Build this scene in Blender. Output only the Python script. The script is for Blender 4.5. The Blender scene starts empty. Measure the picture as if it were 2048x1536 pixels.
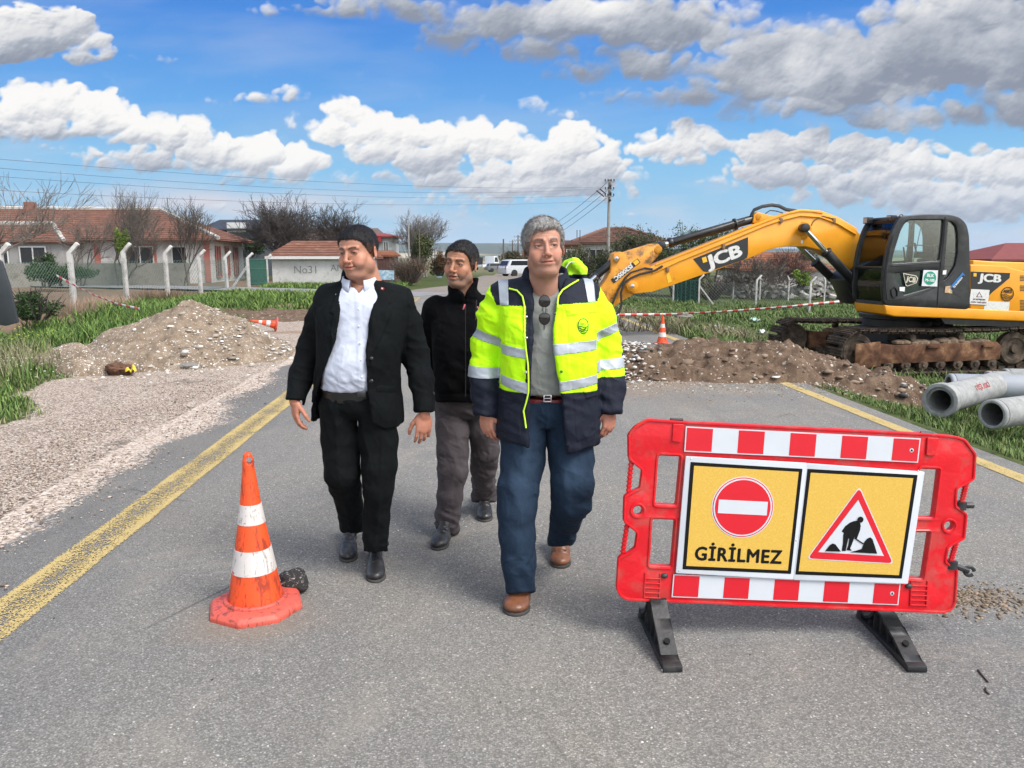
import bpy, bmesh, math, random
import numpy as np
from mathutils import Vector, Matrix, Euler, noise as mnoise

# ---------------------------------------------------------------- camera, sky, sun, exposure
S = bpy.context.scene
C = S.collection
F_, H_ = 1538.0, 1.6
PIT = math.atan((768 - 514) / F_)
cam_d = bpy.data.cameras.new('camera'); cam = bpy.data.objects.new('camera', cam_d); C.objects.link(cam)
cam.location = (0, 0, H_); cam.rotation_euler = (math.pi / 2 - PIT, 0, 0)
cam_d.sensor_width = 36; cam_d.lens = 36 * F_ / 2048; cam_d.clip_start = .05; cam_d.clip_end = 20000
S.camera = cam
S.view_settings.view_transform = 'Standard'; S.view_settings.look = 'None'
S.view_settings.exposure = EXPOSURE = 1.15
S.view_settings.gamma = 1; S.view_settings.use_curve_mapping = False
SUN_EL, SUN_AZ = math.radians(52), math.radians(128)      # azimuth clockwise from the viewing direction (+Y)
w = bpy.data.worlds.new('World'); S.world = w; w.use_nodes = True
wn = w.node_tree; bg = wn.nodes['Background']; bg.inputs[1].default_value = .14
sk = wn.nodes.new('ShaderNodeTexSky'); sk.sky_type = 'NISHITA'; sk.sun_disc = False
sk.sun_elevation = SUN_EL; sk.sun_rotation = SUN_AZ; sk.dust_density = 2.0; sk.air_density = 1.0; sk.ozone_density = 1.0
hsv = wn.nodes.new('ShaderNodeHueSaturation'); hsv.inputs['Saturation'].default_value = .42      # broken cloud all round whitens the sky's light
wn.links.new(sk.outputs[0], hsv.inputs['Color']); wn.links.new(hsv.outputs[0], bg.inputs[0])
sd = bpy.data.lights.new('sun', 'SUN'); sd.energy = 1.5; sd.angle = math.radians(24); sd.color = (1, .955, .89)
sun = bpy.data.objects.new('sun', sd); C.objects.link(sun)
_sv = Vector((math.cos(SUN_EL) * math.sin(SUN_AZ), math.cos(SUN_EL) * math.cos(SUN_AZ), math.sin(SUN_EL)))
sun.rotation_euler = (-_sv).to_track_quat('-Z', 'Y').to_euler(); sun.location = (20, -20, 40)

# ---------------------------------------------------------------- helpers
rnd = random.Random(7)
rng = np.random.default_rng(11)
PI = math.pi
def ray(u, v):
 a, b = (u - 1024) / F_, -(v - 768) / F_
 c, s = math.cos(PIT), math.sin(PIT)
 return np.array([a, c + b * s, -s + b * c])
def Gp(u, v, z=0.0):                      # ground point
 r = ray(u, v); t = (z - H_) / r[2]; return np.array([0, 0, H_]) + r * t
def W(u, v, Y):                           # point at depth Y
 r = ray(u, v); return np.array([0, 0, H_]) + r * (Y / r[1])
def lin(r, g=None, b=None):
 if g is None: g = b = r
 f = lambda c: (c / 255 / 12.92) if c / 255 <= .04045 else ((c / 255 + .055) / 1.055) ** 2.4
 return (f(r), f(g), f(b), 1)
def sst(a, b, x):
 t = np.clip((x - a) / (b - a + 1e-12), 0, 1); return t * t * (3 - 2 * t)

def vnoise(p, seed=0):                    # value noise, any dimension, numpy, 0..1
 p = np.asarray(p, np.float64); i = np.floor(p).astype(np.int64); f = p - i; f = f * f * (3 - 2 * f)
 D = p.shape[-1]; out = 0
 K = [374761393, 668265263, 2147483647]
 for c in range(1 << D):
  wgt = 1; h = np.full(p.shape[:-1], seed * 1274126177 + 12345, np.int64)
  for d in range(D):
   o = (c >> d) & 1
   wgt = wgt * (f[..., d] if o else 1 - f[..., d]); h = h + (i[..., d] + o) * K[d]
  h = (h ^ (h >> 13)) * 1274126177; h = (h ^ (h >> 16)) & 0xffffff
  out = out + wgt * (h / 16777215.0)
 return out
def fbm(p, oct=5, seed=0, gain=.5, lac=2.03):
 s = 0; a = 1; t = 0; p = np.asarray(p, float)
 for k in range(oct):
  s = s + a * vnoise(p, seed + k * 17); t += a; a *= gain; p = p * lac + 13.7
  if p.shape[-1] == 2: p = np.stack([p[..., 0] * .8 - p[..., 1] * .6, p[..., 0] * .6 + p[..., 1] * .8], -1)
 return s / t

def tag(o, label=None, cat=None, group=None, kind=None):
 if label: o['label'] = label
 if cat: o['category'] = cat
 if group: o['group'] = group
 if kind: o['kind'] = kind
 return o
def empty(name, loc=(0, 0, 0), rz=0, label=None, cat=None, group=None, kind=None):
 o = bpy.data.objects.new(name, None); C.objects.link(o); o.location = [float(c) for c in loc]; o.rotation_euler = (0, 0, rz)
 o.empty_display_size = .1
 return tag(o, label, cat, group, kind)
def obj(name, me, parent=None, inv=True):
 o = bpy.data.objects.new(name, me); C.objects.link(o)
 if parent is not None:
  o.parent = parent
  if inv:      # mesh is in world coordinates: undo the parent's placement
   o.matrix_parent_inverse = wm(parent).inverted()
 return o
def wm(o):
 m = Matrix.LocRotScale(o.location, o.rotation_euler, o.scale)
 if o.parent is not None: m = wm(o.parent) @ o.matrix_parent_inverse @ m
 return m
def copy_tree(o, parent=None):
 c = o.copy(); C.objects.link(c)
 if parent is not None: c.parent = parent
 for ch in [x for x in C.objects if x.parent is o and x is not c]: copy_tree(ch, c)
 return c
def npmesh(name, V, Fs, mats=(), smooth=True, midx=None, attrs=None):
 me = bpy.data.meshes.new(name)
 V = np.asarray(V, np.float32)
 if isinstance(Fs, np.ndarray): Fs = [Fs]
 Fs = [np.asarray(f, np.int32) for f in Fs if len(f)]
 loops = np.concatenate([f.ravel() for f in Fs]); tot = np.concatenate([np.full(len(f), f.shape[1], np.int32) for f in Fs])
 st = np.concatenate([[0], np.cumsum(tot)[:-1]]).astype(np.int32)
 me.vertices.add(len(V)); me.vertices.foreach_set('co', V.ravel())
 me.loops.add(len(loops)); me.loops.foreach_set('vertex_index', loops)
 me.polygons.add(len(tot)); me.polygons.foreach_set('loop_start', st); me.polygons.foreach_set('loop_total', tot)
 if smooth: me.polygons.foreach_set('use_smooth', np.ones(len(tot), bool))
 for m in mats: me.materials.append(m)
 if midx is not None: me.polygons.foreach_set('material_index', np.asarray(midx, np.int32))
 for k, a in (attrs or {}).items():
  a = np.asarray(a, np.float32)
  if a.ndim == 1:
   t = me.attributes.new(k, 'FLOAT', 'POINT'); t.data.foreach_set('value', a)
  else:
   if a.shape[1] == 3: a = np.concatenate([a, np.ones((len(a), 1), np.float32)], 1)
   t = me.attributes.new(k, 'FLOAT_COLOR', 'POINT'); t.data.foreach_set('color', a.ravel())
 me.update(calc_edges=True)
 return me
class MB:                                  # collects simple shapes into ONE mesh
 def __init__(s): s.v = []; s.f = []; s.m = []; s.n = 0
 def add(s, V, Fc, m=0):
  s.v += [tuple(float(c) for c in p) for p in V]; s.f += [tuple(i + s.n for i in f) for f in Fc]
  s.m += [m] * len(Fc); s.n += len(V); return s
 def box(s, c, d, R=None, m=0, taper=1.0):
  x, y, z = [k / 2 for k in d]; P = []
  for sz in (-1, 1):
   t = taper if sz > 0 else 1
   for sx, sy in ((-1, -1), (1, -1), (1, 1), (-1, 1)): P.append(Vector((sx * x * t, sy * y * t, sz * z)))
  if R is not None: P = [R @ p for p in P]
  c = Vector(c); P = [p + c for p in P]
  return s.add(P, [(3, 2, 1, 0), (4, 5, 6, 7), (0, 1, 5, 4), (1, 2, 6, 5), (2, 3, 7, 6), (3, 0, 4, 7)], m)
 def tube(s, pts, r, n=8, m=0, cap=True, closed=False):
  pts = [Vector(p) for p in pts]; k = len(pts)
  rr = r if hasattr(r, '__len__') else [r] * k
  up = Vector((0, 0, 1)); V = []; X = None
  for i, p in enumerate(pts):
   a = pts[(i - 1) % k] if closed else pts[max(i - 1, 0)]; b = pts[(i + 1) % k] if closed else pts[min(i + 1, k - 1)]
   t = (b - a)
   if t.length < 1e-9: t = Vector((0, 0, 1))
   t.normalize()
   if X is None:
    X = t.cross(up)
    if X.length < .1: X = t.cross(Vector((1, 0, 0)))
   X = (X - t * X.dot(t)); X.normalize(); Y = t.cross(X)
   for j in range(n):
    q = 2 * PI * (j + .5) / n; V.append(p + (X * math.cos(q) + Y * math.sin(q)) * rr[i])
  Fc = []
  for i in range(k if closed else k - 1):
   i2 = (i + 1) % k
   for j in range(n): Fc.append((i * n + j, i * n + (j + 1) % n, i2 * n + (j + 1) % n, i2 * n + j))
  if cap and not closed: Fc += [tuple(range(n - 1, -1, -1)), tuple((k - 1) * n + j for j in range(n))]
  return s.add(V, Fc, m)
 def lathe(s, prof, o=(0, 0, 0), R=None, n=24, m=0, cap=True):      # prof [(r,z)]
  V = []; o = Vector(o)
  for r, z in prof:
   for j in range(n):
    q = 2 * PI * (j + .5) / n; p = Vector((r * math.cos(q), r * math.sin(q), z))
    V.append((R @ p if R is not None else p) + o)
  Fc = [(i * n + j, i * n + (j + 1) % n, (i + 1) * n + (j + 1) % n, (i + 1) * n + j) for i in range(len(prof) - 1) for j in range(n)]
  if cap and prof[0][0] > 1e-6: Fc.append(tuple(range(n - 1, -1, -1)))
  if cap and prof[-1][0] > 1e-6: Fc.append(tuple((len(prof) - 1) * n + j for j in range(n)))
  return s.add(V, Fc, m)
 def prism(s, poly, off, m=0, mside=None):    # poly: list of 3D points (planar), off: extrusion vector
  P = [Vector(p) for p in poly]; o = Vector(off); n = len(P)
  nn = Vector((0, 0, 0))
  for i in range(n): nn += P[i].cross(P[(i + 1) % n])
  if nn.dot(o) > 0: P = P[::-1]
  s.add(P + [p + o for p in P], [tuple(range(n)), tuple(range(2 * n - 1, n - 1, -1))], m)
  s.add(P + [p + o for p in P], [((i + 1) % n, i, n + i, n + (i + 1) % n) for i in range(n)], m if mside is None else mside)
  return s
 def ball(s, c, r, n=10, m=0, R=None):
  r = r if hasattr(r, '__len__') else (r, r, r); V = []; c = Vector(c); k = n // 2 + 1
  for i in range(1, k):
   for j in range(n):
    a = PI * i / k; q = 2 * PI * j / n
    p = Vector((r[0] * math.sin(a) * math.cos(q), r[1] * math.sin(a) * math.sin(q), r[2] * math.cos(a)))
    V.append((R @ p if R is not None else p) + c)
  t = Vector((0, 0, r[2])); t = R @ t if R is not None else t
  V += [c + t, c - t]; a, b = len(V) - 2, len(V) - 1
  Fc = [((i) * n + j, (i + 1) * n + j, (i + 1) * n + (j + 1) % n, i * n + (j + 1) % n) for i in range(k - 2) for j in range(n)]
  Fc += [(a, j, (j + 1) % n) for j in range(n)] + [(b, (k - 2) * n + (j + 1) % n, (k - 2) * n + j) for j in range(n)]
  return s.add(V, Fc, m)
 def build(s, name, mats, parent=None, smooth=False, bevel=0, seg=2, angle=35, inv=True):
  me = bpy.data.meshes.new(name); me.from_pydata(s.v, [], s.f)
  for mt in (mats if isinstance(mats, (list, tuple)) else [mats]): me.materials.append(mt)
  me.polygons.foreach_set('material_index', s.m); me.update()
  if bevel:
   bm = bmesh.new(); bm.from_mesh(me); bmesh.ops.remove_doubles(bm, verts=bm.verts, dist=1e-5)
   es = [e for e in bm.edges if len(e.link_faces) == 2 and e.calc_face_angle(0) > math.radians(angle)]
   bmesh.ops.bevel(bm, geom=es, offset=bevel, segments=seg, profile=.5, affect='EDGES', clamp_overlap=True)
   bm.to_mesh(me); bm.free()
  if smooth or bevel:
   me.polygons.foreach_set('use_smooth', [True] * len(me.polygons))
   me.update()
   try: me.set_sharp_from_angle(angle=math.radians(angle + 5))
   except Exception: pass
  return obj(name, me, parent, inv)
def rot(ax, a): return Matrix.Rotation(a, 3, ax)

# ---------------------------------------------------------------- materials
class NT:
 def __init__(s, name):
  s.m = bpy.data.materials.new(name); s.m.use_nodes = True; s.t = s.m.node_tree; s.b = s.t.nodes['Principled BSDF']
 def n(s, ty, **k):
  x = s.t.nodes.new(ty)
  for a, b in k.items(): setattr(x, a, b)
  return x
 def l(s, a, b): s.t.links.new(a, b)
 def noise(s, scale, detail=4, rough=.55, co=None, dist=0):
  x = s.n('ShaderNodeTexNoise'); x.inputs['Scale'].default_value = scale; x.inputs['Detail'].default_value = detail
  x.inputs['Roughness'].default_value = rough; x.inputs['Distortion'].default_value = dist
  if co is not None: s.l(co, x.inputs['Vector'])
  return x.outputs['Fac']
 def voro(s, scale, co=None, feat='F1', out='Distance', rnd_=1.0):
  x = s.n('ShaderNodeTexVoronoi', feature=feat); x.inputs['Scale'].default_value = scale; x.inputs['Randomness'].default_value = rnd_
  if co is not None: s.l(co, x.inputs['Vector'])
  return x.outputs[out]
 def ramp(s, fac, stops, interp='LINEAR'):
  x = s.n('ShaderNodeValToRGB'); x.color_ramp.interpolation = interp; e = x.color_ramp.elements
  for i, (p, c) in enumerate(stops):
   q = e[i] if i < 2 else e.new(p)
   q.position = p; q.color = c if hasattr(c, '__len__') else (c, c, c, 1)
  s.l(fac, x.inputs[0]); return x.outputs[0]
 def mix(s, fac, a, b, bt='MIX'):
  x = s.n('ShaderNodeMix', data_type='RGBA', blend_type=bt)
  for v, i in ((fac, 0), (a, 6), (b, 7)):
   if isinstance(v, (int, float)): x.inputs[i].default_value = v if i == 0 else (v, v, v, 1)
   elif isinstance(v, (tuple, list)): x.inputs[i].default_value = v
   else: s.l(v, x.inputs[i])
  return x.outputs[2]
 def math(s, op, a, b=0.0, c=None):
  x = s.n('ShaderNodeMath', operation=op)
  for i, v in enumerate((a, b) if c is None else (a, b, c)):
   if isinstance(v, (int, float)): x.inputs[i].default_value = v
   else: s.l(v, x.inputs[i])
  return x.outputs[0]
 def attr(s, name, out='Fac'):
  x = s.n('ShaderNodeAttribute', attribute_name=name); return x.outputs[out]
 def co(s, kind='Object'): return s.n('ShaderNodeTexCoord').outputs[kind]
 def geo(s): return s.n('ShaderNodeNewGeometry').outputs['Position']
 def mapping(s, co, sc=(1, 1, 1), rt=(0, 0, 0)):
  x = s.n('ShaderNodeMapping'); x.inputs['Scale'].default_value = sc; x.inputs['Rotation'].default_value = rt; s.l(co, x.inputs[0]); return x.outputs[0]
 def bump(s, h, strength=.3, dist=.01):
  x = s.n('ShaderNodeBump'); x.inputs['Strength'].default_value = strength; x.inputs['Distance'].default_value = dist
  s.l(h, x.inputs['Height']); s.l(x.outputs[0], s.b.inputs['Normal']); return x
 def base(s, c): 
  if isinstance(c, (tuple, list)): s.b.inputs['Base Color'].default_value = c
  else: s.l(c, s.b.inputs['Base Color'])
 def set(s, rough=None, metal=None, spec=None):
  if rough is not None:
   if isinstance(rough, (int, float)): s.b.inputs['Roughness'].default_value = rough
   else: s.l(rough, s.b.inputs['Roughness'])
  if metal is not None: s.b.inputs['Metallic'].default_value = metal
  if spec is not None: s.b.inputs['Specular IOR Level'].default_value = spec
  return s.m
_mc = {}
def mat(name, col, rough=.6, var=.12, scale=8, bump=0, bscale=60, metal=0, spec=.5, dirt=None, dscale=3, damt=.5, kind='Object'):
 if name in _mc: return _mc[name]
 n = NT(name); c = col if len(col) == 4 else (*col, 1)
 co = n.co(kind); f = n.noise(scale, 5, .6, co)
 lo = tuple(x * (1 - var) for x in c[:3]) + (1,); hi = tuple(min(1, x * (1 + var)) for x in c[:3]) + (1,)
 cc = n.ramp(f, [(.3, lo), (.7, hi)])
 if dirt is not None:
  d = n.noise(dscale, 6, .65, co); dm = n.ramp(d, [(.5, 0.0), (.62, damt)])
  cc = n.mix(dm, cc, dirt if len(dirt) == 4 else (*dirt, 1))
 n.base(cc); n.set(rough, metal, spec)
 if bump: n.bump(n.noise(bscale, 3, .6, co), bump, .01)
 _mc[name] = n.m; return n.m
def vcmat(name, rough=.7, attr='col', bump=0, bscale=200, spec=.4):     # colour from the vertex colours (real surface colours)
 if name in _mc: return _mc[name]
 n = NT(name); n.base(n.attr(attr, 'Color')); n.set(rough, 0, spec)
 if bump: n.bump(n.noise(bscale, 3, .6, n.co()), bump, .004)
 _mc[name] = n.m; return n.m
steel = mat('polished_steel', (.6, .6, .62), .25, .05, 20, metal=1)
# ---------------------------------------------------------------- sky backdrop (gives off the sky's light)
def sky_colours(U, V, E_, B):
 P = np.stack([U, V * 1.2], -1)
 w1 = fbm(P / 60, 4, 41, .5) - .5; w2 = fbm(P / 60, 4, 77, .5) - .5; n3 = fbm(P / 30, 5, 21, .6); n2 = fbm(P / 150, 5, 9)
 Uw, Vw = U + w1 * 46, V + w2 * 34
 r = np.random.default_rng(8); Hp = np.zeros(U.shape); sw = np.full(U.shape, 1e-4); st_ = np.zeros(U.shape); sl = np.zeros(U.shape); du = abs(U[0, 1] - U[0, 0]); u0 = U.min(1); 
 def win(cu, cv, ru, rv):
  ok = (np.abs(V[:, V.shape[1] // 2] - cv) < rv + 60).nonzero()[0]
  if not len(ok): return None
  row = U[ok[len(ok) // 2]]; c = (np.abs(row - cu) < ru + 70).nonzero()[0]
  return (slice(ok[0], ok[-1] + 1), slice(c[0], c[-1] + 1)) if len(c) else None
 for (cu, cv, ru, rv, lit, wt) in B:
  w_ = win(cu, cv, ru * 1.9, rv * 1.9)
  if w_ is None: continue
  x = (U[w_] - cu) / ru; y = (V[w_] - cv) / rv; g = np.exp(-(x * x + y * y) * .9); sw[w_] += g; st_[w_] += g * (-y); sl[w_] += g * lit
  n = int(np.clip(14 + ru * rv / 160, 10, 70))
  for k in range(n):
   a = r.uniform(0, 2 * PI); q = r.random() ** .6; px = cu + ru * .92 * q * math.cos(a); py = cv + rv * .88 * q * math.sin(a) * (1 if math.sin(a) < 0 else .62)
   rr = (rv * .52 + 4) * (1.12 - .62 * q) * r.uniform(.6, 1.15); f = win(px, py, rr, rr)
   if f is None: continue
   d2 = ((Uw[f] - px) / rr) ** 2 + ((Vw[f] - py) / (rr * .86)) ** 2; Hp[f] += (rr * np.sqrt(np.clip(1 - d2, 0, 1)) * wt) ** 3
 t = np.clip(st_ / sw, -1.2, 1.2); L = sl / sw; big = sst(.5, .36, L)
 Hh = Hp ** (1 / 3.); m = sst(0, 14, Hh); Hh = Hh + m * ((n3 - .5) * 15 + (n2 - .5) * 10); Hh = np.maximum(Hh, 0)
 al = sst(1.0, 15 + 15 * big + 9 * sst(.0, -.9, t) + 5 * n2, Hh + (n3 - .5) * 9)
 gv, gu = np.gradient(Hh); gu = gu / np.gradient(U, axis=1); gv = gv / np.gradient(V, axis=0); k_ = .66 - .22 * big
 gu, gv = np.clip(gu, -3, 3) * k_, np.clip(gv, -3, 3) * k_; nn = np.sqrt(gu * gu + gv * gv + 1); lam = (gu * .45 + gv * .78 + .42) / nn
 br_ = fbm(P / 130, 4, 66) - .5
 lit = .36 + .36 * lam + .40 * t + (L - .6) * 1.0 + .07 * big + br_ * (.40 + .60 * big) + (n3 - .5) * .20
 lit = np.clip(lit + (1 - sst(4, 26, Hh)) * .17, 0, 1)
 def grad(x, st):
  xs = [q[0] for q in st]; return np.stack([np.interp(x, xs, [lin(*q[1])[k] for q in st]) for k in range(3)], -1)
 cc = grad(lit, [(0, (140, 148, 164)), (.25, (166, 173, 185)), (.5, (198, 202, 210)), (.75, (232, 232, 233)), (1, (254, 252, 249))])
 ed = np.degrees(E_)
 sky = grad(ed, [(-1.5, (200, 216, 230)), (.6, (184, 208, 231)), (3, (158, 203, 233)), (6.5, (136, 196, 238)), (10, (104, 172, 237)), (16, (70, 139, 224)), (22, (54, 120, 212)), (40, (40, 96, 190))])
 veil = np.clip(fbm(P / np.array([260, 70]), 5, 91) - .42, 0, 1)[..., None] * (.5 + 3.0 * sst(8, 2, ed)[..., None]); sky = sky * (1 - veil) + np.array(lin(205, 213, 226)[:3]) * veil
 far = (sst(7.5, 1.5, ed) * .35)[..., None]; cc = cc * (1 - far) + np.array(lin(190, 203, 221)[:3]) * far
 return sky * (1 - al[..., None]) + cc * al[..., None]
def build_sky():
 R = 9500.0
 az = np.radians(np.linspace(-50, 50, 1500)); el = np.radians(np.concatenate([np.linspace(-1.2, 24, 470), np.linspace(24.2, 40, 60)]))
 A, E_ = np.meshgrid(az, el)
 d = np.stack([np.sin(A) * np.cos(E_), np.cos(A) * np.cos(E_), np.sin(E_)], -1)
 c, s = math.cos(PIT), math.sin(PIT)
 dep = d[..., 1] * c - d[..., 2] * s; up = d[..., 1] * s + d[..., 2] * c
 U = 1024 + F_ * d[..., 0] / dep; V = 768 - F_ * up / dep
 # cloud layout: (u, v, ru, rv, lit, weight)
 B = []
 def b(l, lit, wt=1.0): B.extend([(*q, lit, wt) for q in l])
 b([(95, 70, 125, 62), (20, 90, 110, 66), (180, 108, 48, 34), (60, 30, 90, 40)], .62)
 b([(50, 215, 80, 52), (120, 205, 70, 48), (210, 228, 75, 48), (270, 262, 70, 46), (350, 272, 74, 48), (430, 296, 80, 46), (520, 312, 76, 48), (600, 328, 66, 48), (140, 250, 150, 40), (20, 255, 90, 38), (480, 335, 150, 26), (370, 255, 40, 30)], .95)
 b([(228, 326, 82, 24), (175, 312, 50, 16), (592, 242, 30, 22), (592, 356, 55, 20), (110, 298, 40, 12)], .8, .9)
 b([(692, 222, 42, 34), (665, 262, 40, 36), (735, 262, 66, 46), (806, 268, 70, 42), (880, 270, 66, 34), (950, 282, 80, 44), (1030, 288, 76, 40), (1120, 290, 76, 46), (1165, 268, 46, 30), (1205, 316, 70, 44), (870, 312, 160, 46), (1080, 330, 170, 46), (1010, 380, 170, 34), (1240, 350, 80, 22), (760, 300, 90, 34)], .95)
 b([(60, 268, 110, 30), (330, 318, 130, 30), (520, 352, 120, 24), (900, 350, 170, 38), (1100, 372, 190, 42), (1180, 345, 120, 36), (980, 405, 150, 18), (1210, 395, 90, 16)], .50)
 b([(1560, 350, 150, 40), (1750, 390, 230, 44), (1950, 420, 200, 44), (2080, 400, 150, 50)], .44)
 b([(1310, 290, 50, 34), (1370, 282, 62, 42), (1435, 290, 48, 36), (1360, 312, 80, 28)], .8)
 b([(1540, 300, 66, 44), (1620, 292, 84, 40), (1720, 306, 110, 48), (1830, 330, 120, 50), (1950, 336, 120, 48), (2060, 350, 120, 56), (1700, 360, 180, 34), (1900, 395, 220, 40), (2150, 390, 200, 60), (1420, 365, 40, 14), (1470, 372, 24, 10)], .72)
 b([(690, 20, 110, 34), (820, 18, 150, 42), (900, 88, 76, 40), (1010, 50, 190, 52), (1080, 100, 110, 42), (1180, 40, 220, 66), (1150, 150, 70, 30), (1330, 60, 190, 66), (1420, 20, 120, 40), (1280, 130, 150, 46), (540, 22, 60, 16)], .36)
 b([(1560, 90, 130, 60), (1640, 60, 90, 36), (1500, 160, 160, 60), (1660, 150, 220, 90), (1850, 110, 200, 110), (2030, 90, 190, 130), (1400, 200, 170, 36), (1600, 215, 220, 40), (1850, 230, 260, 50), (2100, 220, 220, 70), (1240, 195, 90, 22), (1900, 20, 200, 60)], .34)
 b([(582, 192, 52, 24), (520, 200, 50, 18), (450, 206, 70, 9)], .55, .8)
 b([(335, 118, 26, 10), (265, 120, 9, 6), (1072, 212, 28, 18), (1130, 230, 46, 14), (700, 358, 38, 20), (770, 402, 28, 14), (860, 398, 60, 16), (930, 428, 60, 18), (440, 412, 20, 12), (395, 376, 40, 8), (1000, 400, 130, 16), (1160, 405, 100, 12), (1260, 432, 22, 6), (905, 452, 28, 9), (975, 452, 22, 7), (60, 322, 28, 8), (130, 355, 30, 5), (1560, 408, 90, 16), (2000, 440, 60, 16), (1960, 470, 60, 10)], .7, .75)
 # anything beyond the photograph's edges: loose cumulus
 r2 = random.Random(3)
 for k in range(46):
  u = r2.choice([r2.uniform(-900, -160), r2.uniform(2250, 3000)]); v = r2.uniform(-60, 400)
  q = r2.uniform(50, 170)
  for j in range(4): B.append((u + r2.uniform(-q, q), v + r2.uniform(-12, 12), q * .7, q * .36, .7, 1))
 for k in range(16):
  u = r2.uniform(-300, 2300); v = r2.uniform(-420, -120); q = r2.uniform(90, 220)
  for j in range(3): B.append((u + r2.uniform(-q, q), v + r2.uniform(-30, 30), q, q * .45, .45, 1))
 col = sky_colours(U, V, E_, B)
 V3 = (d * R + np.array([0, 0, H_])).reshape(-1, 3)
 ny, nx = U.shape; I = np.arange(ny * nx).reshape(ny, nx)
 Q = np.stack([I[:-1, :-1], I[:-1, 1:], I[1:, 1:], I[1:, :-1]], -1).reshape(-1, 4)
 n = NT('sky'); n.t.nodes.remove(n.b); em = n.n('ShaderNodeEmission'); n.l(n.attr('col', 'Color'), em.inputs[0])
 em.inputs[1].default_value = 1 / 2 ** EXPOSURE
 n.l(em.outputs[0], n.t.nodes['Material Output'].inputs[0]); n.m.cycles.emission_sampling = 'NONE'
 o = obj('sky', npmesh('sky', V3, Q, [n.m], True, attrs={'col': col.reshape(-1, 3)})); tag(o, kind='structure')
build_sky()

# ---------------------------------------------------------------- ground
K = .0545                                   # the road leans this much to the left per metre
ROAD_L, ROAD_R = -2.86, 4.3
def rs(x, y): return x + K * np.maximum(y, -50)
def dip(y): return -.85 * sst(60, 112, np.asarray(y, float))
def gz(x, y):                               # terrain height
 x = np.asarray(x, float); y = np.asarray(y, float); s = rs(x, y)
 right = np.clip(s - ROAD_R - .1, 0, None)
 dep = -.72 * (1 - np.exp(-right / 2.2)) - .010 * np.clip(right - 6, 0, 60)
 dep = dep * sst(90, 45, y)
 lft = np.clip(ROAD_L - .9 - s, 0, None)
 zl = -.05 * (1 - np.exp(-lft / 1.0)) * sst(0, 1, lft)
 rough = (fbm(np.stack([x, y], -1) / 1.1, 3, 5) - .5) * .10 * (sst(.15, 1.2, right) + sst(.5, 2.0, lft))
 track = -.13 * np.exp(-((x - 8.2) / 2.6) ** 6 - ((y - 15.6) / 1.9) ** 6)
 return dep + zl + rough + dip(y) + track
def masks(x, y):
 s = rs(x, y); P = np.stack([x, y], -1)
 n = fbm(P / 1.6, 4, 31) - .5; n2 = fbm(P / .5, 4, 37) - .5
 # gravel shoulder on the left
 gw = np.interp(y, [0, 5, 7.2, 10, 12, 18, 26, 32], [1.7, 1.6, 1.75, 2.45, 3.2, 3.2, 1.9, .6])
 grav = sst(-gw - .5, -gw + .35, s - ROAD_L + n * 2.2 + n2 * .6) * (s < ROAD_L + 1.0)
 grav = grav * sst(36, 28, y)
 dirt = sst(15.5, 17, y) * sst(36, 26, y) * sst(-5.2, -4.2, s - ROAD_L) * (s < ROAD_L) * sst(-.12, .12, n + .03)
 plough = sst(-10.9, -11.3, s + n * .5) * sst(20, 23, y) * sst(62, 58, y) + sst(-9.0, -10.0, s + .02 * y) * sst(8, 10, y) * sst(23, 20, y)
 plough = np.clip(plough, 0, 1)
 return grav, dirt, plough
def axis(lo, hi, dense_lo, dense_hi, d0, g=1.09):
 a = list(np.arange(dense_lo, dense_hi, d0)); st = d0; x = a[-1]
 while x < hi: st *= g; x += st; a.append(x)
 st = d0; x = a[0]; L = []
 while x > lo: st *= g; x -= st; L.append(x)
 return np.array(L[::-1] + a)
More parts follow.
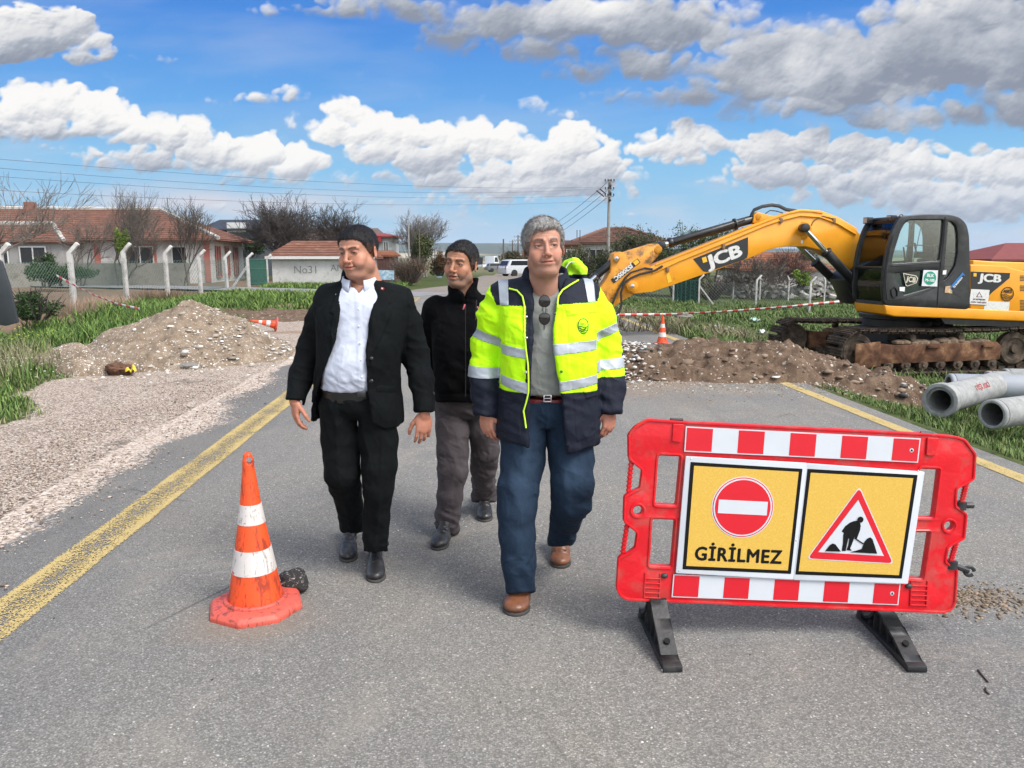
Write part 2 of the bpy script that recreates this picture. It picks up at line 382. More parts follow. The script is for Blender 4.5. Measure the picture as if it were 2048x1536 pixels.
def build_ground():
 xs = np.clip(axis(-4000, 4000, -16, 14, .11, 1.10), -4000, 4000); ys = np.clip(axis(-30, 5400, -1.5, 22, .11, 1.07), -30, 5400)
 X, Y = np.meshgrid(xs, ys); Z = gz(X, Y) - .012
 g, d, p = masks(X, Y)
 ny, nx = X.shape; I = np.arange(ny * nx).reshape(ny, nx)
 Q = np.stack([I[:-1, :-1], I[:-1, 1:], I[1:, 1:], I[1:, :-1]], -1).reshape(-1, 4)
 n = NT('ground'); co = n.geo()
 big = n.noise(.9, 5, .6, co); fine = n.noise(34, 5, .7, co); mid = n.noise(6, 5, .65, co)
 grass = n.mix(n.ramp(mid, [(.35, 0.0), (.65, 1.0)]), (.030, .045, .012, 1), (.085, .105, .035, 1))
 grass = n.mix(n.ramp(fine, [(.55, 0.0), (.75, .7)]), grass, (.16, .15, .075, 1))
 soil = n.mix(n.ramp(fine, [(.3, 0.0), (.7, 1.0)]), (.12, .080, .052, 1), (.24, .165, .115, 1))
 soil2 = n.mix(n.ramp(mid, [(.4, 0.0), (.6, 1.0)]), soil, (.30, .215, .15, 1))
 vo = n.voro(55, co, out='Color'); sep = n.n('ShaderNodeSeparateColor'); n.l(vo, sep.inputs[0])
 vd = n.voro(55, co)
 gr = n.ramp(sep.outputs[0], [(0, (.15, .12, .095, 1)), (.25, (.33, .262, .21, 1)), (.6, (.47, .385, .32, 1)), (1, (.60, .53, .47, 1))])
 gr = n.mix(n.ramp(vd, [(.45, 0.0), (.75, .8)]), gr, (.10, .078, .06, 1))
 gr = n.mix(n.ramp(n.noise(1.3, 6, .65, co, .4), [(.60, 0.0), (.70, .75)]), gr, (.10, .085, .07, 1))
 ga = n.attr('gravel'); thr = n.math('ADD', ga, n.math('MULTIPLY', n.math('SUBTRACT', n.noise(9, 5, .7, co), .5), 1.1))
 c1 = n.mix(n.ramp(thr, [(.45, 0.0), (.55, 1.0)]), grass, gr)
 da = n.math('ADD', n.attr('dirt'), n.math('MULTIPLY', n.math('SUBTRACT', mid, .5), .8))
 c2 = n.mix(n.ramp(da, [(.5, 0.0), (.7, .8)]), c1, soil2)
 c3 = n.mix(n.attr('plough'), c2, soil)
 c4 = n.mix(n.attr('fieldc'), c3, n.mix(n.ramp(n.noise(.006, 4, .5, co), [(.4, 0.0), (.6, 1.0)]), (.10, .115, .05, 1), (.22, .19, .12, 1)))
 n.base(c4); n.set(.95, 0, .15)
 n.bump(n.math('ADD', n.math('MULTIPLY', vd, -.5), n.math('MULTIPLY', fine, .9)), .6, .02)
 fc = sst(80, 160, Y)
 o = obj('ground', npmesh('ground', np.stack([X, Y, Z], -1).reshape(-1, 3), Q, [n.m], True, attrs={'gravel': g.ravel(), 'dirt': d.ravel(), 'plough': p.ravel(), 'fieldc': fc.ravel()}))
 tag(o, kind='structure')
build_ground()

def asphalt_mat():
 n = NT('asphalt'); co = n.geo()
 v = n.voro(150, co, out='Color'); sp = n.n('ShaderNodeSeparateColor'); n.l(v, sp.inputs[0])
 agg = n.ramp(sp.outputs[0], [(0, (.125, .120, .111, 1)), (.30, (.178, .171, .158, 1)), (.62, (.226, .217, .200, 1)), (.86, (.268, .257, .237, 1)), (.965, (.32, .31, .29, 1)), (1, (.40, .385, .355, 1))])
 vd = n.voro(150, co)
 c = n.mix(n.ramp(vd, [(.35, 0.0), (.75, .7)]), agg, (.112, .110, .106, 1))
 v2 = n.voro(60, co, out='Color'); s2 = n.n('ShaderNodeSeparateColor'); n.l(v2, s2.inputs[0]); d2 = n.voro(60, co)
 chip = n.math('MULTIPLY', n.ramp(s2.outputs[1], [(.950, 0.0), (.958, 1.0)]), n.ramp(d2, [(.22, 1.0), (.32, 0.0)]))
 c = n.mix(chip, c, (.46, .44, .41, 1))
 big = n.noise(.55, 6, .6, co, .3); tint = n.ramp(big, [(.3, (.80, .82, .86, 1)), (.5, (1, 1, 1, 1)), (.72, (1.14, 1.10, 1.03, 1))])
 c = n.mix(1.0, c, tint, 'MULTIPLY')
 dust = n.noise(1.6, 6, .7, co, .8); c = n.mix(n.ramp(dust, [(.54, 0.0), (.74, .5)]), c, (.30, .27, .225, 1))
 st = n.noise(1, 6, .7, n.mapping(co, (2.6, .22, 1), (0, 0, -.054)), .5); c = n.mix(n.ramp(st, [(.55, 0.0), (.72, .38)]), c, (.105, .10, .095, 1)); c = n.mix(n.ramp(st, [(.28, .35), (.42, 0.0)]), c, (.29, .27, .235, 1))
 ck = n.voro(1, n.mapping(co, (.55, .35, 1)), feat='DISTANCE_TO_EDGE'); cw_ = n.math('MULTIPLY', n.ramp(ck, [(.0, 1.0), (.006, 0.0)]), n.ramp(n.noise(.7, 3, .5, co), [(.56, 0.0), (.62, .7)])); c = n.mix(cw_, c, (.05, .05, .05, 1))
 e = n.attr('edge'); c = n.mix(n.math('MULTIPLY', e, .55), c, (.075, .076, .083, 1))
 # gravel creeping over the edge
 ga = n.math('ADD', n.attr('gravel'), n.math('MULTIPLY', n.math('SUBTRACT', n.noise(24, 5, .75, co), .5), 1.5))
 vg = n.voro(55, co, out='Color'); sg = n.n('ShaderNodeSeparateColor'); n.l(vg, sg.inputs[0])
 gr = n.ramp(sg.outputs[0], [(0, (.15, .12, .095, 1)), (.25, (.33, .262, .21, 1)), (.6, (.47, .385, .32, 1)), (1, (.60, .53, .47, 1))])
 c = n.mix(n.ramp(ga, [(.47, 0.0), (.56, 1.0)]), c, gr)
 c = n.mix(n.attr('soil'), c, (.24, .175, .12, 1))
 n.base(c); n.set(.88, 0, .25)
 n.bump(n.math('SUBTRACT', n.math('MULTIPLY', n.noise(260, 2, .5, co), .6), vd), .55, .004)
 return n.m
ASPH = asphalt_mat()
def build_road():
 ss = np.concatenate([np.arange(ROAD_L - .05, ROAD_L + 1.4, .08), np.linspace(ROAD_L + 1.5, ROAD_R - .1, 26), [ROAD_R - .04, ROAD_R]])
 ys = axis(-8, 150, -1, 16, .12, 1.06); ys = ys[ys < 125]
 Sx, Y = np.meshgrid(ss, ys)
 wob = (fbm(np.stack([Sx * 0, Y], -1) / 1.3, 4, 3) - .5) * .22
 X = Sx - K * Y + np.where(Sx < ROAD_L + .2, wob, 0) + np.where(Sx > ROAD_R - .15, wob * .4, 0)
 # beyond the crossing the road narrows and drifts right
 nar = sst(36, 48, Y); X = X * (1 - nar) + nar * (((Sx - ROAD_L) / (ROAD_R - ROAD_L) - .5) * 6.0 + (.15 + .0075 * (Y - 40) - .03 * (Y - 40) * 0))
 Z = np.zeros_like(X) + .004 + dip(Y)
 g = sst(.5, -.05, Sx - ROAD_L + (fbm(np.stack([X, Y], -1) / .8, 4, 51) - .5) * .9) * sst(.0, .3, .3) * .75
 g = g * sst(40, 30, Y)
 e = sst(1.5, .3, Sx - ROAD_L) * sst(24, 14, Y) * (.7 + .6 * (fbm(np.stack([X, Y], -1) / .9, 4, 52) - .5)) * .9
 so = sst(30, 40, Y) * .35 + .9 * sst(.9, .2, np.hypot((X - 2.16) / .40, (Y - 3.42) / .17) + (fbm(np.stack([X, Y], -1) / .16, 4, 59) - .5) * 1.6) * .7
 so = so + sst(2.6, .2, np.abs(Y - 9.6)) * sst(-.1, .25, fbm(np.stack([X, Y], -1) / .7, 4, 61) - .5) * .6 * (X > .8)
 so = so + .75 * sst(1.0, .5, np.hypot((X + 1.16) / .38, (Y - 3.22) / .26) + (fbm(np.stack([X, Y], -1) / .2, 4, 63) - .5) * .5) * .5
 ny, nx = X.shape; I = np.arange(ny * nx).reshape(ny, nx)
 Q = np.stack([I[:-1, :-1], I[:-1, 1:], I[1:, 1:], I[1:, :-1]], -1).reshape(-1, 4)
 o = obj('road', npmesh('road', np.stack([X, Y, Z], -1).reshape(-1, 3), Q, [ASPH], True, attrs={'gravel': g.ravel(), 'edge': e.ravel(), 'soil': np.clip(so, 0, .85).ravel()}))
 tag(o, kind='structure')
 # side street crossing to the left in front of the houses, and the far pale track
 def strip(name, pts, wdt, z, m):
  V = []; Fc = []
  for i, p in enumerate(pts):
   a = np.array(pts[max(i - 1, 0)]); b = np.array(pts[min(i + 1, len(pts) - 1)]); t = (b - a) / np.linalg.norm(b - a); nrm = np.array([-t[1], t[0]])
   for sgn in (-1, 1): q = np.array(p) + nrm * sgn * wdt / 2; V.append((q[0], q[1], z + float(dip(q[1]))))
   if i: Fc.append((2 * i - 2, 2 * i - 1, 2 * i + 1, 2 * i))
  o = obj(name, npmesh(name, V, np.array(Fc), [m], True)); tag(o, kind='structure'); return o
 strip('side_road', [(-3.2, 33), (-8, 36), (-16, 40.5), (-30, 46), (-60, 58)], 3.4, .012, mat('side_asphalt', (.20, .20, .205), .9, .25, 1.5, .2, 90))
 strip('far_track', [(.6, 118), (2, 135), (-2, 170), (-5, 260), (-14, 420)], 5.5, .016, mat('track_earth', (.36, .32, .26), .95, .2, .5))
build_road()

def build_line(name, s0, wd, y0, y1, wear, seed):
 ys = np.arange(y0, y1, .05 if y1 < 30 else .12); wob = (fbm(np.stack([ys * 0, ys], -1) / .5, 3, seed) - .5) * .02
 cols = np.linspace(-wd / 2, wd / 2, 9)
 X = s0 - K * ys[:, None] + cols[None] + wob[:, None]; Y = np.repeat(ys[:, None], 9, 1); Z = np.full_like(X, .0085)
 ny, nx = X.shape; I = np.arange(ny * nx).reshape(ny, nx)
 Q = np.stack([I[:-1, :-1], I[:-1, 1:], I[1:, 1:], I[1:, :-1]], -1).reshape(-1, 4)
 edge = np.repeat((np.abs(cols) / (wd / 2))[None], ny, 0)
 o = obj(name, npmesh(name, np.stack([X, Y, Z], -1).reshape(-1, 3), Q, [wear], True, attrs={'rim': edge.ravel()})); tag(o, kind='structure')
def line_mat(name, cover):
 n = NT(name); co = n.geo()
 c = n.mix(n.noise(20, 4, .6, co), (.36, .27, .105, 1), (.50, .385, .175, 1))
 v = n.voro(150, co, out='Color'); sp = n.n('ShaderNodeSeparateColor'); n.l(v, sp.inputs[0])
 # worn through to the aggregate: transparent where the paint has gone
 r = n.attr('rim'); band = n.math('MULTIPLY', n.math('SUBTRACT', 1.0, r), cover)
 wv = n.math('ADD', n.math('ADD', n.math('MULTIPLY', sp.outputs[0], .5), n.math('MULTIPLY', n.noise(2.2, 6, .7, co, .6), .9)), band)
 wv = n.math('ADD', wv, n.math('MULTIPLY', n.ramp(r, [(.86, 0.0), (1.0, 1.0)]), .35))
 al = n.ramp(wv, [(.93, 1.0), (1.02, 0.0)])
 n.base(c); n.set(.8, 0, .2); n.l(al, n.b.inputs['Alpha'])
 n.bump(n.noise(250, 2, .5, co), .4, .003)
 return n.m
build_line('left_road_line', -2.10, .255, -1.5, 31, line_mat('yellow_line_worn', .36), 3)
build_line('right_road_line', 4.02, .15, -1.5, 30, line_mat('yellow_line', .05), 5)

# far hills, each ridge a low strip of terrain with pale fields
def hill(name, y0, depth, x0, x1, prof, col, patches, seed):
 xs = np.linspace(x0, x1, 220); ys = np.linspace(0, 1, 26)
 X, T = np.meshgrid(xs, ys)
 hh = np.interp(X, [p[0] for p in prof], [p[1] for p in prof]) + (fbm(X[..., None] / 260, 4, seed) - .5) * 10
 Z = hh * np.sin(np.clip(T, 0, 1) * PI / 2) ** 1.1 - 2; Y = y0 + T * depth
 ny, nx = X.shape; I = np.arange(ny * nx).reshape(ny, nx)
 Q = np.stack([I[:-1, :-1], I[:-1, 1:], I[1:, 1:], I[1:, :-1]], -1).reshape(-1, 4)
 f = fbm(np.stack([X / 420, T * 3.1], -1), 4, seed + 3)
 pm = sst(.55, .62, f) * patches
 n = NT(name + '_mat'); n.base(n.mix(n.attr('patch'), col, (.42, .36, .27, 1))); n.set(1, 0, 0)
 o = obj(name, npmesh(name, np.stack([X, Y, Z], -1).reshape(-1, 3), Q, [n.m], True, attrs={'patch': pm.ravel()})); tag(o, kind='structure')
hill('far_hills', 4300, 850, -3500, 3600, [(-3500, 20), (-2200, 55), (-1000, 88), (-400, 96), (0, 92), (300, 84), (900, 60), (1700, 58), (2600, 44), (3600, 26)], (.055, .070, .045, 1), .15, 3)
hill('near_hills', 2100, 700, -1700, 1800, [(-1700, 14), (-700, 26), (-250, 24), (-60, 14), (100, 20), (400, 24), (900, 16), (1800, 10)], (.075, .090, .050, 1), .9, 8)

# the air between here and the hills
def haze():
 hb_ = MB().box((0, 2900, 68), (8400, 5900, 142)).build('haze', []); n = bpy.data.materials.new('haze'); n.use_nodes = True; t = n.node_tree; t.nodes.remove(t.nodes['Principled BSDF'])
 v = t.nodes.new('ShaderNodeVolumePrincipled'); v.inputs['Density'].default_value = .00008; v.inputs['Color'].default_value = (.72, .84, 1, 1); t.links.new(v.outputs[0], t.nodes['Material Output'].inputs['Volume']); hb_.data.materials.append(n); tag(hb_, kind='stuff')
haze()
# ---------------------------------------------------------------- bodies and clothes: implicit surfaces, meshed once each
def PXv(P):
 d_ = P[..., 1] * math.cos(PIT) - (P[..., 2] - H_) * math.sin(PIT); up = P[..., 1] * math.sin(PIT) + (P[..., 2] - H_) * math.cos(PIT)
 return np.stack([1024 + F_ * P[..., 0] / d_, 768 - F_ * up / d_], -1)
def camd(Y, z): return Y * math.cos(PIT) - (z - H_) * math.sin(PIT)
def polysd(p, poly):                     # signed distance to a polygon, negative inside
 poly = np.asarray(poly, float); n = len(poly); d = np.full(p.shape[:-1], 1e18); ins = np.zeros(p.shape[:-1], bool)
 for i in range(n):
  a, b = poly[i], poly[(i + 1) % n]; e = b - a; w_ = p - a
  t = np.clip((w_ @ e) / (e @ e), 0, 1)[..., None]; q = w_ - e * t; d = np.minimum(d, (q * q).sum(-1))
  c = ((a[1] > p[..., 1]) != (b[1] > p[..., 1])) & (p[..., 0] < (b[0] - a[0]) * (p[..., 1] - a[1]) / (b[1] - a[1] + 1e-12) + a[0])
  ins ^= c
 return np.sqrt(d) * np.where(ins, -1, 1)
class SD:
 def __init__(s, lo, hi, h):
  s.lo = np.array(lo, float); s.h = h; s.n = np.ceil((np.array(hi) - s.lo) / h).astype(int) + 1; s.A = np.full(s.n, .5, np.float32)
 def reg(s, lo, hi, m):
  a = np.clip(np.floor((np.array(lo) - m - s.lo) / s.h).astype(int), 0, s.n); b = np.clip(np.ceil((np.array(hi) + m - s.lo) / s.h).astype(int) + 1, 0, s.n)
  if (b <= a).any(): return None, None
  ax = [s.lo[i] + s.h * np.arange(a[i], b[i]) for i in range(3)]
  return tuple(slice(a[i], b[i]) for i in range(3)), np.stack(np.meshgrid(*ax, indexing='ij'), -1).astype(np.float32)
 def comb(s, sl, d, k, op='add'):
  A = s.A[sl]; d = d.astype(np.float32)
  if op == 'add': a, b = A, d
  else: a, b = -A, d
  if k > 0:
   hh = np.clip(.5 + .5 * (b - a) / k, 0, 1); r = b * (1 - hh) + a * hh - k * hh * (1 - hh)
  else: r = np.minimum(a, b)
  s.A[sl] = r if op == 'add' else -r
 def cone(s, a, b, ra, rb, k=.01, op='add'):
  a = np.array(a, float); b = np.array(b, float); r = max(ra, rb); sl, P = s.reg(np.minimum(a, b) - r, np.maximum(a, b) + r, k + .012)
  if sl is None: return
  e = b - a; L = e @ e + 1e-12; t = np.clip(((P - a) @ e) / L, 0, 1); q = P - (a + t[..., None] * e)
  s.comb(sl, np.sqrt((q * q).sum(-1)) - (ra + (rb - ra) * t), k, op)
 def chain(s, pts, rr, k=.01, op='add'):
  for i in range(len(pts) - 1): s.cone(pts[i], pts[i + 1], rr[i], rr[i + 1], k, op)
 def ell(s, c, r, R=None, k=.01, op='add'):
  c = np.array(c, float); r = np.array(r, float); m = r.max(); sl, P = s.reg(c - m, c + m, k + .012)
  if sl is None: return
  q = P - c
  if R is not None: q = q @ R            # columns of R are the axes
  q = q / r; l = np.sqrt((q * q).sum(-1)) + 1e-9; g = np.sqrt(((q / r) ** 2).sum(-1)) + 1e-9
  s.comb(sl, l * (l - 1) / g, k, op)
 def loft(s, st, k=.01, ex=2.2, op='add', cap=.0):      # stations (z, cx, cy, rx, ry), sorted by z
  st = np.array(sorted(st)); z = st[:, 0]; m = st[:, 3:].max()
  sl, P = s.reg([(st[:, 1] - st[:, 3]).min(), (st[:, 2] - st[:, 4]).min(), z[0]], [(st[:, 1] + st[:, 3]).max(), (st[:, 2] + st[:, 4]).max(), z[-1]], k + .012)
  if sl is None: return
  Z = np.arange(P.shape[2]) * s.h + P[0, 0, 0, 2]
  zc = np.clip(Z, z[0], z[-1]); V = []
  for c in range(1, 5):
   y = st[:, c]; m_ = np.gradient(y, z); i = np.clip(np.searchsorted(z, zc) - 1, 0, len(z) - 2); hh = z[i + 1] - z[i]; t = (zc - z[i]) / hh
   V.append((2 * t ** 3 - 3 * t ** 2 + 1) * y[i] + (t ** 3 - 2 * t ** 2 + t) * hh * m_[i] + (-2 * t ** 3 + 3 * t ** 2) * y[i + 1] + (t ** 3 - t ** 2) * hh * m_[i + 1])
  cx, cy, rx, ry = V
  q = ((np.abs(P[..., 0] - cx) / rx) ** ex + (np.abs(P[..., 1] - cy) / ry) ** ex) ** (1 / ex)
  d = (q - 1) * np.minimum(rx, ry); dz = np.maximum(P[..., 2] - z[-1], z[0] - P[..., 2])
  d = np.where((d > -cap) & (dz > -cap) & (cap > 0), np.hypot(np.maximum(d + cap, 0), np.maximum(dz + cap, 0)) - cap, np.maximum(d, dz))
  s.comb(sl, d, k, op)
 def func(s, f, lo=None, hi=None):        # arbitrary edit: A = f(P, A)
  lo = s.lo if lo is None else lo; hi = s.lo + s.h * s.n if hi is None else hi
  sl, P = s.reg(lo, hi, 0); s.A[sl] = f(P, s.A[sl])
 def mesh(s, smooth=1):
  A = s.A.copy(); A[0] = A[-1] = .5; A[:, 0] = A[:, -1] = .5; A[:, :, 0] = A[:, :, -1] = .5
  I = A < 0; c = np.zeros(tuple(np.array(A.shape) - 1), np.uint8)
  nx, ny, nz = c.shape
  for o in range(8):
   dx, dy, dz = o & 1, (o >> 1) & 1, o >> 2; c += I[dx:dx + nx, dy:dy + ny, dz:dz + nz]
  act = (c > 0) & (c < 8); ijk = np.argwhere(act); idx = np.full(c.shape, -1, np.int32); idx[act] = np.arange(len(ijk))
  cv = {}
  for o in range(8):
   dd = np.array([o & 1, (o >> 1) & 1, o >> 2]); q = ijk + dd; cv[o] = A[q[:, 0], q[:, 1], q[:, 2]]
  acc = np.zeros((len(ijk), 3)); cnt = np.zeros(len(ijk))
  for a in range(8):
   for bit in (1, 2, 4):
    if a & bit: continue
    b = a | bit; m = (cv[a] < 0) != (cv[b] < 0); t = np.where(m, cv[a] / (cv[a] - cv[b] + 1e-20), 0)
    pa = np.array([a & 1, (a >> 1) & 1, a >> 2], float); pb = np.array([b & 1, (b >> 1) & 1, b >> 2], float)
    acc += m[:, None] * (pa + t[:, None] * (pb - pa)); cnt += m
  V = s.lo + s.h * (ijk + acc / cnt[:, None])
  Q = []
  for ax in range(3):
   sh = [slice(None)] * 3; sh2 = [slice(None)] * 3; sh[ax] = slice(0, -1); sh2[ax] = slice(1, None)
   a_, b_ = I[tuple(sh)], I[tuple(sh2)]; e = np.argwhere(a_ != b_); u_, v_ = (ax + 1) % 3, (ax + 2) % 3
   e = e[(e[:, u_] > 0) & (e[:, v_] > 0)]; fl = a_[e[:, 0], e[:, 1], e[:, 2]]
   cs = []
   for du, dv in ((-1, -1), (0, -1), (0, 0), (-1, 0)):
    q = e.copy(); q[:, u_] += du; q[:, v_] += dv; cs.append(idx[q[:, 0], q[:, 1], q[:, 2]])
   q = np.stack(cs, -1); q[~fl] = q[~fl][:, ::-1]; Q.append(q)
  Q = np.concatenate(Q); Q = Q[(Q >= 0).all(1)]
  for _ in range(smooth): V = lap(V, Q, .5)
  return V, Q
def lap(V, Q, f):
 E_ = np.concatenate([Q[:, [0, 1]], Q[:, [1, 2]], Q[:, [2, 3]], Q[:, [3, 0]]]); s_ = np.zeros_like(V); c = np.zeros(len(V))
 for i in range(3): s_[:, i] = np.bincount(E_[:, 0], V[E_[:, 1], i], len(V)) + np.bincount(E_[:, 1], V[E_[:, 0], i], len(V))
 c = np.bincount(E_[:, 0], minlength=len(V)) + np.bincount(E_[:, 1], minlength=len(V)); return V * (1 - f) + f * s_ / np.maximum(c, 1)[:, None]
def vnorm(V, Q):
 n = np.cross(V[Q[:, 2]] - V[Q[:, 0]], V[Q[:, 3]] - V[Q[:, 1]]); o = np.zeros_like(V)
 for k in range(4):
  for i in range(3): o[:, i] += np.bincount(Q[:, k], n[:, i], len(V))
 return o / (np.linalg.norm(o, axis=1)[:, None] + 1e-12)
def ridge(P, sc, seed, oct=3):            # cloth folds: ridged noise in stretched space
 n = fbm(P / np.array(sc), oct, seed); return 1 - np.abs(2 * n - 1) * 2.2
def rz3(a): c, s = math.cos(a), math.sin(a); return np.array([[c, -s, 0], [s, c, 0], [0, 0, 1.]])
def rx3(a): c, s = math.cos(a), math.sin(a); return np.array([[1, 0, 0], [0, c, -s], [0, s, c]])
def ry3(a): c, s = math.cos(a), math.sin(a); return np.array([[c, 0, s], [0, 1, 0], [-s, 0, c]])
def mixc(c, m, d): return c * (1 - m[:, None]) + np.array(d[:3])[None] * m[:, None]

def head_mesh(p):
 """canonical head, face towards -y, origin between the eyes' height and the head's middle; p holds the proportions"""
 g = SD((-.125, -.15, -.235), (.125, .15, .15), .0026)
 fw, jw, fat = p.get('fw', 1), p.get('jw', 1), p.get('fat', 0)
 g.ell((0, .020, .034), (.0755 * fw, .096, .080), k=.01)
 g.ell((0, -.036, .036), (.063 * fw, .046, .050), k=.02)
 g.ell((0, -.034, -.026), (.064 * fw, .054, .064), k=.02)
 g.ell((0, -.030, -.074), (.050 * jw, .050, .040), k=.02)
 for s in (-1, 1):
  g.ell((s * .047 * jw, -.004, -.062), (.018 + fat * .5, .032, .032 + fat * .3), k=.02)
  g.ell((s * .045 * fw, -.056, -.030), (.019, .020, .017), k=.018)                # cheekbone
  g.ell((s * .036 * fw, -.064, -.052), (.017 + fat * .5, .018 + fat * .4, .022), k=.018)      # cheek
 g.ell((0, -.070, -.098 - p.get('chin', 0)), (.024 * jw, .020, .018), k=.018)
 if fat: g.ell((0, -.035, -.105), (.045, .040, .022), k=.025)
 g.cone((0, .022, -.07), (0, .062, -.21), p.get('neck', .056), p.get('neck', .056) * 1.1, .02)
 g.cone((0, -.02, -.10), (0, .035, -.20), .033, .040, .03)
 for s in (-1, 1):
  g.cone((s * .010, -.087, .021), (s * .044 * fw, -.071, .021), .0085, .0065, .010)             # brow ridge
  g.ell((s * .0315, -.094, .000), (.0165, .0125, .0105), k=.009, op='sub')                         # socket
  g.ell((s * .0315, -.0735, -.001), (.0165, .0120, .0120), k=.004)                                   # lids
  g.ell((s * .0315, -.0870, -.0015 + 0), (.0140, .0090, p.get('eye', .0036)), R=ry3(s * .10), k=.0015, op='sub')
  g.cone((s * .018, -.0830, -.0125), (s * .040, -.0745, -.0135), .0035, .003, .005)                # bag under the eye
 nl = p.get('nose', 1.0)
 g.cone((0, -.088, .010), (0, -.088 - .021 * nl, -.034), .0065, .0095, .010)
 g.ell((0, -.088 - .020 * nl, -.0365), (.0115 * p.get('nw', 1), .0105, .0095), k=.006)
 for s in (-1, 1):
  g.ell((s * .0135 * p.get('nw', 1), -.094, -.040), (.0078, .0105, .0078), k=.004)
  g.ell((s * .0065, -.101, -.0475), (.0036, .0055, .0034), k=.002, op='sub')
 g.ell((0, -.080, -.067), (.027, .0155, .022), k=.012)
 mo = p.get('open', 0); sm = p.get('smile', 0)
 g.ell((0, -.0925, -.0610), (.021, .0065, .0048), k=.005)
 g.ell((0, -.0910, -.0740 - mo), (.019, .0075, .0062), k=.005)
 N = 9
 for i in range(N):                                                                       # mouth line, curved up when smiling
  x = (i / (N - 1) - .5) * 2; X = x * (.024 + sm * .6)
  g.ell((X, -.0985 + .011 * x * x + mo * .3, -.0668 - mo * .5 + sm * x * x + p.get('skew', 0) * x), (.0042, .0065, .0013 + mo * .45 * (1 - x * x)), k=.0022, op='sub')
 for s in (-1, 1):
  g.cone((s * .0185, -.0935, -.040), (s * .0315, -.0815, -.068 + sm), .0022 + sm * .12, .0022 + sm * .2, .006, op='sub')       # fold beside the mouth
  R = rz3(s * .35) @ rx3(-.15); c = np.array([s * .0800 * fw, .016, -.010])
  g.ell(c, (.0060, .0175, .0300), R=R, k=.004)
  g.ell(c + np.array([s * .0045, -.004, .003]), (.0042, .0105, .0190), R=R, k=.003, op='sub')
  g.ell(c + np.array([s * .001, -.007, -.004]), (.004, .004, .006), R=R, k=.003)
 for i in range(p.get('lines', 0)):
  g.cone((-.035, -.082, .046 + i * .010), (.035, -.082, .046 + i * .010), .0010, .0010, .004, op='sub')
 if p.get('frown'):
  for s in (-1, 1): g.cone((s * .005, -.096, .018), (s * .006, -.090, .034), .0012, .001, .003, op='sub')
 V, Q = g.mesh(1)
 # skin colours, with shade painted in round the eyes and along the mouth
 n = fbm(V / .006, 3, 5)[:, None] - .5; base = np.array(p['skin'][:3]); c = np.tile(base, (len(V), 1)) * (1 + n * .16)
 x, y, z = V.T
 red = np.exp(-((np.abs(x) - .040) ** 2 / .0004 + (z + .035) ** 2 / .0005)) * (y < -.03) * .45 + np.exp(-(x ** 2 / .0002 + (z + .037) ** 2 / .0002)) * (y < -.09) * .5
 c = mixc(c, np.clip(red, 0, 1), (base[0] * 1.02, base[1] * .70, base[2] * .64))
 c = mixc(c, (np.abs(x) > .074 * fw) * .35, (base[0] * 1.05, base[1] * .72, base[2] * .66))
 lipm = np.clip(1.25 - np.sqrt((x / .023) ** 2 + ((z + .0672 + mo * .5 - sm * (x / .024) ** 2) / (.0078 + mo * .6)) ** 2), 0, .28) / .28 * (y < -.085)
 c = mixc(c, lipm * .75, (base[0] * .74, base[1] * .45, base[2] * .44))
 st = p.get('stubble', .3) * sst(-.042, -.060, z) * sst(.035, -.02, y) * (.75 + .5 * fbm(V / .003, 2, 8)) * (1 - lipm)
 c = mixc(c, np.clip(st, 0, .8), p.get('stubc', (.10, .09, .09)))
 xb = np.abs(x); zb = .0185 + p.get('browz', 0) + .0045 * np.sin(np.clip((xb - .012) / .034, 0, 1) * PI * .8)
 bt = .0050 * p.get('brow', 1)
 bm_ = sst(bt, bt * .45, np.abs(z - zb)) * sst(.011, .015, xb) * sst(.050, .043, xb) * (y < -.06)
 bm_ = bm_ * (.65 + .5 * fbm(V / .002, 2, 9)); c = mixc(c, np.clip(bm_, 0, 1) * .92, p['browc'])
 em = sst(.0052, .0022, np.abs(np.hypot((xb - .0315) / 3.4, z + .0005) - .0016)) * (y < -.06) * (xb < .047) * .5
 c = mixc(c, np.clip(em, 0, 1), (.05, .03, .025))
 lash = sst(.0024, .0008, np.abs(z - .0028)) * (np.abs(xb - .0315) < .0145) * (y < -.06); c = mixc(c, lash * .9, (.02, .014, .012))
 ml = sst(.0022, .0008, np.abs(z + .0668 + mo * .5 - sm * (x / .024) ** 2 - p.get('skew', 0) * x / .024)) * (np.abs(x) < .027) * (y < -.08); c = mixc(c, ml * .8, (.10, .03, .025))  # dark of the crease between the lips, painted into the skin
 ey = sst(1.25, .75, np.hypot((xb - .0315) / .019, (z - .002) / .013)) * (y < -.055) * .42; c = mixc(c, ey, (base[0] * .45, base[1] * .36, base[2] * .36))  # eye socket shade, put into the skin colour
 return V, Q, c
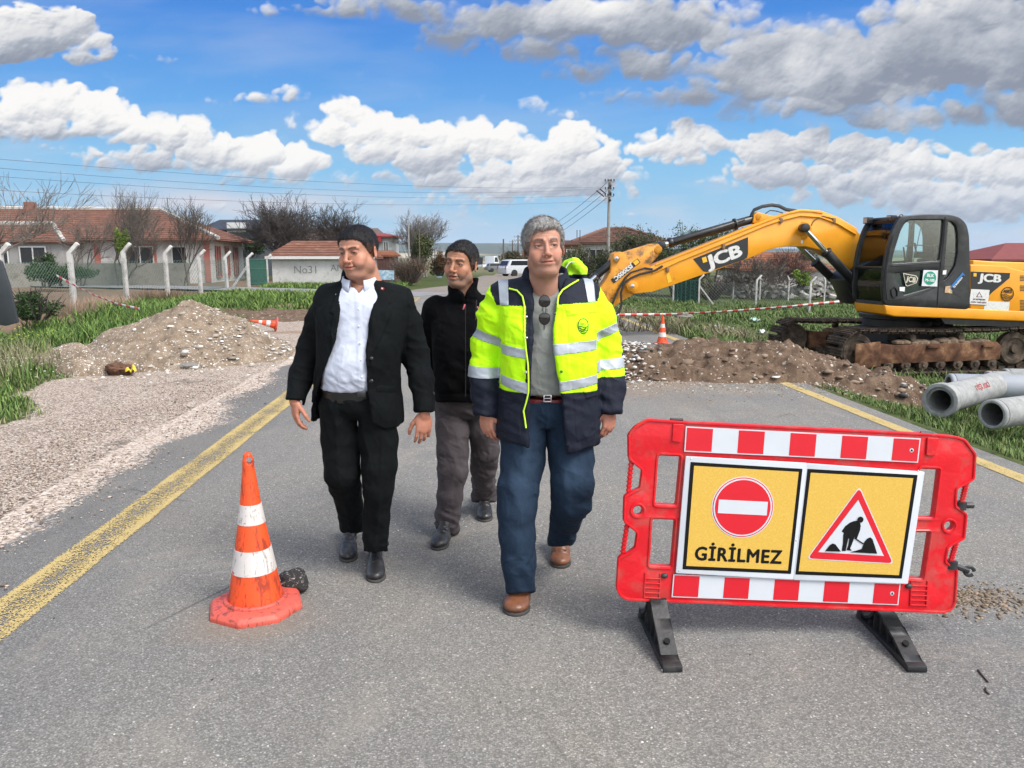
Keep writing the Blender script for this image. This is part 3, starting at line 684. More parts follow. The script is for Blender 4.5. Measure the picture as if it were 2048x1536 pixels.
def hair_mesh(p):
 g = SD((-.115, -.13, -.11), (.115, .15, .165), .0030)
 fw = p.get('fw', 1); t = p.get('hair', .009)
 g.ell((0, .020, .034), (.0755 * fw + t * p.get('sw', .75), .096 + t * .7, .080 + t), k=.01)
 g.ell((0, -.036, .040), (.063 * fw + t * .9, .046 + t * .8, .050 + t * 1.1), k=.02)
 if p.get('quiff'): g.ell((.0, -.052, .085), (.055, .030, .018 + p['quiff']), R=rx3(.25), k=.02)
 hl = p.get('line', ([-.12, -.070, -.052, -.040, -.026, -.012, .004, .020, .034, .06, .12], [.073, .069, .060, .040, .020, -.012, -.016, .022, -.01, -.052, -.070]))
 def cut(P, A):
  y = P[..., 1]; x = P[..., 0]; zz = np.interp(y, hl[0], hl[1]) + p.get('peak', -.006) * np.exp(-(x / .02) ** 2) * (y < -.03) + p.get('part', 0) * x
  w_ = np.sin(x * 400 + y * 160) * .0016
  d = (zz - P[..., 2] + w_) * .75; hh = np.clip(.5 + .5 * (A - d) / .013, 0, 1)
  return d * (1 - hh) + A * hh + .013 * hh * (1 - hh)
 g.func(cut); V, Q = g.mesh(1); N = vnorm(V, Q)
 wv = p.get('wave', .0018); q = V @ rz3(.5)
 tuft = ridge(q, (.010, .034, .012), 5, 3) * wv + (fbm(V / .006, 2, 3) - .5) * wv * 1.0
 V = V + N * tuft[:, None]
 f = np.clip(fbm(q / np.array([.005, .03, .010]), 3, 12) * 1.6 - .3, 0, 1)[:, None]
 side = (sst(.045, -.01, V[:, 2]))[:, None] * p.get('grey', 0)
 c = np.array(p['hairc'])[None] * (.55 + .9 * f); c = c * (1 - side * f) + np.array([.30, .29, .28]) * side * f
 zz = np.interp(V[:, 1], hl[0], hl[1]); fw_ = np.where(V[:, 1] < -.035, .007, p.get('fade', .034)); fd = (1 - sst(0, 1, (V[:, 2] - zz) / fw_)) * np.where(V[:, 1] < -.035, .35, .62)
 c = mixc(c, fd, tuple(q * .42 for q in p['skin'][:3]))
 return V, Q, c
def strands(V, N, c, n, L, w, seed=1, crown_=(0, .03, .14), lift=.35, flow=None):
 r = np.random.default_rng(seed); i = r.integers(0, len(V), n); P = V[i]; Nn = N[i]; d = P - np.array(crown_) if flow is None else np.tile(np.array(flow, float), (n, 1)); d = d + r.normal(0, .035, (n, 3)) * (1 if flow is None else 8); d -= Nn * (d * Nn).sum(1)[:, None]; d /= np.linalg.norm(d, axis=1)[:, None] + 1e-9
 s_ = np.cross(d, Nn) * w; l = (L * r.uniform(.5, 1.2, n))[:, None]; a = P - Nn * .001; b = P + (d * .55 + Nn * lift * .8) * l; e = P + (d + Nn * lift * r.uniform(.2, 1.2, (n, 1))) * l
 return np.stack([a - s_, a + s_, b + s_ * .8, b - s_ * .8, e], 1).reshape(-1, 3), np.repeat(np.clip(c[i] * r.uniform(.5, 1.7, (n, 1)), 0, 1), 5, 0)
def hand_fn(g, wrist, fdir, thumb, curl=(.35, .55, .4), scale=1.0, spread=.05, wr=.027):
 z = np.array(fdir, float); z /= np.linalg.norm(z); x = np.array(thumb, float); x -= z * (x @ z); x /= np.linalg.norm(x)
 y = np.array(PALM[0], float); y = y - z * (y @ z) - x * (y @ x); y /= np.linalg.norm(y)
 Wt = np.array(wrist, float); T = lambda a, b, c: Wt + (x * a + y * b + z * c) * scale
 R = np.stack([x, y, z], 1); s = scale
 g.cone(T(0, 0, -.03), T(0, 0, .012), wr * s, .025 * s, .01)
 g.ell(T(0.0, 0, .050), (.040 * s, .0150 * s, .052 * s), R=R, k=.01)
 g.ell(T(.026, .010, .036), (.017 * s, .014 * s, .030 * s), R=R, k=.01)
 for i, (bx, L, r, cu) in enumerate([(.029, .074, .0092, .85), (.0095, .082, .0094, 1.0), (-.0100, .076, .0088, 1.1), (-.0275, .060, .0078, 1.25)]):
  p = T(bx, 0, .085 - abs(bx - .008) * .25); a = 0; sp = (bx) * 2.2 * spread / .05
  q = T(bx * .75, 0, .050); g.cone(q, p, .0105 * s, r * 1.05 * s, .006)
  for j, (fr, c_) in enumerate(zip((.45, .31, .24), curl)):
   a += c_ * cu; d = z * math.cos(a) + y * math.sin(a) + x * sp * math.cos(a); n = p + d * L * fr * s
   g.cone(p, n, r * (1 - .08 * j) * s, r * (.93 - .09 * j) * s, .0022); p = n
 p = T(.027, .006, .022)
 for d, L, r0, r1 in (((.55, .35, .75), .040, .0135, .0110), ((.28, .42, .86), .033, .0108, .0095), ((.05, .50, .86), .026, .0095, .0078)):
  d = np.array(d); d /= np.linalg.norm(d); n = p + (x * d[0] + y * d[1] + z * d[2]) * L * s; g.cone(p, n, r0 * s, r1 * s, .004); p = n
PALM = [None]
def hand_mesh(wrist, fdir, thumb, palm, **k):
 PALM[0] = palm; w_ = np.array(wrist, float); g = SD(w_ - .2, w_ + .2, .0026); hand_fn(g, wrist, fdir, thumb, **k); return g.mesh(1)
def join(parts):
 V = []; Q = []; Cc = []; n = 0
 for v, q, c in parts: V.append(v); Q.append(q + n); Cc.append(c); n += len(v)
 return np.concatenate(V), np.concatenate(Q), np.concatenate(Cc)
def sdobj(name, g_or_vq, mt, parent, disp=None, color=None, smooth=1):
 V, Q = g_or_vq.mesh(smooth) if isinstance(g_or_vq, SD) else g_or_vq
 if disp is not None: N = vnorm(V, Q); V = V + N * disp(V, N)[:, None]
 at = None
 if color is not None: at = {'col': color(V)}
 return obj(name, npmesh(name, V, Q, [mt], True, attrs=at), parent), V, Q
def band_of(V, Q, planes, sel, off, name, mt, parent):
 """strip of the surface between planes [(co, no), ...] (kept where dot<0), lifted off by `off`"""
 me = npmesh('tmp', V, Q[sel(V[Q].mean(1))], [mt], True); bm = bmesh.new(); bm.from_mesh(me); bpy.data.meshes.remove(me)
 for co, no in planes:
  bmesh.ops.bisect_plane(bm, geom=bm.verts[:] + bm.edges[:] + bm.faces[:], plane_co=co, plane_no=no, clear_outer=True)
 bm.normal_update()
 lv = [v for v in bm.verts if not v.link_faces]; bmesh.ops.delete(bm, geom=lv, context='VERTS')
 bm.normal_update()
 for v in bm.verts: v.co += v.normal * off
 r = bmesh.ops.extrude_face_region(bm, geom=bm.faces[:])
 for v in [e for e in r['geom'] if isinstance(e, bmesh.types.BMVert)]: v.co -= v.normal * off * .9
 m2 = bpy.data.meshes.new(name); bm.to_mesh(m2); bm.free(); m2.materials.append(mt); m2.polygons.foreach_set('use_smooth', [True] * len(m2.polygons)); m2.update()
 return obj(name, m2, parent)

# ---------------------------------------------------------------- lettering, from Blender's built-in font, as thin solid letters
def text_on(txt, size, c, xd, yd, mt, parent, name='lettering', depth=.002, bold=0, wide=1.0, align='CENTER', italic=0, fatten=0):
 cu = bpy.data.curves.new(name, 'FONT'); cu.body = txt; cu.size = size; cu.align_x = align; cu.align_y = 'CENTER'; cu.extrude = depth / 2; cu.shear = italic; cu.resolution_u = 3; cu.space_character = 1 + fatten
 o = bpy.data.objects.new(name, cu); C.objects.link(o); bpy.context.view_layer.update()
 dg = bpy.context.evaluated_depsgraph_get(); me = bpy.data.meshes.new_from_object(o.evaluated_get(dg)); bpy.data.objects.remove(o)
 if bold:                              # heavier strokes: the same letters set a hair apart, one in front of the other
  bm = bmesh.new(); m0 = me.copy()
  for k, (a, b) in enumerate(((0, 0), (1, 0), (-1, 0), (0, .8), (0, -.8), (.7, .6), (-.7, -.6))): m1 = m0.copy(); m1.transform(Matrix.Translation((a * bold, b * bold, -k * depth * .08))); bm.from_mesh(m1)
  bm.to_mesh(me); bm.free()
 X = Vector(xd).normalized(); Yv = Vector(yd); Yv = (Yv - X * Yv.dot(X)).normalized(); Z = X.cross(Yv)
 M = Matrix((X * wide, Yv, Z)).transposed().to_4x4(); M.translation = Vector(c); me.transform(M); me.materials.clear(); me.materials.append(mt); me.name = name
 return obj(name, me, parent)
# ---------------------------------------------------------------- plates cut from outlines, with holes and a bevelled rim
def plate(name, outline, holes, thick, bevel, place, mt, parent, res=2, smooth=True):
 cu = bpy.data.curves.new(name, 'CURVE'); cu.dimensions = '2D'; cu.fill_mode = 'BOTH'; cu.extrude = thick / 2 - bevel; cu.bevel_depth = bevel; cu.bevel_resolution = res
 for ring in [outline] + list(holes):
  sp = cu.splines.new('POLY'); sp.points.add(len(ring) - 1)
  for i, p in enumerate(ring): sp.points[i].co = (p[0], p[1], 0, 1)
  sp.use_cyclic_u = True
 o = bpy.data.objects.new(name, cu); C.objects.link(o); bpy.context.view_layer.update()
 me = bpy.data.meshes.new_from_object(o.evaluated_get(bpy.context.evaluated_depsgraph_get())); bpy.data.objects.remove(o)
 me.transform(place); me.materials.clear(); me.materials.append(mt); me.name = name
 bm = bmesh.new(); bm.from_mesh(me); bmesh.ops.remove_doubles(bm, verts=bm.verts, dist=1e-5); bmesh.ops.recalc_face_normals(bm, faces=bm.faces); bm.to_mesh(me); bm.free()
 me.polygons.foreach_set('use_smooth', [smooth] * len(me.polygons))
 try: me.set_sharp_from_angle(angle=math.radians(40))
 except Exception: pass
 return obj(name, me, parent)
def rounded(pts, r, n=4):
 out = []; m = len(pts)
 for i in range(m):
  p = Vector(pts[i]); a = (Vector(pts[i - 1]) - p); b = (Vector(pts[(i + 1) % m]) - p); rr = min(r, a.length * .45, b.length * .45)
  a = p + a.normalized() * rr; b = p + b.normalized() * rr
  for k in range(n + 1): t = k / n; q = a * (1 - t) ** 2 + p * 2 * t * (1 - t) + b * t * t; out.append((q.x, q.y))
 return out
def circ(c, r, n=28): return [(c[0] + r * math.cos(2 * PI * i / n), c[1] + r * math.sin(2 * PI * i / n)) for i in range(n)]

# ---------------------------------------------------------------- road-works barrier
def barrier():
 yaw, lean, roll = .017, .06, -.061
 ax = Vector((math.cos(yaw) * math.cos(roll), math.sin(yaw) * math.cos(roll), math.sin(roll))); nb = Vector((-math.sin(yaw), math.cos(yaw), 0))
 up = Vector((0, 0, 1)) * math.cos(lean) + nb * math.sin(lean); up = (up - ax * up.dot(ax)).normalized(); out = -ax.cross(up) * -1      # out points to the camera
 if out.y > 0: out = -out
 O = Vector((.442, 3.04, .2))
 def loc(cu, cv, off=0.0):            # picture crop -> plane coordinates of the panel
  u, v = cu / 2.695 + 1220, cv / 2.695 + 820; r = Vector(ray(u, v)); n = out; o = O + out * off; t = (o - Vector((0, 0, H_))).dot(n) / r.dot(n); p = Vector((0, 0, H_)) + r * t - o
  return (p.dot(ax), p.dot(up))
 def M(off): m = Matrix((ax, up, out)).transposed().to_4x4(); m.translation = O + out * off; return m
 def P3(s, t, off): return O + ax * s + up * t + out * off
 L = lambda pts: [loc(*p) for p in pts]
 red = mat('barrier_red_plastic', (.60, .004, .012), .38, .10, 6, .12, 60, dirt=(.34, .10, .08), dscale=9, damt=.42, kind='Object')
 white = mat('sign_white', (.54, .57, .61), .45, .03, 10, .03, 400); black = mat('sign_black', (.004, .004, .004), .6, spec=.2); yel = NT('sign_yellow')
 co = yel.co(); yel.base(yel.mix(yel.voro(160, co), (.56, .34, .040, 1), (.66, .43, .085, 1))); yel.set(.45, 0, .5); yel = yel.m
 sred = mat('sign_red', (.58, .006, .018), .42, .04, 10); blk = mat('black_rubber_plastic', (.014, .015, .017), .5, .25, 8, .15, 80, dirt=(.07, .068, .062), dscale=10, damt=.35)
 root = empty('road_barrier', (1.15, 3.0, 0), 0, 'red plastic barrier carrying two yellow warning signs on black rubber feet', 'barrier')
 outl = L([(205, 55), (400, 68), (1700, 132), (1860, 146), (1910, 162), (1968, 238), (1960, 372), (1905, 402), (1868, 420), (1862, 500), (1862, 520), (1920, 562), (1908, 692), (1858, 716), (1820, 740), (1806, 820), (1870, 862), (1858, 1040), (1838, 1075), (1800, 1090), (92, 1020), (58, 1000), (40, 965), (50, 800), (110, 770), (140, 745), (152, 660), (78, 600), (82, 468), (130, 440), (165, 425), (178, 322), (105, 262), (104, 135), (140, 92)])
 # grip rails outside the two notches on each side are added as bars
 circl = loc(150, 542); circr = loc(1828, 625)
 holes = [rounded(L([(258, 240), (386, 246), (360, 518), (238, 512)]), .014), rounded(L([(225, 582), (356, 588), (334, 850), (208, 843)]), .014),
             rounded(L([(1668, 312), (1782, 316), (1748, 585), (1640, 582)]), .014), rounded(L([(1640, 655), (1732, 655), (1692, 916), (1598, 910)]), .014),
             circ(circl, .0235, 24), circ(circr, .0235, 24)]
 pn = plate('panel', rounded(outl, .010), holes, .030, .005, M(-.015), red, root)
 # raised rims round the holes, ribs and the outer lip
 def rib(pts, r=.004, closed=True, off=.001, name='rib', m=red):
  MB().tube([P3(s, t, off) for s, t in pts], r, 6, closed=closed).build(name, m, pn, smooth=True)
 for h in holes: rib([Vector(p) + (Vector(p) - sum((Vector(q) for q in h), Vector((0, 0))) / len(h)).normalized() * .005 for p in h], .005)
 rib(rounded([tuple(Vector(p)) for p in outl], .010), .006)
 for pts in ([(118, 262), (100, 470)], [(98, 600), (68, 800)], [(1935, 375), (1905, 500)], [(1878, 705), (1843, 830)]):
  a, b = loc(*pts[0]), loc(*pts[1]); A, B = P3(*a, -.012), P3(*b, -.012); g = MB(); g.tube([A, B], .009, 8)
  for k in range(9): c = A.lerp(B, (k + .5) / 9); g.tube([c - (B - A).normalized() * .003, c + (B - A).normalized() * .003], .0125, 8)
  g.build('grip', red, pn, smooth=True)
 for cx in ((195, 270), (1628, 1708)):       # ribbed foot pockets
  y0 = 885 if cx[0] < 500 else 925
  for k in range(5):
   a, b = loc(cx[0] - 8, y0 + 20 + k * 26), loc(cx[1], y0 + 23 + k * 26); rib([a, b], .0028, False, .004)
  a, b = loc(cx[0] - 6, y0 - 8), loc(cx[0] - 12, y0 + 130); rib([a, b], .003, False, .003); a, b = loc(cx[1] + 2, y0 - 5), loc(cx[1] - 6, y0 + 135); rib([a, b], .003, False, .003)
 for q in ([(340, 75), (395, 78), (378, 172), (335, 165)], [(1708, 150), (1765, 152), (1745, 245), (1703, 240)]): plate('clip_plate', rounded(L(q), .004), [], .010, .002, M(.004), red, pn)
 for q in ((362, 57, 34), (1715, 130, 34)):
  a, b = loc(q[0] - q[2], q[1]), loc(q[0] + q[2], q[1] + 3); MB().tube([P3(a[0], a[1] + .002, -.012), P3(b[0], b[1] + .002, -.012)], .008, 8).build('top_plug', blk, pn, smooth=True)
 for q in ((292, 892), (1608, 948)):
  a = loc(*q); MB().ball(P3(a[0], a[1], .004), (.016, .010, .011), 12).build('foot_plug', blk, pn, smooth=True)
 # striped reflective strips
 for k, (tl, tr, br, bl, em) in enumerate((((407, 87), (1670, 152), (1655, 282), (398, 222), (1620, 215)), ((340, 882), (1562, 931), (1549, 1048), (330, 1005), (1515, 985)))):
  st = plate('reflective_strip', L([tl, tr, br, bl]), [], .0016, .0002, M(.0065), white, root, 0, False)
  a, b, c, d = [Vector(loc(*q)) for q in (tl, tr, br, bl)]; ins = .028
  def at(s, t): return tuple((a.lerp(b, s)).lerp(d.lerp(c, s), t))
  for i in range(0, 9, 2):
   s0, s1 = (i / 9) * .990 + .005, ((i + 1) / 9) * .990 + .005; plate('red_block', [at(s0, .045), at(s1, .045), at(s1, .955), at(s0, .955)], [], .0010, .0001, M(.0078), sred, st, 0, False)
  e = loc(*em); plate('emblem', circ(e, .0085, 20), [], .0008, .0001, M(.0087), white, st, 0, False); plate('emblem', [(e[0] - .006, e[1] - .004), (e[0] + .006, e[1] - .004), (e[0], e[1] + .0065)], [], .0008, .0001, M(.0095), black, st, 0, False)
 # the two signs
 def sign(wq, bq, yq, label):
  b = plate('sign_board', rounded(L(wq), .004), [], .010, .0015, M(.013), white, root, 1, False); b['label'] = label
  plate('black_border', rounded(L(bq), .002), [L(yq)], .0010, .0001, M(.0186), black, b, 0, False)
  plate('yellow_field', L(yq), [], .0008, .0001, M(.0184), yel, b, 0, False)
  return b
 s1 = sign([(405, 247), (1052, 283), (978, 905), (352, 870)], [(428, 275), (1028, 312), (966, 875), (385, 850)], [(447, 295), (1008, 328), (950, 857), (405, 832)], 'no entry sign board lettered GİRİLMEZ')
 s2 = sign([(1054, 285), (1682, 330), (1592, 928), (982, 906)], [(1055, 312), (1645, 345), (1560, 900), (990, 878)], [(1072, 332), (1622, 362), (1545, 882), (1008, 860)], 'roadworks sign board with a digging worker in a red triangle')
 c = loc(707, 518)
 for i, (r, m) in enumerate(((.1295, white), (.1255, sred), (.1215, white), (.1155, sred))): plate('sign_disc', circ(c, r, 64), [], .0006, .0001, M(.0195 + i * .0006), m, s1, 0, False)
 e = Vector(loc(850, 524)) - Vector(loc(565, 510)); e.normalize(); f = Vector((-e.y, e.x)); cc = Vector(c); hw_, hh = .102, .0285
 plate('white_bar', [tuple(cc + e * sx * hw_ + f * sy * hh) for sx, sy in ((-1, -1), (1, -1), (1, 1), (-1, 1))], [], .0006, .0001, M(.0220), white, s1, 0, False)
 a, b = Vector(loc(440, 768)), Vector(loc(925, 790)); d = (b - a).normalized(); mid = (a + b) / 2; q = P3(mid.x, mid.y, .0194)
 t = text_on('GİRİLMEZ', .080, q, ax * d.x + up * d.y, up * d.x - ax * d.y, black, s1, 'lettering', .0008, bold=.0030, wide=.92, fatten=.10)
 tri = L([(1333, 405), (1048, 795), (1518, 822)]); cen = Vector(loc(1300, 674))
 def sc(k, pts): g_ = sum((Vector(p) for p in pts), Vector((0, 0))) / len(pts); return [tuple(g_ + (Vector(p) - g_) * k) for p in pts]
 plate('white_rim', rounded(sc(1.0, tri), .022, 6), [], .0006, .0001, M(.0195), white, s2, 0, False)
 plate('red_triangle', rounded(sc(.965, tri), .020, 6), [], .0006, .0001, M(.0202), sred, s2, 0, False)
 plate('white_triangle', L([(1325, 478), (1112, 757), (1462, 778)]), [], .0006, .0001, M(.0209), white, s2, 0, False)
 k = lambda u, v: ((u / 3.938 + 1340 - 1220) * 2.695, (v / 3.938 + 900 - 820) * 2.695)
 wk = [[(1400, 560), (1430, 548), (1458, 546), (1480, 566), (1484, 592), (1462, 625), (1440, 662), (1345, 662), (1350, 640), (1366, 610), (1384, 588)], [(1402, 558), (1362, 588), (1334, 628), (1346, 640), (1364, 630), (1378, 604), (1404, 588)],
          [(1462, 575), (1482, 582), (1478, 618), (1466, 650), (1450, 692), (1434, 688), (1440, 640), (1452, 605)], [(1346, 655), (1396, 655), (1382, 700), (1364, 782), (1334, 782), (1344, 720)], [(1378, 652), (1438, 660), (1420, 710), (1400, 762), (1412, 780), (1372, 775), (1385, 735), (1392, 690)],
          [(1430, 684), (1436, 676), (1506, 722), (1500, 730)], [(1398, 790), (1440, 780), (1490, 765), (1512, 708), (1532, 685), (1556, 674), (1574, 690), (1590, 740), (1610, 802)], [(1204, 782), (1240, 735), (1262, 722), (1284, 730), (1326, 786)]]
 for i, pl in enumerate(wk): plate('worker_symbol' if i < 6 else 'heap_symbol', L([k(*q) for q in pl]), [], .0005, .00005, M(.0214 + i * .0004), black, s2, 0, False)
 hc = loc(*k(1478, 536)); plate('worker_symbol', circ(hc, .0128, 20), [], .0005, .00005, M(.0248), black, s2, 0, False)
 for q in ((430, 260), (1648, 322), (995, 697), (365, 858)):
  s_, t_ = loc(*q); MB().ball(P3(s_, t_, .018), (.0035, .002, .0035), 8).build('rivet', steel, root, smooth=True)
 # black clamps on the right-hand grips
 for (u, v, r, ang, ln) in ((1900, 518, .022, .05, .030), (1848, 838, .024, -.30, .055)):
  s_, t_ = loc(u, v); d = ax * math.cos(ang) + up * math.sin(ang); cc_ = P3(s_, t_, -.012); m = MB()
  m.lathe([(.012, -.016), (r, -.016), (r, .016), (.012, .016)], cc_, Matrix((ax, out, up)).transposed(), 18)
  m.tube([cc_ + d * r * .8, cc_ + d * (r + ln)], .0125, 8)
  if ln > .04:
   e2 = cc_ + d * (r + ln + .006); m.tube([e2 + d * .022 * math.cos(t) + out.cross(d) * .018 * math.sin(t) for t in np.linspace(.5, 2 * PI - .5, 14)], .008, 6)
  m.build('clamp', blk, root, smooth=True)
 # the feet: a flanged arch with a web
 for (x, yaw_) in ((.612, .02), (1.582, .02)):
  ft = MB(); zt = .186 if x < 1 else .120; k_ = zt / .2; prof = [(-.268, .030), (-.225, .046), (-.15, .048 + .052 * k_), (-.09, .030 + .110 * k_), (-.050, .010 + .165 * k_), (-.030, zt), (.040, zt), (.052, .150 * k_), (.080, .105 * k_), (.115, .072 * k_), (.155, .052), (.178, .045)]
  c = Vector((x, 3.055, 0)); f = Vector((-math.sin(yaw_) * 0 + .0, 1, 0)); f = Vector((math.sin(.05) * (-1 if x < 1 else .4), 1, 0)).normalized(); sd_ = Vector((f.y, -f.x, 0))
  Pq = lambda d, z, s: c + f * d + Vector((0, 0, z)) + sd_ * s
  def strip(pp, w0, th):
   for i in range(len(pp) - 1):
    (d0, z0), (d1, z1) = pp[i], pp[i + 1]; t = Vector((0, d1 - d0, z1 - z0)).normalized(); n = Vector((0, -t.z, t.y)) * th
    V = []
    for (d, z) in ((d0, z0), (d1, z1)):
     for sg in (-1, 1): V.append(Pq(d, z, sg * w0)); 
     for sg in (1, -1): V.append(Pq(d - n.y, max(z - n.z, .0), sg * w0))
    ft.add(V, [(0, 1, 2, 3), (7, 6, 5, 4), (0, 4, 5, 1), (1, 5, 6, 2), (2, 6, 7, 3), (3, 7, 4, 0)])
  strip(prof, .034, .012)
  web = [(-.25, .002)] + prof + [(.17, .002)]
  ft.prism([Pq(d, max(z - .006, .002), -.009) for d, z in web], sd_ * .018)
  ft.prism([Pq(-.282, 0, -.037), Pq(-.290, .012, -.037), Pq(-.285, .030, -.037), Pq(-.262, .034, -.037), Pq(.172, .014, -.037), Pq(.196, .014, -.037), Pq(.190, 0, -.037)], sd_ * .074)
  ft.prism([Pq(.150, .012, -.034), Pq(.146, .058, -.034), Pq(.185, .050, -.034), Pq(.194, .012, -.034)], sd_ * .068)
  for d in (-.16, -.09, -.02, .04, .09): z = float(np.interp(d, [p[0] for p in prof], [p[1] for p in prof])) - .016; ft.box(Pq(d, z / 2, 0), (.056, .006, z))
  fo = ft.build('foot', blk, root, bevel=.0025, angle=50)
  q = Pq(-.185, .0465 + .052 * k_ * .53 + .012, 0); MB().tube([q + Vector((0, .004, -.006)), q + Vector((0, -.001, .0015))], .0125, 14).build('bolt_hole', mat('hole_black', (.002, .002, .002), .9), fo, smooth=True)
barrier()

# ---------------------------------------------------------------- traffic cones
def cone_mat(name, c, dirt, amt):
 n = NT(name); co = n.co(); b = n.mix(n.noise(7, 4, .6, co), tuple(x * .9 for x in c) + (1,), c + (1,))
 cr = n.ramp(n.noise(1, 6, .75, n.mapping(co, (26, 26, 5)), 1.2), [(.52, 0.0), (.60, amt)]); b = n.mix(cr, b, dirt)
 b = n.mix(n.ramp(n.noise(45, 4, .7, co, 1), [(.62, 0.0), (.68, amt)]), b, dirt)
 n.base(b); n.set(.5, 0, .4); n.bump(n.noise(60, 4, .6, co), .2, .004); return n.m
cm1 = cone_mat('cone_orange', (.80, .085, .018), (.16, .025, .015, 1), .75); cm2 = cone_mat('cone_base_faded', (.62, .10, .07), (.12, .04, .035, 1), .8)
def cone_band_mat():
 n = NT('cone_white_tape'); co = n.co(); b = n.mix(n.noise(18, 5, .7, co), (.48, .44, .42, 1), (.66, .63, .61, 1))
 v = n.noise(1, 5, .7, n.mapping(co, (34, 34, 9)), 1.5); b = n.mix(n.ramp(v, [(.56, 0.0), (.60, .8), (.66, 0.0)]), b, (.10, .095, .09, 1))
 b = n.mix(n.ramp(n.noise(16, 3, .6, co), [(.67, 0.0), (.70, 1.0)]), b, (.50, .05, .03, 1)); n.base(b); n.set(.45); n.bump(v, .3, .003); return n.m
cbm = cone_band_mat()
def make_cone(label, group):
 t = empty('traffic_cone', (0, 0, 0), 0, label, 'traffic cone', group)
 prof = [(.121, .052), (.119, .062), (.0975, .190), (.0855, .262), (.062, .400), (.0475, .490), (.036, .590), (.0345, .600), (.030, .640), (.028, .660)]
 b = MB(); b.lathe(prof[:-1] + [(.0285, .655), (.020, .655), (.026, .58), (.05, .40)], n=40); b.build('cone_body', cm1, t, smooth=True, inv=False)
 ry = lambda z: float(np.interp(z, [p[1] for p in prof], [p[0] for p in prof]))
 for z0, z1 in ((.190, .300), (.415, .505)): MB().lathe([(ry(z0) - .002, z0), (ry(z0) + .0018, z0 + .001), (ry(z1) + .0018, z1 - .001), (ry(z1) - .002, z1)], n=40).build('reflective_tape', cbm, t, smooth=True, inv=False)
 tip = [(.026, .640), (.0255, .700), (.022, .722), (.013, .736), (.001, .741)]
 g = SD((-.05, -.05, .62), (.05, .05, .76), .0028)      # rounded tip with a slot through it
 g.chain([(0, 0, .645), (0, 0, .700), (0, 0, .722)], [.0275, .0245, .0200], .002); g.chain([(.004, -.03, .700), (.004, .03, .700)], [.0120, .0120], .002, 'sub'); g.chain([(.004, -.03, .712), (.004, .03, .712)], [.0105, .0105], .002, 'sub')
 g.func(lambda P, A: np.maximum(A, .640 - P[..., 2])); V, Q = g.mesh(1); obj('tip', npmesh('tip', V, Q, [cm1], True), t, False)
 ba = MB(); oc = []
 for i in range(8):
  a = PI / 8 + i * PI / 4; rr = .215 if True else .2; oc.append((rr * math.cos(a), rr * math.sin(a)))
 def ring(k, z): return [(x * k, y * k, z) for x, y in oc]
 V = ring(1, 0) + ring(1.0, .022) + ring(.93, .040) + ring(.70, .050)
 Fc = [tuple(range(7, -1, -1))]
 for j in range(3): Fc += [(j * 8 + i, j * 8 + (i + 1) % 8, j * 8 + 8 + (i + 1) % 8, j * 8 + 8 + i) for i in range(8)]
 Fc.append(tuple(24 + i for i in range(8))); ba.add(V, Fc); ba.lathe([(.142, .046), (.140, .060), (.126, .064), (.120, .058)], n=32)
 ba.build('base', cm2, t, bevel=.004, inv=False)
 return t
c0 = make_cone('orange cone with two worn white bands on the asphalt in the left foreground', 'orange traffic cones'); p = Gp(513, 1216); c0.location = p; c0.rotation_euler = (0, 0, .35)
def place_cone(p, rot_, sc, label):
 c = copy_tree(c0); c.location = [float(q) for q in p]; c.rotation_euler = rot_; c.scale = (sc,) * 3; c['label'] = label; return c
bpy.context.view_layer.update()
place_cone(Gp(1324, 689), (0, 0, .2), .76, 'dusty orange cone standing beyond the brown dirt heap on the road')
cl = place_cone(W(554, 650, 17.0), (0, 0, 0), .78, 'orange cone lying on its side behind the gravel mound')
cl.rotation_euler = Euler((0, math.radians(-78), math.radians(22)), 'XYZ')
# dark rock behind the near cone
def rock(name, c, r, col, label, seed, rg=1.0):
 bm = bmesh.new(); bmesh.ops.create_icosphere(bm, subdivisions=4, radius=1)
 for v in bm.verts:
  n = mnoise.noise(v.co * 1.3 + Vector((seed, 0, 0))) * .28 + mnoise.noise(v.co * 4 + Vector((0, seed, 0))) * .10 * rg + mnoise.noise(v.co * 11) * .04 * rg; v.co *= 1 + n
  v.co = Vector((v.co.x * r[0], v.co.y * r[1], v.co.z * r[2])) + Vector(c)
 me = bpy.data.meshes.new(name); bm.to_mesh(me); bm.free(); me.materials.append(col); me.polygons.foreach_set('use_smooth', [True] * len(me.polygons)); o = obj(name, me); tag(o, label, 'rock'); return o
rk = NT('asphalt_lump'); co = rk.geo(); b = rk.mix(rk.ramp(rk.noise(55, 5, .75, co), [(.56, 0.0), (.64, 1.0)]), (.018, .017, .018, 1), (.40, .36, .33, 1)); b = rk.mix(rk.ramp(rk.noise(9, 3, .6, co), [(.42, 1.0), (.56, 0.0)]), b, (.022, .02, .02, 1)); rk.base(b); rk.set(.8); rk.bump(rk.noise(70, 5, .7, co), 1, .01)
rock('asphalt_lump', W(588, 1160, 3.52) * (1, 1, 0) + (0, 0, .052), (.072, .065, .058), rk.m, 'black and white mottled lump of asphalt beside the near cone', 3)
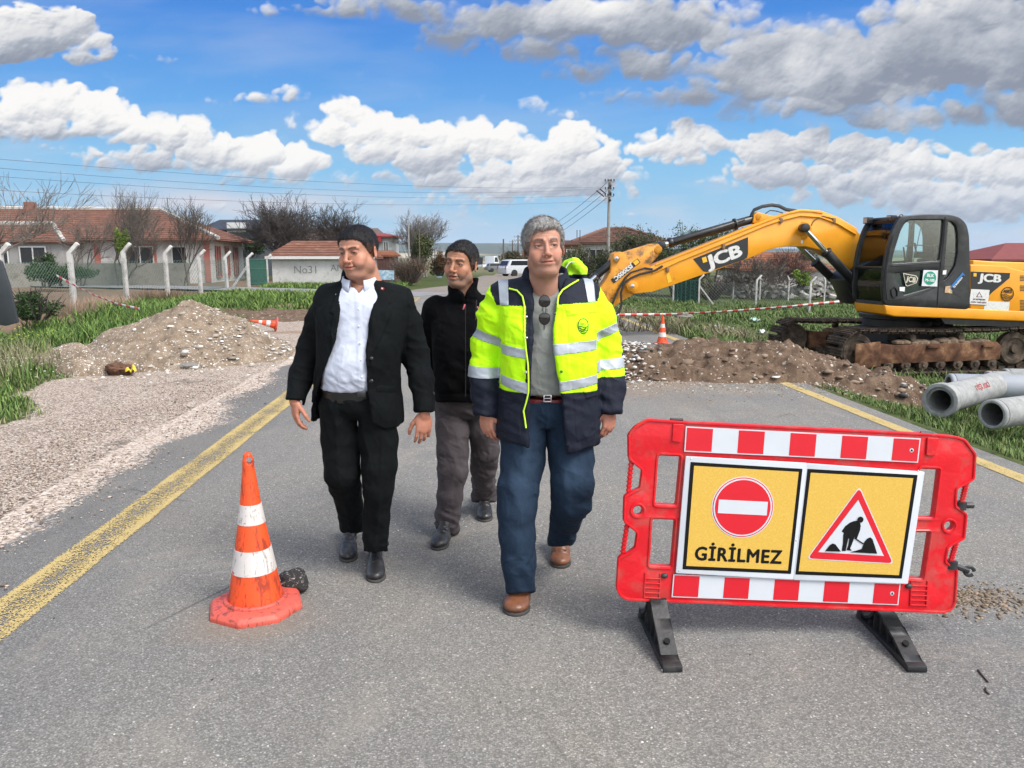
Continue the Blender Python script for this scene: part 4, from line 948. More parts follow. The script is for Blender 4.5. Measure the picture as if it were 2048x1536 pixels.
# ---------------------------------------------------------------- the tracked excavator
def excavator():
 psi = math.radians(8); h = Vector((-math.cos(psi), -math.sin(psi), 0)); l = Vector((math.sin(psi), -math.cos(psi), 0)); Cc = Vector((8.15, 16.3, -.64))
 root = empty('excavator', Cc, 0, 'yellow and black tracked excavator with its arm stretched over the dug-up road', 'excavator')
 def E3(s, y, z): return Cc + h * s + l * y + Vector((0, 0, z))
 def EP(u, v, y):                     # the pixel's point on the machine's vertical plane at side offset y
  r = Vector(ray(u, v)); o = Cc + l * y; e = Vector((0, 0, H_)); t = (o - e).dot(l) / r.dot(l); return e + r * t
 R3 = Matrix((h, l, Vector((0, 0, 1)))).transposed()
 yl = NT('machine_yellow'); co = yl.geo(); b = yl.ramp(yl.noise(3, 5, .6, co), [(.3, (.66, .27, .008, 1)), (.7, (.76, .32, .012, 1))]); b = yl.mix(yl.ramp(yl.noise(9, 6, .75, co, .5), [(.62, 0.0), (.72, .7)]), b, (.26, .12, .03, 1)); yl.base(b); yl.set(.38, 0, .5); yl.bump(yl.noise(5, 3, .5, co), .06, .01); yl = yl.m
 yld = mat('arm_yellow_dirty', (.60, .25, .012), .5, .2, 5, .1, 40, dirt=(.05, .035, .025), dscale=3.2, damt=.85, kind='Object')
 blk = mat('machine_black', (.010, .0115, .013), .35, .25, 5, .05, 30, dirt=(.045, .045, .045), dscale=6, damt=.4, kind='Object')
 dk = mat('label_black', (.013, .014, .016), .4); wh = mat('label_white', (.62, .62, .60), .5, .08, 30, dirt=(.35, .34, .32), dscale=30, damt=.6); chrome = mat('rod_chrome', (.62, .64, .68), .12, .03, metal=1)
 hose = mat('rubber_hose', (.014, .015, .016), .5); yel2 = mat('label_yellow', (.72, .40, .02), .5)
 rust = NT('rusty_track_frame'); co = rust.geo(); b = rust.ramp(rust.noise(3.5, 7, .7, co, .4), [(.32, (.030, .018, .013, 1)), (.48, (.095, .045, .026, 1)), (.60, (.18, .095, .052, 1)), (.74, (.32, .23, .14, 1))]); rust.base(b); rust.set(.85, 0, .2); rust.bump(rust.noise(30, 5, .7, co), .4, .01); rust = rust.m
 mud = NT('muddy_track_steel'); co = mud.geo(); b = mud.ramp(mud.noise(7, 6, .7, co), [(.35, (.022, .018, .015, 1)), (.55, (.085, .062, .045, 1)), (.75, (.17, .13, .095, 1))]); mud.base(b); mud.set(.8, 0, .25); mud.bump(mud.noise(25, 5, .7, co), .5, .015); mud = mud.m
 # --- tracks
 def track(y0):
  tb = MB(); r = .375; a = 1.68; zc = .44; N = 46; pts = []
  per = [('b', 3.36), ('f', PI * r), ('t', 3.36), ('r', PI * r)]; tot = sum(p[1] for p in per)
  for i in range(N):
   d = tot * i / N
   if d < 3.36: s, z, an = -a + d, zc - r, 0
   elif d < 3.36 + PI * r: q = (d - 3.36) / r; s, z, an = a + r * math.sin(q), zc - r * math.cos(q), q
   elif d < 6.72 + PI * r: q = d - 3.36 - PI * r; s = a - q; f = q / 3.36; z = zc + r - .055 * math.sin(f * PI) ** 1 * (1 - .3 * math.cos(f * 6 * PI)) * .6; an = PI
   else: q = (d - 6.72 - PI * r) / r; s, z, an = -a - r * math.sin(q), zc + r * math.cos(q), PI + q
   Rl = R3 @ Matrix.Rotation(-an, 3, 'Y'); c = E3(s, y0, z)
   dn = R3 @ Vector((math.sin(an) * 1, 0, -math.cos(an)))
   tb.box(c + dn * .045, (.165, .60, .018), Rl)
   for k in (-.055, 0, .055): tb.box(c + dn * .064 + (Rl @ Vector((k, 0, 0))), (.016, .60, .028), Rl)
   for sg in (-.075, .075): tb.box(c + dn * .008 + l * sg, (.150, .035, .075), Rl)
  tb.build('track_chain', mud, root)
  fr = MB(); sg = 1 if y0 > 0 else -1; yo = y0 + sg * .10
  pf = [(-1.30, .24), (1.02, .20), (1.30, .20), (1.72, .16), (1.74, .44), (1.72, .56), (1.28, .62), (1.0, .56), (-1.20, .60), (-1.32, .50)]
  fr.prism([E3(s, yo - .13, z) for s, z in pf[:3] + [(1.30, .60)] + pf[7:]], l * .26)
  fo = fr.build('track_frame', rust, root, bevel=.015)
  MB().prism([E3(s, yo + sg * .14, z) for s, z in ((1.26, .17), (1.60, .12), (1.80, .20), (1.82, .60), (1.30, .64))], l * sg * .03).build('guard_plate', rust, fo, bevel=.008)
  for s in (.18, -1.0): MB().box(E3(s, yo + sg * .15, .52), (.26, .05, .05), R3).build('step', rust, fo, bevel=.008)
  for s in (1.68, -1.68):
   w_ = MB(); w_.lathe([(.05, -.10), (.30, -.10), (.335, -.06), (.335, .06), (.30, .10), (.22, .10), (.20, .075), (.10, .075), (.08, .12), (.001, .12)], E3(s, y0 + sg * .04, .44), R3 @ Matrix.Rotation(-sg * PI / 2, 3, 'X'), 26)
   w_.build('idler_wheel' if s > 0 else 'drive_sprocket', mud, root, smooth=True)
  for s in (-.45, .58): MB().tube([E3(s, y0 - .12, .70), E3(s, y0 + sg * .20, .70)], .065, 14).build('carrier_roller', mud, root, smooth=True)
  for i in range(7): MB().lathe([(.001, -.16), (.10, -.16), (.105, -.06), (.075, -.05), (.075, .05), (.105, .06), (.10, .16), (.05, .17), (.04, .20), (.001, .20)], E3(-1.15 + i * .37, y0 + sg * .06, .165), R3 @ Matrix.Rotation(-sg * PI / 2, 3, 'X'), 16).build('track_roller', mud, root, smooth=True)
  # earth caked on top of the frame
  g = MB()
  for i in range(14):
   s = -1.0 + i * .14 + rnd.uniform(-.04, .04); g.ball(E3(s, yo, .60 + rnd.uniform(-.02, .03)), (.13, .13, rnd.uniform(.04, .085)), 8, R=R3)
  g.build('caked_earth', mat('caked_earth', (.19, .135, .09), .95, .3, 12, .8, 40), fo, smooth=True)
 track(1.20); track(-1.20)
 ub = MB(); ub.box(E3(0, 0, .52), (1.5, 1.7, .36), R3); ub.prism([E3(.9, 1.15, .35), E3(.9, -1.15, .35), E3(.25, -.9, .62), E3(.25, .9, .62)], Vector((0, 0, .14))); ub.prism([E3(-.9, 1.15, .35), E3(-.9, -1.15, .35), E3(-.25, -.9, .62), E3(-.25, .9, .62)], Vector((0, 0, .14)))
 ub.lathe([(.70, .68), (.72, .80), (.66, .82), (.66, .96), (.74, .98), (.74, 1.06), (.2, 1.08)], Cc, None, 36); ub.build('undercarriage', mat('undercarriage_black', (.018, .017, .016), .6, .3, 6, .2, 20), root)
 # --- deck
 dn = [(1769, 609), (1778, 610), (1939, 617), (2048, 622), (2200, 631), (2200, 652), (2048, 643), (1900, 637), (1790, 633.5), (1772, 629)]
 MB().prism([EP(u, v, 1.46) for u, v in dn], -l * 1.02).build('deck', yl, root, bevel=.03, seg=3, angle=25)
 MB().prism([EP(u, v, .43) for u, v in [(1830, 606), (2170, 620), (2170, 640), (1840, 626)]], -l * 1.75).build('deck', yl, root, bevel=.03, seg=3, angle=25)
 MB().prism([EP(u, v, 1.38) for u, v in [(1880, 634), (2190, 649), (2190, 662), (1890, 648)]], -l * 2.5).build('deck_underside', blk, root)
 MB().prism([EP(u, v, .43) for u, v in [(1716, 609), (1760, 606), (1770, 626), (1740, 622)]], -l * .25).build('deck_bracket', yl, root, bevel=.01)
 # --- engine housing and counterweight
 eng = MB(); eng.prism([EP(u, v, 1.44) for u, v in [(1940.5, 618), (1940.5, 529), (1960, 529), (2012, 531.5), (2022, 536), (2048, 542), (2120, 548), (2120, 626)]], -l * .98); eo = eng.build('engine_housing', yl, root, bevel=.025, seg=3)
 MB().prism([EP(u, v, .44) for u, v in [(1946, 520), (1992, 523), (2100, 526), (2120, 535), (2120, 600), (1946, 600)]], -l * 1.8).build('engine_cover', yl, root, bevel=.03, seg=3)
 MB().prism([EP(u, v, 1.40) for u, v in [(2124, 640), (2124, 540), (2150, 538), (2200, 560), (2205, 620), (2190, 648)]], -l * 2.8).build('counterweight', mat('counterweight_grey', (.05, .052, .055), .5), root, bevel=.06, seg=3)
 def flat(name, pts, y, m, par, th=.004): return MB().prism([EP(u, v, y) for u, v in pts], l * th).build(name, m, par)
 flat('black_decal', [(1941.5, 543), (2020, 546), (2019, 556), (1985, 584), (1972, 596), (1941.5, 583)], 1.442, dk, eo)
 for k, (v0, n_) in enumerate(((551, 4), (571, 4), (600, 8))):
  for i in range(n_): flat('vent_slot', [(2040, v0 + i * 3.0), (2075, v0 + .8 + i * 3.0), (2075, v0 + 2.0 + i * 3.0), (2040, v0 + 1.2 + i * 3.0)], 1.443, dk, eo)
 flat('label_plate', [(1971, 602), (2019, 604), (2017, 621), (1967, 619)], 1.442, wh, eo)
 pl = flat('warning_placard', [(1942, 578), (1979, 580), (1975, 610), (1938, 608)], 1.452, wh, eo)
 xd, zd = (EP(1979, 580, 1.45) - EP(1942, 578, 1.45)), Vector((0, 0, 1))
 bkt = mat('placard_ink', (.10, .03, .04), .6)
 flat('warning_triangle', [(1958.5, 583.5), (1965, 594.5), (1952, 594)], 1.4565, bkt, pl, .002); flat('warning_triangle', [(1958.5, 586.2), (1962.4, 593.3), (1954.6, 593)], 1.459, wh, pl, .002)
 text_on('20 METREDEN', .042, EP(1958.5, 599, 1.460), xd, zd, bkt, pl, 'lettering', .001, bold=.001); text_on('FAZLA YAKLAŞMA', .040, EP(1957.5, 604.6, 1.460), xd, zd, bkt, pl, 'lettering', .001, bold=.001)
 text_on('JCB', .205, EP(1981, 557, 1.449), xd, zd, wh, eo, 'brand_lettering', .004, bold=.010, wide=1.48, fatten=-.02); flat('yellow_square', [(1947, 546), (1953, 546.3), (1952.6, 553), (1946.6, 552.7)], 1.449, yel2, eo)
 def ringlogo(c, r, par, m, wd=.007):
  X = xd.normalized(); Z = Vector((0, 0, 1)); g = MB(); g.tube([c + X * r * math.cos(t) + Z * r * math.sin(t) for t in np.linspace(0, 2 * PI, 33)[:-1]], wd, 6, closed=True)
  for k in range(3): g.tube([c + X * (-r * .86 + i * r * .215) * (1 - .08 * k) + Z * (-.02 - k * .032 + .016 * math.sin(i * .8 + k * .5)) for i in range(9)], wd * .8, 6)
  g.build('emblem', m, par, smooth=True); text_on('ASKİ', r * .62, c + Z * r * .38, X, Z, m, par, 'emblem_lettering', .004, bold=.003)
 ringlogo(EP(2015, 588, 1.452), .132, eo, dk)
 # --- cab
 sidel = [(1769, 609), (1766, 575), (1768, 536), (1776, 495), (1787, 459), (1797, 440), (1808, 433), (1853, 430), (1900, 431), (1920, 437), (1932, 449), (1937, 470), (1939, 536), (1938.5, 617.5)]
 door_w = [(1782, 529), (1785, 509), (1800, 461), (1808, 446), (1818, 438.5), (1889, 438), (1886, 480), (1880, 523), (1830, 526)]
 rear_w = [(1895, 440), (1905, 442), (1914, 452), (1917, 470), (1917, 505), (1912, 532), (1898, 555), (1886, 565), (1889, 520), (1893, 470)]
 low_w = [(1786, 545), (1830, 541), (1876, 537), (1873, 570), (1850, 580), (1806, 593), (1799, 575), (1790, 562)]
 o0 = EP(1850, 530, 1.46); Mx = Matrix((h * -1, Vector((0, 0, 1)), -l)).transposed().to_4x4()
 Xc, Zc = -h, Vector((0, 0, 1)); Nc = Xc.cross(Zc)
 def loc2(pts, y): out = []; [out.append(((EP(u, v, y) - o0).dot(Xc), (EP(u, v, y) - o0).dot(Zc))) for u, v in pts]; return out
 def MP(y): m = Matrix((Xc, Zc, Nc)).transposed().to_4x4(); m.translation = o0 + l * (y - 1.46); return m
 S2 = rounded(loc2(sidel, 1.46), .10, 5); D2 = rounded(loc2(door_w, 1.46), .06, 4); R2 = rounded(loc2(rear_w, 1.46), .05, 4); L2 = rounded(loc2(low_w, 1.46), .04, 4)
 cab = plate('cab', S2, [D2, R2, L2], .07, .018, MP(1.43), blk, root)
 plate('cab_far_side', S2, [D2, R2, L2], .07, .018, MP(.47), blk, cab)
 # roof, rear wall, floor between the two sides
 def strip2(pts, th, y0, y1, name, m):
  g = MB(); P = [Vector(p) for p in pts]; c_ = Vector((.1, .1))
  for i in range(len(P) - 1):
   a, b = P[i], P[i + 1]; n = Vector((-(b - a).y, (b - a).x)).normalized()
   if n.dot(c_ - (a + b) / 2) < 0: n = -n
   q = [a, b, b + n * th, a + n * th]; g.prism([o0 + Xc * p.x + Zc * p.y + l * (y0 - 1.46) for p in q], l * (y1 - y0))
  return g.build(name, m, cab)
 ss = loc2(sidel, 1.46); strip2(ss[5:14], .05, .50, 1.40, 'roof_and_rear', blk); strip2([ss[13], ss[0]], .05, .50, 1.40, 'cab_floor', blk)
 # front frame bars and panes
 fl = loc2([(1769, 609), (1766, 575), (1768, 536), (1776, 495), (1787, 459), (1800, 437)], 1.46); F3 = lambda p, y, d=0: o0 + Xc * (p[0] + d) + Zc * p[1] + l * (y - 1.46)
 for k, r in ((0, .03), (2, .03), (5, .05)): MB().tube([F3(fl[k], 1.40, .03), F3(fl[k], .50, .03)], r, 8).build('windscreen_frame', blk, cab, smooth=True)
 gl = NT('cab_glass'); gl.b.inputs['Transmission Weight'].default_value = 0; tr = gl.n('ShaderNodeBsdfTransparent'); tr.inputs[0].default_value = (.90, .98, .965, 1); gs = gl.n('ShaderNodeBsdfGlossy'); gs.inputs['Roughness'].default_value = .03; gs.inputs['Color'].default_value = (.9, .9, .9, 1)
 mx = gl.n('ShaderNodeMixShader'); fr_ = gl.n('ShaderNodeFresnel'); fr_.inputs[0].default_value = 1.5; gl.l(fr_.outputs[0], mx.inputs[0]); gl.l(tr.outputs[0], mx.inputs[1]); gl.l(gs.outputs[0], mx.inputs[2]); gl.l(mx.outputs[0], gl.t.nodes['Material Output'].inputs[0]); glass = gl.m
 dg = mat('dark_tinted_panel', (.012, .030, .028), .10, .2, 3, spec=.8)
 for nm, q, m in (('door_window', D2, glass), ('rear_side_window', R2, glass), ('lower_door_panel', L2, dg)):
  for y in (1.425, .475): plate(nm, q, [], .006, .001, MP(y), m if y > 1 else glass, cab, 0, False)
 for i in range(5):
  a, b = fl[i], fl[i + 1]; g = MB(); g.prism([F3(a, 1.38, .035), F3(b, 1.38, .035), F3(b, .52, .035), F3(a, .52, .035)], Xc * .006); g.build('windscreen', glass, cab)
 rw = loc2([(1934, 455), (1937, 520)], 1.46)
 # door seams, handle, step, grab rail
 g = MB()
 for pts in ([(1891, 434), (1888, 480), (1882, 527), (1877, 575), (1875, 614)], [(1783, 532), (1830, 529), (1880, 526)], [(1778, 600), (1800, 598), (1840, 588), (1876, 572), (1895, 560), (1908, 545)]): g.tube([EP(u, v, 1.47) for u, v in pts], .008, 6)
 g.build('door_seal', hose, cab, smooth=True)
 MB().tube([EP(u, v, 1.48) for u, v in ((1783, 580), (1790, 574), (1795, 582), (1795, 592), (1787, 596), (1783, 588))], .012, 6, closed=True).build('door_handle', blk, cab, smooth=True)
 MB().tube([EP(u, v, 1.50) for u, v in ((1775, 600), (1771, 570), (1773, 540), (1780, 500), (1788, 470))], .014, 8).build('grab_rail', blk, cab, smooth=True)
 MB().tube([EP(1811, 492, 1.39), EP(1830, 490, 1.39), EP(1880, 492, 1.39)], .01, 6).tube([EP(1845, 440, 1.39), EP(1832, 500, 1.39), EP(1826, 524, 1.39)], .008, 6).build('window_bar', blk, cab, smooth=True)
 # seat, console, steering gear
 sm_ = mat('seat_fabric', (.05, .053, .058), .85, .2, 12); se = MB()
 sb = EP(1872, 520, .95); se.box(sb + Zc * -.05, (.50, .50, .16), R3); se.box(sb - h * .27 + Zc * .30, (.14, .48, .66), R3 @ Matrix.Rotation(-.15, 3, 'Y')); se.box(sb - h * .33 + Zc * .70, (.10, .26, .18), R3); so = se.build('seat', sm_, cab, bevel=.04, seg=3)
 MB().box(sb + Zc * -.30, (.40, .40, .34), R3).box(sb + l * .30 + Zc * .10, (.50, .10, .12), R3).box(sb - l * .30 + Zc * .10, (.50, .10, .12), R3).build('console', blk, cab, bevel=.02)
 MB().tube([sb + l * .30 + h * .22 + Zc * .12, sb + l * .30 + h * .28 + Zc * .34], .018, 8).tube([sb - l * .30 + h * .22 + Zc * .12, sb - l * .30 + h * .28 + Zc * .34], .018, 8).tube([sb + h * .62 + Zc * -.2, sb + h * .72 + Zc * .25], .015, 8).build('lever', blk, cab, smooth=True)
 # roof lamps and wiper
 for (u, v, y) in ((1736, 441, .60), (1783, 437, 1.10)):
  c = EP(u, v, y); MB().box(c, (.12, .16, .12), R3).tube([c - h * .05, c - h * .14 - Zc * .05, c - h * .20 - Zc * .09], .02, 6).build('work_lamp', blk, cab, bevel=.012)
  MB().box(c + h * .062, (.006, .13, .09), R3).build('lamp_glass', mat('lamp_glass', (.35, .36, .36), .15), cab)
 MB().tube([EP(u, v, y) for u, v, y in ((1780, 438, 1.3), (1768, 446, 1.15), (1764, 465, 1.0), (1758, 500, .95), (1764, 512, 1.0), (1768, 480, 1.2), (1775, 455, 1.3))], .009, 6).build('wiper_arm', hose, cab, smooth=True)
 MB().tube([EP(u, v, 1.3) for u, v in ((1797, 438), (1800, 430), (1804, 429), (1808, 434))], .009, 6).build('roof_loop', hose, cab, smooth=True)
 # stickers on the door
 fd = lambda n_, p, y, m, t=.003: flat(n_, p, y, m, cab, t)
 fd('white_sticker', [(1847, 540), (1876, 540.6), (1874, 573), (1843, 572)], 1.475, mat('sticker_white', (.62, .64, .66), .5)); gc = mat('sticker_green', (.012, .25, .16), .5)
 c = EP(1860, 556, 1.482); X = xd.normalized(); MB().prism([c + X * .125 * math.cos(t) + Zc * .125 * math.sin(t) for t in np.linspace(0, 2 * PI, 29)[:-1]], l * .003).build('green_disc', gc, cab)
 sw = mat('sticker_ink_white', (.7, .72, .72), .5); text_on('BLK', .085, c + Zc * .045 + l * .006, X, Zc, sw, cab, 'lettering', .001, bold=.003); text_on('M-105', .075, c - Zc * .045 + l * .006, X, Zc, sw, cab, 'lettering', .001, bold=.003)
 q = [(1806, 546), (1832, 551), (1836, 556), (1833, 566), (1814, 573), (1811, 570)]; fd('brand_badge', q, 1.475, mat('badge_cream', (.60, .56, .42), .5))
 cx, cy = 1821.7, 560.3; fd('brand_badge_field', [(cx + (u - cx) * .88, cy + (v - cy) * .86) for u, v in q], 1.479, dk); text_on('JCB', .135, EP(1822.5, 559.5, 1.486), X + Zc * -.10, Zc + X * .1, mat('badge_cream', (.60, .56, .42), .5), cab, 'lettering', .001, bold=.005, wide=.92)
 fd('small_sticker', [(1799, 574), (1810, 574), (1809, 583), (1799, 582)], 1.475, sw)
 fd('slanted_sticker', [(1899, 575), (1925, 545), (1930, 551), (1904, 582)], 1.475, mat('sticker_blue', (.02, .16, .42), .5)); fd('slanted_sticker', [(1903, 577.5), (1926.5, 549.5), (1929.3, 552.5), (1905.5, 580.5)], 1.479, dk)
 dd = EP(1926, 550, 1.48) - EP(1902, 578, 1.48); text_on('İŞ BAŞINDA', .045, EP(1916, 565, 1.486), dd, Zc, sw, cab, 'lettering', .001, bold=.002); fd('small_picture', [(1891, 573), (1905, 571), (1904, 587), (1889, 585)], 1.475, mat('sticker_tan', (.50, .34, .20), .6, .5, 30))
 fd('small_sticker', [(1886, 541), (1893, 540), (1892, 549), (1885, 549)], 1.475, sw)
 # --- boom
 bo = [(1735, 545), (1728, 478), (1712, 459), (1699, 449), (1672, 435), (1645, 426), (1622, 422.5), (1600, 422), (1576, 427), (1548, 437), (1519, 448), (1420, 487), (1311, 530), (1268, 547), (1255, 556), (1251, 571), (1256, 583), (1268, 587), (1303, 584), (1340, 572), (1407, 549), (1497, 517), (1535, 500.5), (1556, 495), (1580, 492.5), (1612, 493), (1640, 500), (1668, 514), (1700, 537), (1715, 560)]
 bm_ = MB().prism([EP(u, v, .22) for u, v in bo], -l * .44).build('boom', yl, root, bevel=.012)
 for sg, y in ((1, .223), (-1, -.223)):      # rolled edge of the side plates, boss
  MB().tube([EP(u, v, y) for u, v in bo[5:13]], .018, 6).build('boom_edge', yl, bm_, smooth=True)
 MB().tube([EP(1606, 460, .24), EP(1606, 460, -.24)], .165, 28).tube([EP(1606, 460, .27), EP(1606, 460, -.27)], .10, 20).build('boss', yl, bm_, bevel=.006)
 MB().prism([EP(u, v, .12) for u, v in ((1506, 446), (1509, 430), (1516, 424), (1527, 427), (1546, 432), (1560, 433), (1540, 446))], -l * .24).build('cylinder_bracket', yl, bm_, bevel=.01)
 for (u, v, r) in ((1517, 433, .06), (1265, 572, .105), (1265, 572, .07), (1265, 572, .04)):
  w_ = .15 if u > 1500 else .30 - (r - .1) * -.0 + (.105 - r) * .5; MB().tube([EP(u, v, w_), EP(u, v, -w_)], r, 20).build('pin', yl if r != .04 else steel, bm_, bevel=.005)
 plq = flat('decal_plate', [(1386, 518), (1496, 474), (1496, 508), (1494, 515), (1486, 520), (1413, 544), (1406, 542)], .222, dk, bm_)
 d = (EP(1490, 507, .23) - EP(1405, 538, .23)).normalized(); upd = d.cross(l); upd = upd if upd.z > 0 else -upd
 text_on('JCB', .335, EP(1450, 513, .229), d, upd + d * .05, wh, bm_, 'brand_lettering', .004, bold=.016, wide=1.42, fatten=-.03)
 flat('yellow_square', [(1403.5, 516), (1412, 513), (1414.5, 523), (1406, 526)], .2285, yel2, bm_)
 lb = flat('instruction_label', [(1332, 549), (1338, 545), (1344, 563), (1336, 566)], .222, yel2, bm_); flat('instruction_label', [(1602, 480), (1606, 480.5), (1605.5, 487), (1601.5, 486.5)], .222, wh, bm_)
 for k, (y, dv, r) in enumerate(((.16, -1.5, .024), (.10, -3.5, .024), (-.12, -2.5, .024), (.235, 7, .018))):
  pt = [(1305, 537), (1360, 514), (1420, 490), (1480, 465), (1530, 444), (1560, 434), (1600, 424), (1640, 427), (1675, 440), (1712, 462)]; MB().tube([EP(u, v + dv + (2 if u < 1320 and dv > 0 else 0), y) for u, v in pt], r, 8).build('hydraulic_pipe', yl, bm_, smooth=True)
 MB().tube([EP(u, v, .24) for u, v in ((1305, 538), (1290, 536), (1275, 541), (1262, 545), (1250, 556), (1236, 580), (1228, 600), (1222, 615))], .020, 8).build('hydraulic_hose', hose, bm_, smooth=True)
 MB().tube([EP(u, v, .25) for u, v in ((1325, 532), (1310, 541), (1280, 548), (1262, 556), (1248, 566), (1242, 585), (1243, 610), (1238, 625), (1224, 632))], .022, 8).build('hydraulic_hose', hose, bm_, smooth=True)
 for (u, v) in ((1335, 539), (1447, 493), (1562, 441), (1668, 441)): MB().box(EP(u, v, .235), (.06, .05, .10), R3).build('pipe_clamp', mat('clamp_brass', (.20, .11, .05), .5), bm_, bevel=.006)
 for dy, dv in ((.05, 0), (-.03, -2)): MB().tube([EP(u, v + dv, dy) for u, v in ((1502, 432), (1508, 421), (1524, 414), (1543, 411), (1558, 413), (1572, 420), (1592, 423))], .026, 8).build('hydraulic_hose', hose, bm_, smooth=True)
 MB().tube([EP(u, v, .12) for u, v in ((1531, 427), (1540, 421), (1552, 422), (1566, 426))], .010, 6).build('hydraulic_hose', hose, bm_, smooth=True)
 MB().tube([EP(u, v, .235) for u, v in ((1620, 456), (1628, 441), (1645, 432), (1665, 437))], .010, 6).build('hydraulic_hose', mat('hose_rust', (.12, .05, .02), .6), bm_, smooth=True)
 # --- cylinders
 def cyl(a, b, r, rod, yo, split, name, ends=1):
  A, B = EP(*a, yo), EP(*b, yo); M_ = A.lerp(B, split); g = MB().tube([M_, B], r, 18).tube([M_, M_.lerp(B, .04)], r * 1.22, 18).tube([B.lerp(M_, .04), B], r * 1.15, 18); c_ = g.build(name, blk, root, bevel=.006)
  MB().tube([A, M_.lerp(B, .02)], rod, 14).build('piston_rod', chrome, c_, smooth=True)
  MB().tube([A - l * .09, A + l * .09], r * .95, 14).build('rod_eye', blk, c_, bevel=.01); return c_
 cyl((1322, 491), (1510, 437), .085, .05, 0, .08, 'arm_cylinder')
 A = EP(1327, 490, 0).lerp(EP(1510, 437, 0), .78); MB().tube([A - (EP(1510, 437, 0) - EP(1327, 490, 0)).normalized() * .02, A + (EP(1510, 437, 0) - EP(1327, 490, 0)).normalized() * .02], .12, 16).build('cylinder_clamp', blk, root, bevel=.01)
 MB().tube([EP(u, v, .10) for u, v in ((1490, 440), (1440, 456), (1400, 468), (1350, 483))], .015, 6).build('cylinder_pipe', blk, root, smooth=True)
 cyl((1608, 456), (1715, 572), .092, .048, .36, .40, 'boom_cylinder'); cyl((1566, 462), (1702, 592), .092, .048, -.36, .46, 'boom_cylinder')
 MB().prism([EP(u, v, .30) for u, v in ((1690, 560), (1720, 520), (1740, 600), (1735, 612), (1712, 608))], -l * .6).build('boom_foot', blk, root, bevel=.01)
 # --- dipper arm, bucket linkage and bucket (partly hidden behind the man in front)
 ar = [(1228, 508), (1238, 503), (1250, 505), (1307, 487), (1318, 488), (1324, 496), (1322, 506), (1302, 528), (1292, 545), (1276, 560), (1278, 578), (1266, 590), (1246, 601), (1222, 618), (1196, 640), (1166, 668), (1152, 660), (1162, 632), (1190, 590), (1212, 560), (1222, 540), (1224, 520)]
 am = MB().prism([EP(u, v, .16) for u, v in ar], -l * .32).build('dipper_arm', yld, root, bevel=.012)
 for (u, v, r) in ((1317, 499, .075), (1233, 517, .07), (1233, 517, .045)): w_ = .19 + (.08 - r); MB().tube([EP(u, v, w_), EP(u, v, -w_)], r, 18).build('pin', yld if r > .05 else steel, am, bevel=.005)
 flat('decal_plate', [(1221.6, 558.8), (1275, 516.8), (1281, 524.6), (1227.5, 567)], .164, dk, am)
 d = (EP(1223, 563, .17) - EP(1277, 520, .17)).normalized(); upd = Vector((0, 0, -1)); upd = (upd - d * upd.dot(d)).normalized()
 text_on('JS200SC', .118, EP(1246.5, 544.5, .171), d, upd, wh, am, 'model_lettering', .003, bold=.006, wide=1.12); flat('yellow_square', [(1266, 525), (1274, 518.5), (1279, 524.5), (1271, 531)], .1695, yel2, am, .003)
 cyl((1176, 566), (1232, 518), .075, .04, .0, .30, 'bucket_cylinder')
 for y in (.22, -.24): MB().prism([EP(u, v, y) for u, v in ((1172, 560), (1180, 560), (1186, 632), (1172, 640))], l * .03).build('bucket_link', blk, root, bevel=.006)
 bs = [(1150, 640), (1178, 636), (1196, 650), (1208, 640), (1222, 618), (1228, 628), (1218, 662), (1196, 690), (1166, 700), (1138, 690), (1128, 668)]
 bk_ = MB().prism([EP(u, v, .55) for u, v in bs], -l * 1.1).build('bucket', mat('bucket_steel', (.035, .030, .026), .6, .4, 8, .3, 30, dirt=(.12, .09, .06), dscale=5, damt=.7), root, bevel=.02)
 for i in range(5): MB().box(E3(0, 0, 0) * 0 + EP(1134, 692, .5 - i * .25), (.22, .07, .06), R3 @ Matrix.Rotation(.5, 3, 'Y')).build('bucket_tooth', mat('tooth_steel', (.2, .19, .18), .4, metal=.8), bk_, bevel=.01)
excavator()
# ---------------------------------------------------------------- site: heaps, pipes, tape, litter
def gt(u, v):                               # where a pixel's ray meets the terrain
 z = 0.0
 for _ in range(12):
  p = Gp(u, v, z); z = float(gz(p[0], p[1]))
 return Gp(u, v, z)
def ht(u, v, Y): return float(W(u, v, Y)[2])
def heap(name, x0, x1, y0, y1, d, hf, mt, label, cat, kind=None, cut=.012, attrs=None):
 xs = np.arange(x0, x1, d); ys = np.arange(y0, y1, d); X, Y = np.meshgrid(xs, ys); Hh = hf(X, Y); G = gz(X, Y)
 base = np.where(rs(X, Y) > ROAD_R, G, np.maximum(G, .004)); Z = base + Hh - .03
 ny, nx = X.shape; I = np.arange(ny * nx).reshape(ny, nx); Q = np.stack([I[:-1, :-1], I[:-1, 1:], I[1:, 1:], I[1:, :-1]], -1).reshape(-1, 4)
 keep = (Hh.ravel()[Q] > cut).any(1); Q = Q[keep]; u, inv = np.unique(Q, return_inverse=True); V = np.stack([X, Y, Z - .05 * (Hh < cut)], -1).reshape(-1, 3)[u]
 at = {k: f(V) for k, f in (attrs or {}).items()}
 o = obj(name, npmesh(name, V, inv.reshape(-1, 4), [mt], True, attrs=at)); tag(o, label, cat, kind=kind); return o
